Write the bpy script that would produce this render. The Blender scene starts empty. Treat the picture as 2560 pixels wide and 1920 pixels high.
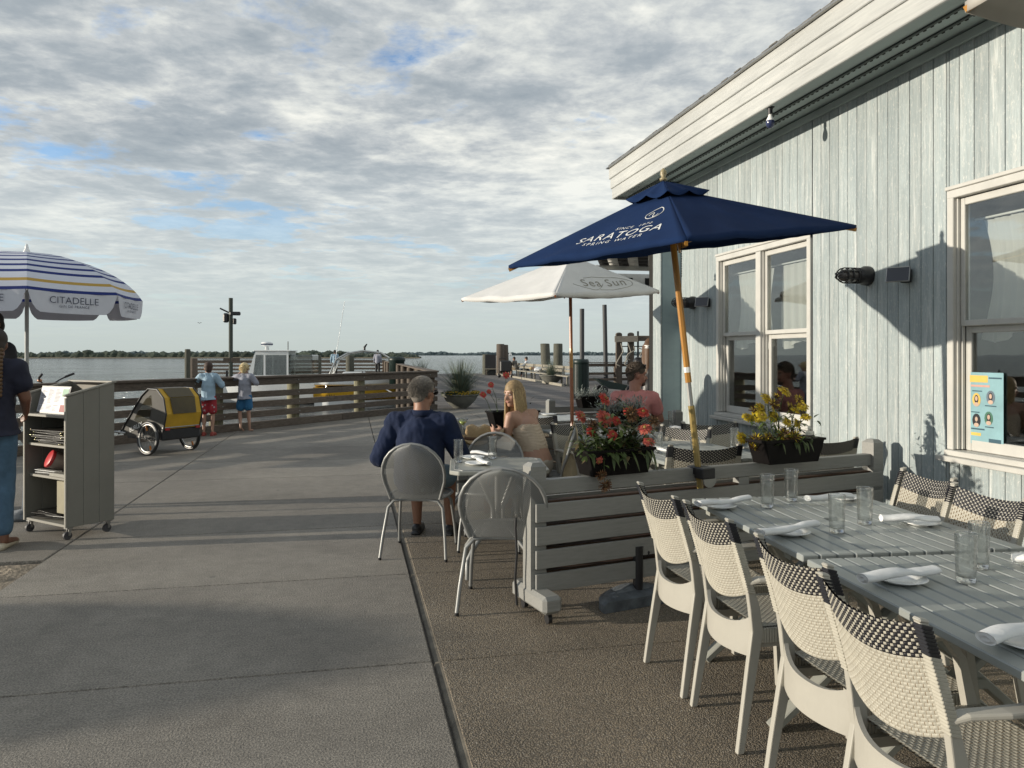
import bpy, bmesh, math, random
from mathutils import Vector, Matrix, Euler
rnd = random.Random(7)
R = math.radians
SC = bpy.context.scene
COL = SC.collection
# ------------------------------------------------------------------ camera
F = 1900.0; CH = 1.5; HY = 887.0; CXP = 1280.0
TH = R(11.9)
cam = bpy.data.cameras.new('camera'); cam_o = bpy.data.objects.new('camera', cam); COL.objects.link(cam_o)
cam.sensor_width = 36.0; cam.lens = F / 2560 * 36; cam.clip_start = 0.05; cam.clip_end = 20000
cam.shift_y = -(960 - HY) / 2560
cam_o.location = (0, 0, CH); cam_o.rotation_euler = (R(90), 0, -TH)
SC.camera = cam_o
# ------------------------------------------------------------------ light
SUN_EL = 10.0; SUN_TRAVEL = -3.0   # degrees: elevation; direction the light travels, from +X
w = bpy.data.worlds.new('World'); SC.world = w; w.use_nodes = True
SUN_AZ = 180 + SUN_TRAVEL
def build_world():
    nt = w.node_tree; N = nt.nodes; L = nt.links; N.clear()
    def nd(t, **k):
        n = N.new(t)
        for a, b in k.items(): setattr(n, a, b)
        return n
    def mth(op, a, b=None, c=None, clamp=False):
        n = nd('ShaderNodeMath', operation=op); n.use_clamp = clamp
        for i, v in enumerate((a, b, c)):
            if v is None: continue
            if isinstance(v, (int, float)): n.inputs[i].default_value = v
            else: L.new(v, n.inputs[i])
        return n.outputs[0]
    def ramp(fac, pts):
        r = nd('ShaderNodeValToRGB'); L.new(fac, r.inputs[0])
        e = r.color_ramp.elements
        while len(e) < len(pts): e.new(0.5)
        for i, (p, c) in enumerate(pts):
            e[i].position = p; e[i].color = (c[0], c[1], c[2], 1) if not isinstance(c, (int, float)) else (c, c, c, 1)
        return r.outputs[0]
    def mixc(f, a, b, mode='MIX'):
        m = nd('ShaderNodeMix', data_type='RGBA', blend_type=mode)
        if isinstance(f, (int, float)): m.inputs[0].default_value = f
        else: L.new(f, m.inputs[0])
        for s, v in ((6, a), (7, b)):
            if isinstance(v, tuple): m.inputs[s].default_value = (*v, 1)
            else: L.new(v, m.inputs[s])
        return m.outputs[2]
    tc = nd('ShaderNodeTexCoord'); sep = nd('ShaderNodeSeparateXYZ'); L.new(tc.outputs['Generated'], sep.inputs[0])
    z = mth('MAXIMUM', sep.outputs[2], 0.0)
    den = mth('ADD', z, 0.055)
    px = mth('DIVIDE', sep.outputs[0], den); py = mth('DIVIDE', sep.outputs[1], den)
    comb = nd('ShaderNodeCombineXYZ'); L.new(px, comb.inputs[0]); L.new(py, comb.inputs[1])
    def noise(scale, det, rough, off, dist=0.0, sx=1.0):
        mp = nd('ShaderNodeMapping'); L.new(comb.outputs[0], mp.inputs[0]); mp.inputs['Location'].default_value = off
        mp.inputs['Scale'].default_value = (sx, 1, 1); mp.inputs['Rotation'].default_value = (0, 0, 0.25)
        n = nd('ShaderNodeTexNoise'); L.new(mp.outputs[0], n.inputs['Vector']); n.inputs['Scale'].default_value = scale
        n.inputs['Detail'].default_value = det; n.inputs['Roughness'].default_value = rough; n.inputs['Distortion'].default_value = dist
        return n.outputs[0]
    big = noise(0.55, 3, 0.5, (4.1, 2.7, 0)); mid = noise(2.6, 9, 0.62, (0.3, 1.2, 3), 0.2); det = noise(6.5, 7, 0.62, (7, 5, 1), 0.2)
    gap = noise(0.95, 8, 0.62, (2.15, 9.6, 5), 0.2)
    cover = mth('ADD', mth('MULTIPLY', gap, 0.65), mth('MULTIPLY', mid, 0.35))
    mask = ramp(cover, [(0.375, 0.0), (0.45, 1.0)])
    lum = mth('ADD', mth('ADD', mth('MULTIPLY', mid, 0.46), mth('MULTIPLY', det, 0.24)), mth('MULTIPLY', big, 0.30))
    cloud = ramp(lum, [(0.38, (0.80, 0.80, 0.74)), (0.45, (0.61, 0.63, 0.61)), (0.50, (0.455, 0.485, 0.50)), (0.55, (0.345, 0.385, 0.415)), (0.63, (0.26, 0.305, 0.345))])
    skyn = nd('ShaderNodeTexSky', sky_type='NISHITA'); skyn.sun_disc = False
    skyn.sun_elevation = R(SUN_EL); skyn.sun_rotation = R(90 - SUN_AZ); skyn.air_density = 1.0; skyn.dust_density = 0.5; skyn.ozone_density = 2.0
    hz = ramp(z, [(0.0, 1.0), (0.05, 0.93), (0.13, 0.55), (0.26, 0.0)])
    hzc = ramp(z, [(0.0, (0.45, 0.50, 0.475)), (0.05, (0.49, 0.55, 0.54)), (0.2, (0.60, 0.66, 0.67))])
    bg1 = nd('ShaderNodeBackground'); L.new(mixc(1.0, skyn.outputs[0], (1.0, 1.15, 1.38), 'MULTIPLY'), bg1.inputs[0]); bg1.inputs[1].default_value = 0.15
    bg2 = nd('ShaderNodeBackground'); L.new(mixc(hz, cloud, hzc), bg2.inputs[0]); bg2.inputs[1].default_value = 1.0
    # clouds and the horizon band cover the clear sky
    fac = mth('MAXIMUM', mask, hz)
    mx = nd('ShaderNodeMixShader'); L.new(fac, mx.inputs[0]); L.new(bg1.outputs[0], mx.inputs[1]); L.new(bg2.outputs[0], mx.inputs[2])
    out = nd('ShaderNodeOutputWorld'); L.new(mx.outputs[0], out.inputs[0])
    w.cycles.sampling_method = 'MANUAL'; w.cycles.sample_map_resolution = 512
build_world()
sun = bpy.data.lights.new('sun', 'SUN'); sun.energy = 4.3; sun.angle = R(0.6); sun.color = (1.0, 0.90, 0.75)
sun_o = bpy.data.objects.new('sun', sun); COL.objects.link(sun_o)
_d = Vector((math.cos(R(SUN_TRAVEL)) * math.cos(R(SUN_EL)), math.sin(R(SUN_TRAVEL)) * math.cos(R(SUN_EL)), -math.sin(R(SUN_EL))))
sun_o.rotation_euler = _d.to_track_quat('-Z', 'Y').to_euler(); sun_o.location = (-20, 3, 8)
vs = SC.view_settings; vs.view_transform = 'Standard'; vs.look = 'None'; vs.exposure = 0.27; vs.gamma = 1; vs.use_curve_mapping = False
SC.render.engine = 'CYCLES'; SC.cycles.max_bounces = 8; SC.cycles.transparent_max_bounces = 12
try: SC.cycles.use_denoising = True
except Exception: pass
# ------------------------------------------------------------------ measuring helpers: photo pixels -> places in the world
def C2W(xc, z, h): return Vector((xc * math.cos(TH) + z * math.sin(TH), z * math.cos(TH) - xc * math.sin(TH), h))
def G(x, y, h=0.0):
    z = (CH - h) * F / (y - HY); return C2W((x - CXP) * z / F, z, h)
def D(x, y, z): return C2W((x - CXP) * z / F, z, CH - (y - HY) * z / F)
WX = 3.95
def WL(x, y, X=WX):
    t = (x - CXP) / F; z = X / (t * math.cos(TH) + math.sin(TH)); return D(x, y, z)
CAM_ROT = -TH   # rotation that makes local +Y point along the view
# ------------------------------------------------------------------ materials
def srgb(r, g, b):
    f = lambda c: (c / 255) / 12.92 if c / 255 <= 0.04045 else ((c / 255 + 0.055) / 1.055) ** 2.4
    return (f(r), f(g), f(b))
class NB:
    def __init__(s, name):
        s.m = bpy.data.materials.new(name); s.m.use_nodes = True; s.t = s.m.node_tree; s.N = s.t.nodes; s.L = s.t.links
        s.b = s.N['Principled BSDF']; s.out = s.N['Material Output']; s._tc = None
    def nd(s, t, **k):
        n = s.N.new(t)
        for a, b in k.items(): setattr(n, a, b)
        return n
    def tc(s, which='Object'):
        if s._tc is None: s._tc = s.nd('ShaderNodeTexCoord')
        return s._tc.outputs[which]
    def mapping(s, scale=(1, 1, 1), rot=(0, 0, 0), loc=(0, 0, 0), which='Object'):
        m = s.nd('ShaderNodeMapping'); s.L.new(s.tc(which), m.inputs[0])
        m.inputs['Scale'].default_value = scale; m.inputs['Rotation'].default_value = rot; m.inputs['Location'].default_value = loc
        return m.outputs[0]
    def noise(s, scale, det=4, rough=0.55, vec=None, dist=0):
        n = s.nd('ShaderNodeTexNoise'); s.L.new(vec if vec is not None else s.tc(), n.inputs['Vector'])
        n.inputs['Scale'].default_value = scale; n.inputs['Detail'].default_value = det; n.inputs['Roughness'].default_value = rough
        n.inputs['Distortion'].default_value = dist
        return n.outputs[0]
    def voro(s, scale, feature='F1', vec=None, out='Distance'):
        n = s.nd('ShaderNodeTexVoronoi', feature=feature); s.L.new(vec if vec is not None else s.tc(), n.inputs['Vector'])
        n.inputs['Scale'].default_value = scale
        return n.outputs[out]
    def math(s, op, a, b=None, clamp=False):
        n = s.nd('ShaderNodeMath', operation=op); n.use_clamp = clamp
        for i, v in enumerate((a, b)):
            if v is None: continue
            if isinstance(v, (int, float)): n.inputs[i].default_value = v
            else: s.L.new(v, n.inputs[i])
        return n.outputs[0]
    def ramp(s, fac, pts, interp='LINEAR'):
        r = s.nd('ShaderNodeValToRGB'); s.L.new(fac, r.inputs[0]); e = r.color_ramp.elements; r.color_ramp.interpolation = interp
        while len(e) < len(pts): e.new(0.5)
        for i, (p, c) in enumerate(pts):
            e[i].position = p; e[i].color = (c, c, c, 1) if isinstance(c, (int, float)) else (*c, 1)
        return r.outputs[0]
    def mix(s, f, a, b, mode='MIX'):
        m = s.nd('ShaderNodeMix', data_type='RGBA', blend_type=mode)
        if isinstance(f, (int, float)): m.inputs[0].default_value = f
        else: s.L.new(f, m.inputs[0])
        for k, v in ((6, a), (7, b)):
            if isinstance(v, tuple): m.inputs[k].default_value = (*v, 1)
            elif isinstance(v, (int, float)): m.inputs[k].default_value = (v, v, v, 1)
            else: s.L.new(v, m.inputs[k])
        return m.outputs[2]
    def col(s, c):
        if isinstance(c, tuple): s.b.inputs['Base Color'].default_value = (*c, 1)
        else: s.L.new(c, s.b.inputs['Base Color'])
    def bump(s, h, strength=0.3, dist=0.01):
        n = s.nd('ShaderNodeBump'); n.inputs['Strength'].default_value = strength; n.inputs['Distance'].default_value = dist
        s.L.new(h, n.inputs['Height']); s.L.new(n.outputs[0], s.b.inputs['Normal'])
    def set(s, rough=0.6, metal=0.0, spec=None):
        s.b.inputs['Roughness'].default_value = rough; s.b.inputs['Metallic'].default_value = metal
        if spec is not None: s.b.inputs['Specular IOR Level'].default_value = spec
MATS = {}
def mat(name, col, rough=0.6, metal=0.0, var=0.12, scale=8.0, bump=0.0, bscale=60.0, rndobj=0.0, spec=None, stretch=(1, 1, 1), bdist=0.004):
    if name in MATS: return MATS[name]
    n = NB(name); n.set(rough, metal, spec)
    v = n.mapping(scale=stretch)
    nz = n.noise(scale, 4, 0.6, v)
    lo = tuple(max(0, c * (1 - var)) for c in col); hi = tuple(min(1, c * (1 + var)) for c in col)
    c = n.ramp(nz, [(0.3, lo), (0.7, hi)])
    if rndobj:
        oi = n.nd('ShaderNodeObjectInfo'); rr = n.ramp(oi.outputs['Random'], [(0, 1 - rndobj), (1, 1 + rndobj)])
        c = n.mix(1.0, c, rr, 'MULTIPLY')
    n.col(c)
    if bump: n.bump(n.noise(bscale, 3, 0.6, v), bump, bdist)
    MATS[name] = n.m; return n.m
# ------------------------------------------------------------------ mesh helpers
class MB:
    def __init__(s): s.v = []; s.f = []; s.mi = []; s.sm = []
    def add(s, vs, fs, mi=0, smooth=False):
        o = len(s.v); s.v += [tuple(v) for v in vs]
        for f in fs: s.f.append([o + i for i in f]); s.mi.append(mi); s.sm.append(smooth)
    def box(s, c, size, rot=None, mi=0, bev=0.0):
        """box with bevelled vertical/horizontal edges when bev > 0"""
        hx, hy, hz = size[0] / 2, size[1] / 2, size[2] / 2; c = Vector(c)
        M = rot if isinstance(rot, Matrix) else (Euler(rot).to_matrix() if rot else Matrix.Identity(3))
        if bev <= 0:
            P = [(x, y, z) for z in (-hz, hz) for y in (-hy, hy) for x in (-hx, hx)]
            fs = [(0, 2, 3, 1), (4, 5, 7, 6), (0, 1, 5, 4), (2, 6, 7, 3), (0, 4, 6, 2), (1, 3, 7, 5)]
            s.add([c + M @ Vector(p) for p in P], fs, mi); return
        b = min(bev, hx * .9, hy * .9, hz * .9); P = []; idx = {}
        for sx in (-1, 1):
            for sy in (-1, 1):
                for sz in (-1, 1):
                    for a in range(3):
                        p = [sx * (hx - b), sy * (hy - b), sz * (hz - b)]
                        p[a] = (sx, sy, sz)[a] * (hx, hy, hz)[a]
                        idx[(sx, sy, sz, a)] = len(P); P.append(p)
        fs = []
        for a in range(3):
            o1, o2 = [(1, 2), (2, 0), (0, 1)][a]
            for sg in (-1, 1):
                q = []
                for s1, s2 in ((-1, -1), (1, -1), (1, 1), (-1, 1)):
                    k = [0, 0, 0]; k[a] = sg; k[o1] = s1; k[o2] = s2; q.append(idx[(*k, a)])
                fs.append(q if sg > 0 else q[::-1])
        for a in range(3):
            o1, o2 = [(1, 2), (2, 0), (0, 1)][a]
            for s1 in (-1, 1):
                for s2 in (-1, 1):
                    k0 = [0, 0, 0]; k0[a] = -1; k0[o1] = s1; k0[o2] = s2; k1 = list(k0); k1[a] = 1
                    q = [idx[(*k0, o1)], idx[(*k1, o1)], idx[(*k1, o2)], idx[(*k0, o2)]]
                    fs.append(q if s1 * s2 < 0 else q[::-1])
        for sx in (-1, 1):
            for sy in (-1, 1):
                for sz in (-1, 1):
                    q = [idx[(sx, sy, sz, a)] for a in range(3)]
                    fs.append(q if sx * sy * sz > 0 else q[::-1])
        s.add([c + M @ Vector(p) for p in P], fs, mi)
    def beam(s, p0, p1, wd, ht, up=(0, 0, 1), mi=0, bev=0.0):
        p0 = Vector(p0); p1 = Vector(p1); d = p1 - p0; L = d.length; y = d / L
        u = Vector(up); x = y.cross(u)
        if x.length < 1e-5: x = y.cross(Vector((1, 0, 0)))
        x.normalize(); z = x.cross(y)
        M = Matrix((x, y, z)).transposed()
        s.box((p0 + p1) / 2, (wd, L, ht), M, mi, bev)
    def tube(s, pts, r, n=8, mi=0, caps=True, smooth=True):
        pts = [Vector(p) for p in pts]; m = len(pts); rr = r if isinstance(r, (list, tuple)) else [r] * m
        tan = []
        for i in range(m):
            a = pts[max(0, i - 1)]; b = pts[min(m - 1, i + 1)]; tan.append((b - a).normalized())
        t0 = tan[0]; ref = Vector((0, 0, 1)) if abs(t0.z) < 0.9 else Vector((1, 0, 0))
        x = t0.cross(ref).normalized(); vs = []
        for i in range(m):
            t = tan[i]; x = (x - t * x.dot(t)); x = x.normalized() if x.length > 1e-6 else t.orthogonal().normalized(); y = t.cross(x)
            for k in range(n):
                a = 2 * math.pi * k / n; vs.append(pts[i] + (x * math.cos(a) + y * math.sin(a)) * rr[i])
        fs = [(i * n + k, i * n + (k + 1) % n, (i + 1) * n + (k + 1) % n, (i + 1) * n + k) for i in range(m - 1) for k in range(n)]
        s.add(vs, fs, mi, smooth)
        if caps:
            s.add(vs[:n], [tuple(range(n))[::-1]], mi); s.add(vs[-n:], [tuple(range(n))], mi)
    def lathe(s, prof, c=(0, 0, 0), n=20, mi=0, M=None, smooth=True, close=False):
        c = Vector(c); vs = []; m = len(prof)
        for r, z in prof:
            for k in range(n):
                a = 2 * math.pi * k / n; p = Vector((r * math.cos(a), r * math.sin(a), z))
                vs.append(c + (M @ p if M else p))
        rg = m if close else m - 1
        fs = [(i * n + k, i * n + (k + 1) % n, ((i + 1) % m) * n + (k + 1) % n, ((i + 1) % m) * n + k) for i in range(rg) for k in range(n)]
        s.add(vs, fs, mi, smooth)
    def ell(s, c, rad, M=None, n=14, m=9, mi=0):
        prof = [(math.sin(math.pi * i / m) * 1.0, -math.cos(math.pi * i / m)) for i in range(m + 1)]
        c = Vector(c); vs = []
        for r, z in prof:
            for k in range(n):
                a = 2 * math.pi * k / n; p = Vector((max(r, 1e-4) * math.cos(a) * rad[0], max(r, 1e-4) * math.sin(a) * rad[1], z * rad[2]))
                vs.append(c + (M @ p if M else p))
        fs = [(i * n + k, i * n + (k + 1) % n, (i + 1) * n + (k + 1) % n, (i + 1) * n + k) for i in range(m) for k in range(n)]
        s.add(vs, fs, mi, True)
    def cap(s, p0, p1, r0, r1=None, n=10, mi=0):
        r1 = r0 if r1 is None else r1; p0 = Vector(p0); p1 = Vector(p1); d = (p1 - p0)
        if d.length < 1e-5: d = Vector((0, 0, 1e-4))
        t = d.normalized(); pts = []; rr = []
        for i in range(5):
            a = math.pi / 2 * i / 4; pts.append(p0 - t * r0 * math.cos(a)); rr.append(max(r0 * math.sin(a), 1e-4))
        for i in range(5):
            a = math.pi / 2 * i / 4; pts.append(p1 + t * r1 * math.sin(a)); rr.append(max(r1 * math.cos(a), 1e-4))
        s.tube(pts, rr, n, mi)
    def prism(s, poly, z0, z1, mi=0):
        n = len(poly); vs = [(p[0], p[1], z0) for p in poly] + [(p[0], p[1], z1) for p in poly]
        fs = [tuple(range(n))[::-1], tuple(range(n, 2 * n))] + [(i, (i + 1) % n, n + (i + 1) % n, n + i) for i in range(n)]
        s.add(vs, fs, mi)
    def quad(s, a, b, c, d, mi=0, smooth=False): s.add([a, b, c, d], [(0, 1, 2, 3)], mi, smooth)
    def mesh(s, name):
        me = bpy.data.meshes.new(name); me.from_pydata(s.v, [], s.f); me.update()
        me.polygons.foreach_set('material_index', s.mi); me.polygons.foreach_set('use_smooth', s.sm)
        return me
    def build(s, name, mats, parent=None, loc=None, rotz=None, fix=True):
        me = s.mesh(name)
        if fix:
            bm = bmesh.new(); bm.from_mesh(me); bmesh.ops.recalc_face_normals(bm, faces=bm.faces); bm.to_mesh(me); bm.free()
        return obj(name, me, mats, parent, loc, rotz)
def obj(name, me, mats, parent=None, loc=None, rotz=None):
    if mats is not None:
        if not isinstance(mats, (list, tuple)): mats = [mats]
        if len(me.materials) == 0:
            for m in mats: me.materials.append(m)
    o = bpy.data.objects.new(name, me); COL.objects.link(o)
    if parent is not None: o.parent = parent
    if loc is not None: o.location = loc
    if rotz is not None: o.rotation_euler = (0, 0, rotz)
    return o
def tag(o, label, cat, group=None, kind=None):
    if label: o['label'] = label
    if cat: o['category'] = cat
    if group: o['group'] = group
    if kind: o['kind'] = kind
    return o
def thing(name, label, cat, loc=(0, 0, 0), rotz=0, group=None):
    o = bpy.data.objects.new(name, None); COL.objects.link(o); o.empty_display_size = 0.1
    o.location = loc; o.rotation_euler = (0, 0, rotz); return tag(o, label, cat, group)
def struct(o): o['kind'] = 'structure'; return o
def stuff(o): o['kind'] = 'stuff'; return o
KIDS = {}
def dup(o, loc=None, rotz=None, label=None, parent=None, group=None, scale=None):
    c = o.copy(); COL.objects.link(c)
    if parent is not None: c.parent = parent
    if loc is not None: c.location = loc
    if rotz is not None: c.rotation_euler = (0, 0, rotz)
    if label: c['label'] = label
    if group: c['group'] = group
    if scale: c.scale = (scale,) * 3
    for ch in list(o.children): dup(ch, parent=c)
    return c
def remesh(mb, name, voxel, smooth=4, mats=None, parent=None, disp=None):
    """one continuous surface from overlapping closed primitives"""
    me = mb.mesh('tmp'); o = bpy.data.objects.new('tmp', me); COL.objects.link(o)
    r = o.modifiers.new('r', 'REMESH'); r.mode = 'VOXEL'; r.voxel_size = voxel; r.use_smooth_shade = True
    if smooth: s_ = o.modifiers.new('s', 'SMOOTH'); s_.factor = 0.5; s_.iterations = smooth
    dg = bpy.context.evaluated_depsgraph_get(); ev = o.evaluated_get(dg)
    nm = bpy.data.meshes.new_from_object(ev); nm.name = name
    bpy.data.objects.remove(o); bpy.data.meshes.remove(me)
    nm.materials.clear()
    if disp:
        for v in nm.vertices: v.co += disp(v.co.copy(), v.normal.copy())
    return obj(name, nm, mats, parent)
def text_obj(txt, size, name='lettering', mat_=None, parent=None, M=None, shear=0.0, thick=0.0, align='CENTER', space=1.0, offset=0.0):
    cu = bpy.data.curves.new('t', 'FONT'); cu.body = txt; cu.size = size; cu.align_x = align; cu.align_y = 'CENTER'; cu.shear = shear
    cu.resolution_u = 3; cu.space_character = space; cu.extrude = thick; cu.offset = offset
    o = bpy.data.objects.new('t', cu); COL.objects.link(o)
    dg = bpy.context.evaluated_depsgraph_get(); me = bpy.data.meshes.new_from_object(o.evaluated_get(dg)); me.name = name
    bpy.data.objects.remove(o); bpy.data.curves.remove(cu)
    me.materials.clear()
    if M is not None: me.transform(M)
    return obj(name, me, mat_, parent)
def frameM(o, x, y):
    x = Vector(x).normalized(); z = x.cross(Vector(y)).normalized(); y = z.cross(x)
    M = Matrix((x, y, z)).transposed().to_4x4(); M.translation = Vector(o); return M
def clip_poly(poly, a, b):
    """keep the part of poly to the right of the line a->b (seen from above)"""
    out = []; n = len(poly)
    def side(p): return (b[0] - a[0]) * (p[1] - a[1]) - (b[1] - a[1]) * (p[0] - a[0])
    for i in range(n):
        p, q = poly[i], poly[(i + 1) % n]; sp, sq = side(p), side(q)
        if sp <= 0: out.append(p)
        if sp * sq < 0:
            t = sp / (sp - sq); out.append((p[0] + (q[0] - p[0]) * t, p[1] + (q[1] - p[1]) * t))
    return out
# ------------------------------------------------------------------ setting materials
def m_concrete():
    n = NB('concrete'); n.set(0.85)
    a = n.noise(0.7, 6, 0.6); b = n.noise(110, 2, 0.7); c = n.noise(9, 5, 0.65)
    base = n.ramp(a, [(0.32, (0.190, 0.172, 0.147)), (0.52, (0.240, 0.219, 0.188)), (0.72, (0.280, 0.254, 0.215))])
    base = n.mix(0.55, base, n.ramp(c, [(0.3, 0.72), (0.7, 1.12)]), 'MULTIPLY')
    base = n.mix(0.75, base, n.ramp(b, [(0.34, 0.45), (0.5, 0.98), (0.68, 1.7)]), 'MULTIPLY')
    br = n.noise(14, 3, 0.6, n.mapping(scale=(0.35, 4.0, 1)))
    base = n.mix(0.35, base, n.ramp(br, [(0.3, 0.75), (0.7, 1.2)]), 'MULTIPLY')
    gum = n.voro(1.7); gd = n.noise(25, 3, 0.6); base = n.mix(n.ramp(n.math('ADD', gum, n.math('MULTIPLY', gd, 0.03)), [(0.045, 0.55), (0.06, 0.0)]), base, (0.09, 0.085, 0.078))
    st = n.noise(0.45, 7, 0.72, None, 0.8); base = n.mix(0.6, base, n.ramp(st, [(0.35, 0.78), (0.5, 1.0), (0.66, 1.14)]), 'MULTIPLY')
    sd = n.noise(3.2, 8, 0.8); base = n.mix(n.ramp(sd, [(0.60, 0.0), (0.70, 0.28)]), base, (0.34, 0.31, 0.26))
    oi = n.nd('ShaderNodeObjectInfo'); base = n.mix(1.0, base, n.ramp(oi.outputs['Random'], [(0, 0.90), (1, 1.08)]), 'MULTIPLY')
    n.col(base); n.bump(b, 0.85, 0.008); return n.m
def m_aggregate():
    n = NB('exposed_aggregate'); n.set(0.75)
    v = n.voro(135); vc = n.voro(135, out='Color'); a = n.noise(1.3, 5, 0.6)
    pc = n.ramp(vc, [(0.0, (0.07, 0.05, 0.03)), (0.25, (0.20, 0.155, 0.105)), (0.5, (0.29, 0.24, 0.17)), (0.72, (0.14, 0.11, 0.08)), (1.0, (0.46, 0.42, 0.35))])
    base = n.mix(n.ramp(v, [(0.32, 0.0), (0.55, 1.0)]), pc, (0.10, 0.085, 0.065))
    base = n.mix(0.8, base, n.ramp(a, [(0.3, 0.95), (0.7, 1.65)]), 'MULTIPLY')
    n.col(base); n.bump(n.math('SUBTRACT', 1.0, v), 0.9, 0.007); return n.m
def m_water():
    n = NB('water'); n.set(0.10); n.col((0.035, 0.05, 0.055)); n.b.inputs['IOR'].default_value = 1.33
    v = n.mapping(scale=(0.55, 1.5, 1), rot=(0, 0, -TH))
    h = n.math('ADD', n.math('MULTIPLY', n.noise(0.9, 8, 0.72, v, 0.3), 1.0), n.math('MULTIPLY', n.noise(0.06, 5, 0.6, v), 0.9))
    n.bump(h, 1.0, 1.5); 
    sky_sheen = n.noise(0.5, 7, 0.75, n.mapping(scale=(0.12, 1.0, 1), rot=(0, 0, -TH)))
    n.col(n.mix(n.ramp(sky_sheen, [(0.44, 0.0), (0.58, 0.9)]), (0.075, 0.085, 0.09), (0.33, 0.345, 0.34))); return n.m  # pale streaks of reflected sky painted into the water colour
def m_deck():
    n = NB('boardwalk_planks'); n.set(0.85)
    v = n.mapping(rot=(0, 0, -TH)) # planks run across the view
    sep = n.nd('ShaderNodeSeparateXYZ'); n.L.new(v, sep.inputs[0])
    q = n.math('DIVIDE', sep.outputs[1], 0.145); fr = n.math('FRACT', q); fl = n.math('FLOOR', q)
    wn = n.nd('ShaderNodeTexWhiteNoise', noise_dimensions='1D'); n.L.new(fl, wn.inputs['W'])
    base = n.ramp(wn.outputs[0], [(0, (0.085, 0.075, 0.07)), (0.6, (0.125, 0.112, 0.105)), (1, (0.18, 0.165, 0.15))])
    base = n.mix(0.6, base, n.ramp(n.noise(3, 5, 0.7, n.mapping(scale=(0.4, 3, 1), rot=(0, 0, -TH))), [(0.3, 0.6), (0.7, 1.3)]), 'MULTIPLY')
    base = n.mix(n.ramp(fr, [(0.0, 1.0), (0.06, 1.0), (0.09, 0.0)]), base, (0.012, 0.011, 0.01))
    n.col(base); return n.m
def m_board():
    n = NB('weathered_blue_paint'); n.set(0.6)
    oi = n.nd('ShaderNodeObjectInfo')
    add = n.nd('ShaderNodeVectorMath', operation='ADD'); mp = n.mapping(scale=(1, 1, 1)); n.L.new(mp, add.inputs[0])
    sc_ = n.nd('ShaderNodeVectorMath', operation='SCALE'); cmb = n.nd('ShaderNodeCombineXYZ')
    for i in range(3): n.L.new(oi.outputs['Random'], cmb.inputs[i])
    n.L.new(cmb.outputs[0], sc_.inputs[0]); sc_.inputs['Scale'].default_value = 37.0; n.L.new(sc_.outputs[0], add.inputs[1])
    st = n.nd('ShaderNodeMapping'); n.L.new(add.outputs[0], st.inputs[0]); st.inputs['Scale'].default_value = (1, 26, 1.3)
    st2 = n.nd('ShaderNodeMapping'); n.L.new(add.outputs[0], st2.inputs[0]); st2.inputs['Scale'].default_value = (1, 60, 5)
    s1 = n.noise(1.0, 7, 0.68, st.outputs[0], 0.4); s2 = n.noise(1.0, 5, 0.7, st2.outputs[0], 0.6); lg = n.noise(0.9, 3, 0.5)
    base = n.ramp(s1, [(0.30, (0.275, 0.325, 0.338)), (0.46, (0.31, 0.36, 0.368)), (0.56, (0.345, 0.39, 0.393)), (0.66, (0.47, 0.505, 0.50))])
    base = n.mix(0.55, base, n.ramp(s2, [(0.35, 0.82), (0.50, 1.0), (0.64, 1.25)]), 'MULTIPLY')
    sp_ = n.nd('ShaderNodeMapping'); n.L.new(add.outputs[0], sp_.inputs[0]); sp_.inputs['Scale'].default_value = (1, 90, 30)
    s3 = n.noise(1.0, 4, 0.75, sp_.outputs[0], 0.5); base = n.mix(n.ramp(s3, [(0.56, 0.0), (0.64, 0.55)]), base, (0.62, 0.62, 0.58))
    base = n.mix(0.5, base, n.ramp(lg, [(0.3, 0.85), (0.7, 1.12)]), 'MULTIPLY')
    base = n.mix(1.0, base, n.ramp(oi.outputs['Random'], [(0, 0.86), (1, 1.08)]), 'MULTIPLY')
    n.col(base); n.bump(n.math('ADD', s1, s2), 0.5, 0.006); return n.m
def m_grain(name, c0, c1, c2, axis=(1, 12, 12), scale=3, rough=0.6, bump=0.4, rndobj=0.1):
    n = NB(name); n.set(rough)
    g = n.noise(scale, 7, 0.65, n.mapping(scale=axis), 0.6); oi = n.nd('ShaderNodeObjectInfo')
    base = n.ramp(g, [(0.3, c0), (0.5, c1), (0.7, c2)])
    base = n.mix(0.4, base, n.ramp(n.noise(1.1, 4, 0.6), [(0.3, 0.75), (0.7, 1.15)]), 'MULTIPLY')
    base = n.mix(1.0, base, n.ramp(oi.outputs['Random'], [(0, 1 - rndobj), (1, 1 + rndobj)]), 'MULTIPLY')
    n.col(base); n.bump(g, bump, 0.006); return n.m
M_conc = m_concrete(); M_agg = m_aggregate(); M_water = m_water(); M_deck = m_deck(); M_board = m_board()
M_fascia = m_grain('white_fascia_paint', (0.38, 0.39, 0.38), (0.44, 0.45, 0.435), (0.50, 0.505, 0.485), (14, 1.2, 16), 2.2, 0.5, 0.5, 0.05)
M_soffit = mat('soffit_paint', (0.33, 0.39, 0.38), 0.6, var=0.1, scale=3)
M_dark = mat('dark_gap', (0.015, 0.015, 0.014), 0.9)
M_trim = mat('window_trim_paint', (0.49, 0.485, 0.455), 0.45, var=0.07, scale=6, bump=0.1)
M_wood = m_grain('weathered_fence_wood', (0.06, 0.046, 0.035), (0.105, 0.082, 0.063), (0.165, 0.132, 0.102), (2.0, 2.0, 14), 4, 0.8, 0.5, 0.16)
M_pile = m_grain('treated_pile_wood', (0.10, 0.10, 0.068), (0.19, 0.18, 0.115), (0.28, 0.265, 0.175), (14, 14, 1.0), 3, 0.85, 0.5, 0.18)
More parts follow.
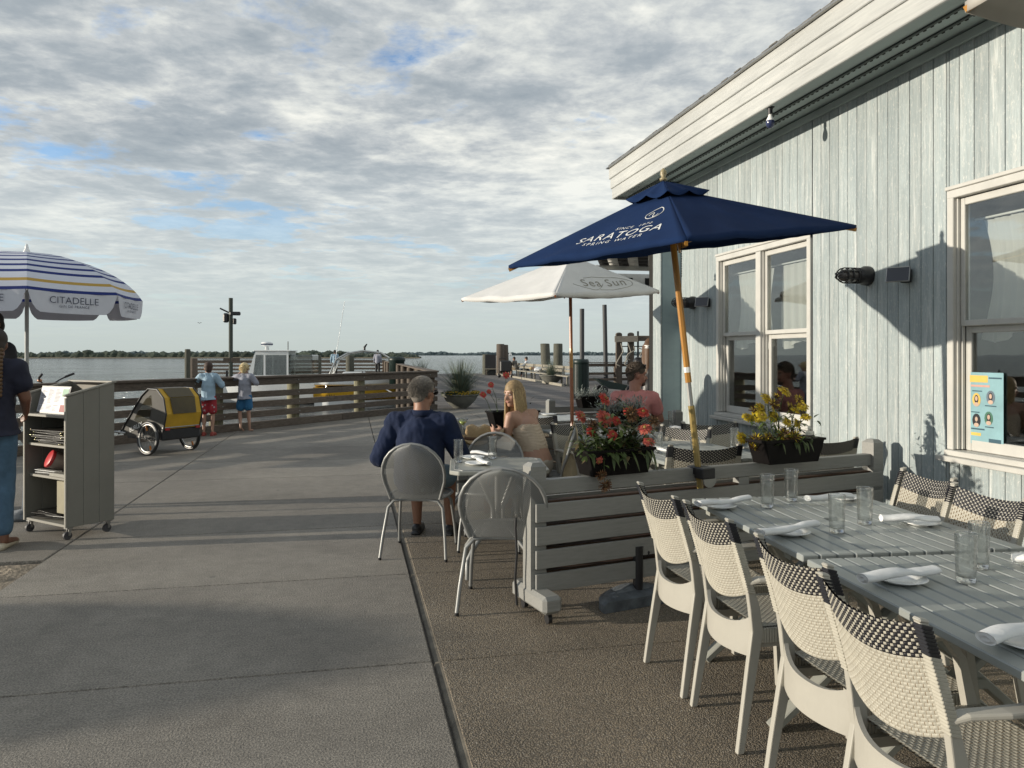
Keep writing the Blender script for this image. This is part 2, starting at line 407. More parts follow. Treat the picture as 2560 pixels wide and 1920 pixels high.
M_grey = m_grain('grey_painted_wood', (0.215, 0.218, 0.205), (0.25, 0.25, 0.235), (0.275, 0.275, 0.26), (1.5, 14, 14), 5, 0.5, 0.12, 0.05)
M_sand = mat('sand', (0.24, 0.20, 0.15), 0.95, var=0.35, scale=14, bump=1.0, bscale=22, bdist=0.03)
M_metal = mat('galvanised_metal', (0.35, 0.35, 0.34), 0.38, 0.9, var=0.1)
M_black = mat('black_plastic', (0.018, 0.018, 0.02), 0.4, var=0.2)
M_white = mat('white_gloss', (0.78, 0.78, 0.76), 0.35, var=0.03)
def m_glass(name='window_glass', tint=(0.93, 0.95, 0.94), glossy=0.15, rough=0.01, wav=0.0):
    n = NB(name); N = n.N; n.N.remove(n.b)
    tr = n.nd('ShaderNodeBsdfTransparent'); tr.inputs[0].default_value = (*tint, 1)
    gl = n.nd('ShaderNodeBsdfGlossy'); gl.inputs['Roughness'].default_value = rough
    lw = n.nd('ShaderNodeLayerWeight'); lw.inputs[0].default_value = 0.5
    f = n.math('ADD', n.math('MULTIPLY', n.math('POWER', lw.outputs['Facing'], 4.0), 1 - glossy), glossy, True)
    if wav:
        bn = n.nd('ShaderNodeBump'); bn.inputs['Strength'].default_value = wav; bn.inputs['Distance'].default_value = 0.01
        n.L.new(n.noise(2.2, 2, 0.5), bn.inputs['Height']); n.L.new(bn.outputs[0], gl.inputs['Normal'])
    mx = n.nd('ShaderNodeMixShader'); n.L.new(f, mx.inputs[0]); n.L.new(tr.outputs[0], mx.inputs[1]); n.L.new(gl.outputs[0], mx.inputs[2])
    n.L.new(mx.outputs[0], n.out.inputs[0]); return n.m
M_glass = m_glass(wav=0.07)
# ------------------------------------------------------------------ ground
WATER_Z = -1.25
b = MB(); b.box((0, 800, WATER_Z - 0.5), (9000, 9000, 1.0)); water = struct(b.build('water', M_water))
FA = G(240, 1118); FB = G(505, 1087); FC = G(1092, 1024)   # foot of the pier fence
FA = FB + (FA - FB) * 2.6
PJ = D(963, 901, 58); PJ.z = 0                                    # far end of the rail that runs out along the pier
b = MB()
poly = [(-14, -6), (12, -6), (12, 60), (PJ.x, 60)]
ground_poly = [(-16, -6), (16, -6), (16, 20.9), (FC.x, 20.9), (FC.x, FC.y), (FB.x, FB.y), (FA.x, FA.y), (-16, FA.y - 1)]
b.prism(ground_poly, -1.9, -0.024); ground = struct(b.build('ground', mat('packed_earth', (0.09, 0.08, 0.068), 0.95)))
# sand strip left of the walk
b = MB(); nx, ny = 70, 60; x0, x1, y0, y1 = -8.0, -2.2, 0.5, 6.12; vs_ = []; fs_ = []
from mathutils import noise as mn
for j in range(ny + 1):
    for i in range(nx + 1):
        x = x0 + (x1 - x0) * (i / nx) ** 0.5; y = y0 + (y1 - y0) * (j / ny) ** 0.7
        e = min(1, (x1 - x) * 6, (y1 - y) * 6)
        vs_.append((x, y, -0.012 - 0.03 * max(0, 1 - e) * 0.3 + e * (0.028 * mn.noise(Vector((x * 5, y * 5, 0))) + 0.018 * mn.noise(Vector((x * 14, y * 14, 2))))))
for j in range(ny):
    for i in range(nx): a = j * (nx + 1) + i; fs_.append((a, a + 1, a + nx + 2, a + nx + 1))
b.add(vs_, fs_, 0, True); sand = struct(b.build('sand', M_sand))
# concrete walk, one slab per joint field
walk = struct(bpy.data.objects.new('walkway', None)); COL.objects.link(walk)
g_ = 0.006
ys = [-2.4, -0.85, 0.68, 2.2, 3.72, 5.24, 6.76, 8.2, 9.68, 11.2, 12.72, 14.24, 15.76, 17.28, 18.8, 20.8]
def slab(poly, m, name, parent, top=0.0):
    bb = MB(); cx = sum(p[0] for p in poly) / len(poly); cy = sum(p[1] for p in poly) / len(poly); n = len(poly)
    ins = []
    for p in poly:
        d = Vector((cx - p[0], cy - p[1])); d.normalize(); ins.append((p[0] + d.x * 0.007, p[1] + d.y * 0.007))
    vs2 = [(p[0], p[1], -0.055) for p in poly] + [(p[0], p[1], top - 0.006) for p in poly] + [(p[0], p[1], top) for p in ins]
    fs2 = [tuple(range(2 * n, 3 * n))] + [(i, (i + 1) % n, n + (i + 1) % n, n + i) for i in range(n)] + [(n + i, n + (i + 1) % n, 2 * n + (i + 1) % n, 2 * n + i) for i in range(n)]
    bb.add(vs2, fs2); return bb.build(name, m, parent)
xs_walk = [(-2.2, 0.39)]
for i in range(len(ys) - 1):
    a, c = ys[i] + g_, ys[i + 1] - g_
    cols = [(-2.2, 0.39)]
    if a >= 6.1: cols.insert(0, (-4.8, -2.2)); cols.insert(0, (-7.4, -4.8)); cols.insert(0, (-10, -7.4))
    if a < 6.2 and c > 6.2: cols.insert(0, (-4.8, -2.2)); cols.insert(0, (-7.4, -4.8))
    if a >= 9.6: cols += [(0.39, 2.99), (2.99, 5.6), (5.6, 8.2)]
    for (u0, u1) in cols:
        aa = max(a, 6.14) if u1 <= -2.1 else a
        p = [(u0 + g_, aa), (u1 - g_, aa), (u1 - g_, c), (u0 + g_, c)]
        for l0, l1 in ((FA, FB), (FB, FC)):
            p = clip_poly(p, l0, l1) if p else p
        if len(p) < 3: continue
        slab(p, M_conc, 'concrete_slab', walk)
patio = struct(bpy.data.objects.new('patio', None)); COL.objects.link(patio)
for i in range(len(ys) - 1):
    a, c = ys[i] + g_ * .6, ys[i + 1] - g_ * .6
    if a > 9.6: break
    for (u0, u1) in ((0.425, 2.2), (2.2, 3.99)):
        p = [(u0 + g_ * .3, a), (u1 - g_ * .3, a), (u1 - g_ * .3, c), (u0 + g_ * .3, c)]
        slab(p, M_agg, 'aggregate_slab', patio, top=-0.002)
b = MB(); n_ = 160; vs_ = []
for i in range(n_ + 1):
    y = -2.4 + 12.05 * i / n_; vs_ += [(0.394 + 0.006 * mn.noise(Vector((y * 3, 1, 0))), y, -0.03), (0.400 + 0.005 * mn.noise(Vector((y * 4, 1, 0))), y, -0.009), (0.428 + 0.004 * mn.noise(Vector((y * 5, 7, 0))), y, -0.006)]
b.add(vs_, [(i * 3 + k, i * 3 + k + 1, i * 3 + k + 4, i * 3 + k + 3) for i in range(n_) for k in range(2)], 0, True); struct(b.build('mortar_strip', mat('old_mortar', (.13, .115, .09), .9, var=.35, scale=7, bump=.8, bscale=60)))
# boardwalk on the pier
b = MB(); dk = [(FC.x - 0.1, 20.8), (16, 20.8), (14, 66), (PJ.x, PJ.y), ]
b.prism([(FC.x - 0.1, 20.815), (15, 20.815), (15, 30), G(1700, 940).to_2d()[:], G(1240, 933.0)[:2], (PJ.x, PJ.y)], -0.12, 0.0)
struct(b.build('boardwalk', M_deck))
b = MB(); 
for k in range(14):
    p = Vector((FC.x, 21, 0)).lerp(Vector((PJ.x + 0.6, PJ.y - 1, 0)), k / 13); b.cap((p.x + 0.25, p.y, -1.7), (p.x + 0.25, p.y, -0.13), 0.14)
struct(b.build('pier_piles', M_pile))
b = MB(); b.beam((FA.x, FA.y, -0.62), (FB.x, FB.y, -0.62), 0.1, 1.0); b.beam((FB.x, FB.y, -0.62), (FC.x, FC.y, -0.62), 0.1, 1.0)
struct(b.build('bulkhead', M_wood))
# ------------------------------------------------------------------ far shores
M_far = mat('far_scrub', (0.055, 0.070, 0.052), 0.95, var=0.5, scale=0.03)  # lighter tone of distance haze put into the scrub colour
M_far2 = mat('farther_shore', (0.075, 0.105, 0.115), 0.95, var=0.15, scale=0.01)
M_beach = mat('far_beach_sand', (0.22, 0.19, 0.14), 0.9)
def shore(x0, x1, z, h0, h1, m, name, seed, n, rmin, rmax, thin=1.0):
    rr = random.Random(seed); bb = MB(); M = Matrix.Rotation(0, 3, 'X')
    ico = [(0.0, 0, 1), (0.89, 0, .45), (.28, .85, .45), (-.72, .53, .45), (-.72, -.53, .45), (.28, -.85, .45), (.72, .53, -.45), (-.28, .85, -.45), (-.89, 0, -.45), (-.28, -.85, -.45), (.72, -.53, -.45), (0, 0, -1)]
    fi = [(0, 1, 2), (0, 2, 3), (0, 3, 4), (0, 4, 5), (0, 5, 1), (1, 6, 2), (2, 7, 3), (3, 8, 4), (4, 9, 5), (5, 10, 1), (6, 7, 2), (7, 8, 3), (8, 9, 4), (9, 10, 5), (10, 6, 1), (11, 7, 6), (11, 8, 7), (11, 9, 8), (11, 10, 9), (11, 6, 10)]
    for k in range(n):
        px = x0 + (x1 - x0) * (k + rr.random()) / n; zz = z * (1 + rr.random() * 0.05)
        env = 0.30 + 0.85 * max(0.0, mn.noise(Vector((px * 0.016, seed, 0))) + 0.30) + 0.45 * mn.noise(Vector((px * 0.07, seed, 4)))
        if px > x1 - 60: env *= thin + (1 - thin) * (x1 - px) / 60
        hh = h0 + (h1 - h0) * max(0.02, min(1.2, env)) * (0.55 + 0.45 * rr.random()); c = C2W((px - CXP) * zz / F, zz, 0)
        rad = rmin + (rmax - rmin) * rr.random()
        zc = WATER_Z + hh - rad * .6; s_ = rr.uniform(0.8, 1.6)
        bb.add([(c.x + v[0] * rad * s_ * rr.uniform(.7, 1.3), c.y + v[1] * rad, max(WATER_Z, zc + v[2] * rad * rr.uniform(.6, 1.1))) for v in ico], fi)
        if rr.random() < 0.9:
            bb.add([(c.x + v[0] * rad * 1.8, c.y + v[1] * rad, max(WATER_Z - .1, WATER_Z + hh * .35 + v[2] * hh * .45)) for v in ico], fi)
    return stuff(bb.build(name, m, fix=False))
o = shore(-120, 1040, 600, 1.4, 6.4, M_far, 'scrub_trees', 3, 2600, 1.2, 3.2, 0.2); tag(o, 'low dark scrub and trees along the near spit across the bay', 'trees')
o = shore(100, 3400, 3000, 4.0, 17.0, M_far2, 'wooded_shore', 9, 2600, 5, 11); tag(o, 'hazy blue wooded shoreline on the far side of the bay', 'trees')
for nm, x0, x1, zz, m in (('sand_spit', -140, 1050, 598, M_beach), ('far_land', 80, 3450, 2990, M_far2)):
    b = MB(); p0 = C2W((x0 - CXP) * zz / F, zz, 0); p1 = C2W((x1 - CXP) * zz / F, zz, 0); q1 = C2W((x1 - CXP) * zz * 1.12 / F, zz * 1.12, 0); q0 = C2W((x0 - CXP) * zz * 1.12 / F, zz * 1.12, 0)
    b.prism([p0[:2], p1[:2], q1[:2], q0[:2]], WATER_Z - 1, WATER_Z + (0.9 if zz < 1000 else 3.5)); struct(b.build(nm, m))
# ------------------------------------------------------------------ the restaurant building
bl = thing('restaurant_building', 'pale blue board clad restaurant with white fascia beside the patio', 'building', (WX, 5, 0))
def P(x, y, z): return (x - WX, y - 5, z)
ZS = WL(1708, 453).z
W1 = [WL(2030, 700).y, WL(1794, 700).y, 0.80, 2.575]; W2 = [WL(2373, 700).y - 1.72, WL(2373, 700).y, 0.79, 2.60]
YC = WL(1703, 700).y
def wall_piece(y0, y1, z0, z1, m, name, x0=0.022, x1=0.16):
    bb = MB(); bb.box(P(WX + (x0 + x1) / 2, (y0 + y1) / 2, (z0 + z1) / 2), (x1 - x0, y1 - y0, z1 - z0)); return bb.build(name, m, bl)
YN, YF = -1.5, YC + 1.1
segs = []
for (a, c) in ((YN, W2[0]), (W2[1], W1[0]), (W1[1], YF)): segs.append((a, c, 0, ZS))
for W_ in (W1, W2): segs += [(W_[0], W_[1], 0, W_[2]), (W_[0], W_[1], W_[3], ZS)]
bb = MB()
for (a, c, e, f_) in segs: bb.box(P(WX + 0.095, (a + c) / 2, (e + f_) / 2), (0.13, c - a, f_ - e))
bb.build('wall', M_dark, bl)
bw = 0.1185; k = 0; y = YC - 0.004; meshes = {}
def board(y0, y1, z0, z1):
    ln = round(z1 - z0, 3); wd = round(y1 - y0, 3)
    if wd < 0.01 or ln < 0.02: return
    key = (ln, wd)
    if key not in meshes:
        q = MB(); q.box((0, 0, 0), (0.022, wd - 0.0045, ln), bev=0.003); me = q.mesh('siding_board'); me.materials.append(M_board); meshes[key] = me
    o = obj('siding_board', meshes[key], None, bl); o.location = P(WX + 0.011 + rnd.uniform(-.0012, .0012), (y0 + y1) / 2, (z0 + z1) / 2)
while y > YN:
    y0 = y - bw * rnd.uniform(0.96, 1.04)
    done = False
    for W_ in (W1, W2):
        if y0 < W_[1] and y > W_[0]:
            a, c = max(y0, W_[0] ), min(y, W_[1])
            board(a, c, 0.02, W_[2] - 0.002); board(a, c, W_[3] + 0.002, ZS)
            if y0 < W_[0]: board(y0, W_[0], 0.02, ZS)
            if y > W_[1]: board(W_[1], y, 0.02, ZS)
            done = True
    if not done: board(y0, y, 0.02, ZS)
    y = y0
# corner pier
CX0 = 3.70
b = MB(); b.box(P((CX0 + WX + .2) / 2, YC + 0.115, ZS / 2), (WX + .2 - CX0, 0.23, ZS - 0.01), bev=0.008); b.build('corner_pier', m_grain('pale_blue_pier_paint', (0.23, 0.30, 0.32), (0.26, 0.335, 0.355), (0.30, 0.375, 0.39), (1, 1, 2), 2, 0.6, 0.15, 0.02), bl)
b = MB(); b.box(P(CX0 - 0.012, YC + 0.118, ZS / 2), (0.02, 0.236, ZS - 0.03), bev=0.004); b.build('corner_board', M_board, bl)
b = MB(); b.box(P(WX + 3.2, YF + 0.08, ZS / 2), (6.1, 0.15, ZS)); b.build('end_wall', M_board, bl)
# soffit, fascia, roof
YE = 9.67; XF = WX - 0.52
b = MB(); b.box(P((XF + WX) / 2 + 0.02, (YN + YE) / 2, ZS + 0.03), (WX - XF + 0.04, YE - YN, 0.05)); b.build('soffit', M_soffit, bl)
for xo in (0.20, 0.34):
    b = MB(); b.box(P(XF + xo, (YN + YE) / 2, ZS - 0.001), (0.022, YE - YN - .05, 0.014)); b.build('soffit_vent', mat('vent_grey', (.07, .085, .08), .8), bl)
    b = MB(); 
    for kk in range(170): b.box(P(XF + xo + 0.022, YN + 0.2 + kk * 0.065, ZS - 0.0005), (0.01, 0.022, 0.014))
    stuff(b.build('vent_slots', M_dark, bl))
b = MB(); b.box(P(WX - 0.018, (YN + YC) / 2, ZS - 0.035), (0.03, YC - YN, 0.06), bev=0.004); b.build('frieze_board', M_soffit, bl)
zb = [3.572, 3.715, 3.85, 3.992]
for i in range(3):
    b = MB(); x_ = XF - 0.012 * i; ye = YE + 0.03 * i
    b.box(P(x_ - 0.012, (YN + ye) / 2, (zb[i] + zb[i + 1]) / 2 + 0.006), (0.03, ye - YN, zb[i + 1] - zb[i] + 0.0), bev=0.006); b.build('fascia_board', M_fascia, bl)
    b = MB(); b.box(P(x_ + 3.0, ye + 0.0, (zb[i] + zb[i + 1]) / 2 + 0.006), (6.0, 0.03, zb[i + 1] - zb[i] - .002), bev=0.006); b.build('fascia_board', M_fascia, bl)
M_roof = mat('asphalt_shingle', (0.13, 0.125, 0.115), 0.9, var=0.4, scale=12, bump=0.6)
b = MB(); b.box(P(XF - 0.055, (YN + YE) / 2, 4.004), (0.06, YE - YN + 0.16, 0.014)); b.build('drip_edge', M_metal, bl)
b = MB(); q = [P(XF - 0.05, YN, 4.010), P(XF - 0.05, YE + 0.07, 4.010), P(XF + 6.2, YE + 0.09, 4.5), P(XF + 6.2, YN, 4.5)]
b.add(q + [(p[0], p[1], p[2] + 0.018) for p in q], [(0, 1, 2, 3), (4, 5, 6, 7), (0, 1, 5, 4), (1, 2, 6, 5), (2, 3, 7, 6), (3, 0, 4, 7)])
for kk in range(95):
    b.box(P(XF + 0.015, YN + 0.06 + kk * 0.118, 4.034 + rnd.uniform(0, .008)), (0.16, 0.112, 0.012), (0, rnd.uniform(-.15, 0), 0))
b.build('roof', M_roof, bl)
# windows
def window(W_, n_sash, lab):
    wt = bpy.data.objects.new('window', None); COL.objects.link(wt); wt.parent = bl; wt.location = P(WX, W_[0], W_[2]); tag(wt, lab, None)
    WW = W_[1] - W_[0]; HH = W_[3] - W_[2]
    def pb(nm, m, boxes, bev=0.004):
        q = MB()
        for (x0, x1, y0, y1, z0, z1) in boxes: q.box(((x0 + x1) / 2, (y0 + y1) / 2, (z0 + z1) / 2), (x1 - x0, y1 - y0, z1 - z0), bev=bev)
        return q.build(nm, m, wt)
    pb('window_frame', M_trim, [(-0.02, 0.06, 0, 0.055, 0.075, HH), (-0.02, 0.06, WW - 0.055, WW, 0.075, HH), (-0.022, 0.06, 0.0, WW, HH - 0.052, HH + 0.002),
        (-0.03, 0.02, -0.01, WW + 0.01, HH + 0.004, HH + 0.03), (-0.018, 0.058, WW / 2 - 0.045, WW / 2 + 0.045, 0.075, HH - 0.054)])
    pb('window_sill', M_trim, [(-0.085, 0.14, -0.03, WW + 0.03, 0.0, 0.035), (-0.045, 0.13, 0.0, WW, 0.037, 0.073)])
    sw = (WW - 0.055 * 2 - 0.09) / 2; mz = 0.90
    for s in range(2):
        y0 = 0.055 + s * (sw + 0.09); y1 = y0 + sw
        for k2 in range(3):   # stepped jambs
            pb('jamb', M_trim, [(0.008 + .026 * k2, 0.030 + .026 * k2, y0 + 0.012 * k2, y0 + 0.012 * k2 + 0.012, 0.08, HH - .056), (0.008 + .026 * k2, 0.030 + .026 * k2, y1 - 0.012 * k2 - .012, y1 - 0.012 * k2, 0.08, HH - .056)], 0.002)
        a, c = y0 + 0.012, y1 - 0.012
        pb('upper_sash', M_trim, [(0.028, 0.056, a, a + 0.035, mz, HH - 0.055), (0.028, 0.056, c - 0.035, c, mz, HH - 0.055), (0.028, 0.056, a + .036, c - .036, HH - 0.105, HH - 0.056), (0.024, 0.056, a + .036, c - .036, mz, mz + 0.04)])
        a2, c2 = y0 + 0.024, y1 - 0.024
        pb('lower_sash', M_trim, [(0.062, 0.09, a2, a2 + 0.04, 0.075, mz), (0.062, 0.09, c2 - 0.04, c2, 0.075, mz), (0.062, 0.09, a2 + .041, c2 - .041, mz - 0.045, mz - 0.002), (0.062, 0.09, a2 + .041, c2 - .041, 0.076, 0.15)])
        pb('pane', M_glass, [(0.040, 0.044, a + 0.03, c - 0.03, mz + 0.035, HH - 0.1)], 0)
        pb('pane', M_glass, [(0.074, 0.078, a2 + 0.035, c2 - 0.035, 0.145, mz - 0.04)], 0)
    # curtains inside
    for s in range(2):
        y0 = 0.055 + s * (sw + 0.09)
        q = MB(); n1, n2 = 44, 10; vv = []; ff = []
        a_, b_ = (0.03, sw - 0.03)
        for j in range(n2 + 1):
            t = j / n2
            for i in range(n1 + 1):
                u = i / n1; narrow = 1 - 0.25 * math.sin(math.pi * t) * (1 if s else -0.2)
                yy = y0 + (a_ + b_) / 2 + (u - .5) * (b_ - a_) * narrow
                vv.append((0.20 + 0.016 * math.sin(u * 34 + 1.5 * s) * (0.5 + t) + 0.008 * math.sin(u * 71 + t * 3), yy, HH - 0.20 - t * (0.78 + .04 * math.sin(u * 9))))
        for j in range(n2):
            for i in range(n1): a0 = j * (n1 + 1) + i; ff.append((a0, a0 + 1, a0 + n1 + 2, a0 + n1 + 1))
        q.add(vv, ff, 0, True); q.build('curtain', M_curt, wt)
    q = MB(); q.tube([(0.19, 0.02, HH - 0.185), (0.19, WW - 0.02, HH - 0.185)], 0.008, 6); q.build('curtain_rod', M_white, wt)
    return wt
def m_curtain():
    n = NB('sheer_curtain'); n.N.remove(n.b); d = n.nd('ShaderNodeBsdfDiffuse'); d.inputs[0].default_value = (0.93, 0.92, 0.88, 1)
    t = n.nd('ShaderNodeBsdfTranslucent'); t.inputs[0].default_value = (0.6, 0.6, 0.56, 1); tp = n.nd('ShaderNodeBsdfTransparent')
    m1 = n.nd('ShaderNodeMixShader'); m1.inputs[0].default_value = 0.4; n.L.new(d.outputs[0], m1.inputs[1]); n.L.new(t.outputs[0], m1.inputs[2])
    m2 = n.nd('ShaderNodeMixShader'); m2.inputs[0].default_value = 0.06; n.L.new(m1.outputs[0], m2.inputs[1]); n.L.new(tp.outputs[0], m2.inputs[2]); n.L.new(m2.outputs[0], n.out.inputs[0]); return n.m
M_curt = m_curtain()
win1 = window(W1, 2, 'double sash window farther along the wall behind the blue umbrella'); win2 = window(W2, 2, 'nearer double sash window with a poster taped inside')
# room behind the glass
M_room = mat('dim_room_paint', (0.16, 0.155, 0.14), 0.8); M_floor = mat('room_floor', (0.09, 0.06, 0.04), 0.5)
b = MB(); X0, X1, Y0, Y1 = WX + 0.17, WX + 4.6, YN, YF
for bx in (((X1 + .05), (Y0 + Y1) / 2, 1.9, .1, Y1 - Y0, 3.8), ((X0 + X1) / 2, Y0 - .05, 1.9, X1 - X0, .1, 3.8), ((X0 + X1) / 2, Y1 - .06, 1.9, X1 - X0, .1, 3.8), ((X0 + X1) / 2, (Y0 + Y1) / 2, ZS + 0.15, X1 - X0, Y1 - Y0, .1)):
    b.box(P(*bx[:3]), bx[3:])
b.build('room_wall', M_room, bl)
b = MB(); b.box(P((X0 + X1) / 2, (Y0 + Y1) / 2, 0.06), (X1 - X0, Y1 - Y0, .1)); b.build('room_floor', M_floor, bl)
# poster inside the near window
def poster():
    tl = WL(2431, 930, WX + 0.10); br = WL(2497, 1068, WX + 0.10); yl = tl.y; wdt = 0.285; z1 = tl.z; z0 = z1 - 0.47
    t = thing('poster', 'blue and yellow paper poster with four portraits taped inside the window', 'poster', (WX + 0.075 - .012, yl - wdt / 2, z0))
    b = MB(); b.box((0, 0, 0.235), (0.0015, wdt, 0.47)); b.build('paper', mat('poster_blue', (0.22, 0.38, 0.42), 0.5, var=0.15, scale=5), t)
    b = MB(); X = -0.0016
    def rect(y0, y1, za, zb_, mi): b.add([(X, y0, za), (X, y1, za), (X, y1, zb_), (X, y0, zb_)], [(0, 1, 2, 3)], mi)
    rect(wdt / 2 - .02, wdt / 2 - .165, .405, .45, 0); rect(wdt / 2 - .03, wdt / 2 - .11, .055, .075, 0)
    rect(wdt / 2 - .03, wdt / 2 - .18, .375, .388, 1); rect(-.03, -.13, .43, .44, 2); rect(wdt / 2 - .03, wdt / 2 - .14, .094, .104, 2); rect(-.03, -.125, .02, .045, 2)
    rect(wdt / 2 - .04, wdt / 2 - .12, .344, .351, 2); rect(-.0, -.09, .252, .259, 2); rect(wdt / 2 - .03, wdt / 2 - .10, .205, .212, 2); rect(.0, -.07, .115, .122, 2)
    for (yy, zz, c1) in ((0.068, .29, 0), (-.045, .31, 3), (.068, .155, 4), (-.03, .175, 5)):
        for (ry, rz, dz, mi, xx) in ((.034, .045, 0, c1, 0), (.017, .028, .004, 4, .0004), (.011, .016, .008, 6, .0008), (.020, .014, -.030, 6, .0006)):
            n = 14; b.add([(X - .0004 - xx, yy + ry * math.cos(2 * math.pi * i / n), zz + dz + rz * math.sin(2 * math.pi * i / n)) for i in range(n)], [tuple(range(n))], mi)
    stuff(b.build('print', [mat('poster_yellow', (0.62, 0.42, 0.10), .5), mat('poster_pink', (.55, .3, .25), .5), mat('poster_ink', (.04, .09, .12), .5), mat('poster_slate', (.12, .16, .2), .5), mat('poster_black', (.02, .02, .025), .5), mat('poster_green', (.06, .16, .11), .5), mat('poster_skin', (.5, .36, .28), .5)], t))
poster()
# awning on the far end of the building
aw = thing('striped_awning', 'black and white striped awning with a white beam beyond the corner pier', 'awning', (4.0, 10.4, 0))
M_ablk = mat('awning_black', (0.02, 0.02, 0.022), 0.8); M_awh = mat('awning_white', (0.75, 0.74, 0.70), 0.8)
AZ = 12.6; aL = D(1500, 664, AZ); aU = D(1466, 640, 9.9)
nst = 22; b = MB()
def aw_pt(u, t):
    lo = aL + Vector((math.cos(0), 0, 0)) * u; hi = aU + Vector((u, 0, 0)); p = hi.lerp(lo, t); p.z = lo.z + (3.02 - lo.z) * (1 - t ** 1.6); return p - Vector((4.0, 10.4, 0))
for i in range(nst):
    q = MB(); u0, u1 = i * .17, (i + 1) * .17
    for j in range(8): q.add([aw_pt(u0, j / 8), aw_pt(u1, j / 8), aw_pt(u1, (j + 1) / 8), aw_pt(u0, (j + 1) / 8)], [(0, 1, 2, 3)], 0, True)
    o = q.build('canopy_stripe', [M_ablk, M_awh][i % 2], aw); sm = o.modifiers.new('s', 'SOLIDIFY'); sm.thickness = 0.006
L_ = aL - Vector((4.0, 10.4, 0))
b = MB(); b.box((L_.x + 1.9, L_.y, L_.z - .03), (4.0, .09, .075), bev=.01); b.build('front_bar', M_awh, aw)
b = MB(); b.box((L_.x + 2.25, L_.y + .35, L_.z - .27), (3.9, .08, .36)); b.build('valance_wall', M_awh, aw)
for xx in (.62, .98, 1.34, 1.7): b = MB(); b.box((L_.x + xx, L_.y + .30, L_.z - .26), (.13, .02, .20)); b.build('opening', M_dark, aw)
b = MB(); b.box((L_.x + 3.9, L_.y + .35, (L_.z - .3) / 2), (.12, .12, L_.z - .35)); b.build('post', M_awh, aw)
# ------------------------------------------------------------------ woven arm chairs
M_cream = mat('cream_resin', (0.375, 0.36, 0.315), 0.45, var=0.06, scale=5)
M_weave = mat('cream_weave', (0.39, 0.37, 0.31), 0.5, var=0.10, scale=30)
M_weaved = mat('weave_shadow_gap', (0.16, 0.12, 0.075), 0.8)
M_weaveb = mat('black_weave', (0.013, 0.013, 0.017), 0.35)
def weave_sheet(nx, nz, surf, black_rows=0, thick=1, amp=0.0032, dash=True):
    """surf(u, v, s) -> (point, normal); two-sided basket weave with strands as relief"""
    b = MB(); sx = nx * 3; sz = nz * 3
    for side in (1, -1):
        base = len(b.v); vs = []
        for j in range(sz + 1):
            for i in range(sx + 1):
                ci, fi = divmod(i, 3); cj, fj = divmod(j, 3); h = 0.0
                if fi and fj: h = amp * (1.0 if (ci + cj) % 2 == 0 else 0.6)
                elif fi and not fj: h = amp * 0.1
                elif fj: h = amp * (-0.35 if ci % 2 else 0.15)
                else: h = -amp * 0.4
                p, n = surf(i / sx, j / sz); vs.append(p + n * side * (0.004 + h))
        fs = []; mi = []
        for j in range(sz):
            for i in range(sx):
                a = j * (sx + 1) + i; q = (a, a + 1, a + sx + 2, a + sx + 1); ci, fi = divmod(i, 3); cj, fj = divmod(j, 3)
                odd = (ci + cj) % 2
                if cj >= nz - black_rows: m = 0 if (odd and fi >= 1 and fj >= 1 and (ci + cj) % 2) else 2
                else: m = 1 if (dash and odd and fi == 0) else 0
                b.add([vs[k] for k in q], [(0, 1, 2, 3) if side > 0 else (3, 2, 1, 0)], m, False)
    return b
def weld(o):
    bm = bmesh.new(); bm.from_mesh(o.data); bmesh.ops.remove_doubles(bm, verts=bm.verts, dist=1e-5); bm.to_mesh(o.data); bm.free(); return o
HWC = 0.185
def back_y(z): return -0.185 - 0.115 * ((z - 0.45) / 0.43) ** 1.3 if z > 0.45 else -0.185
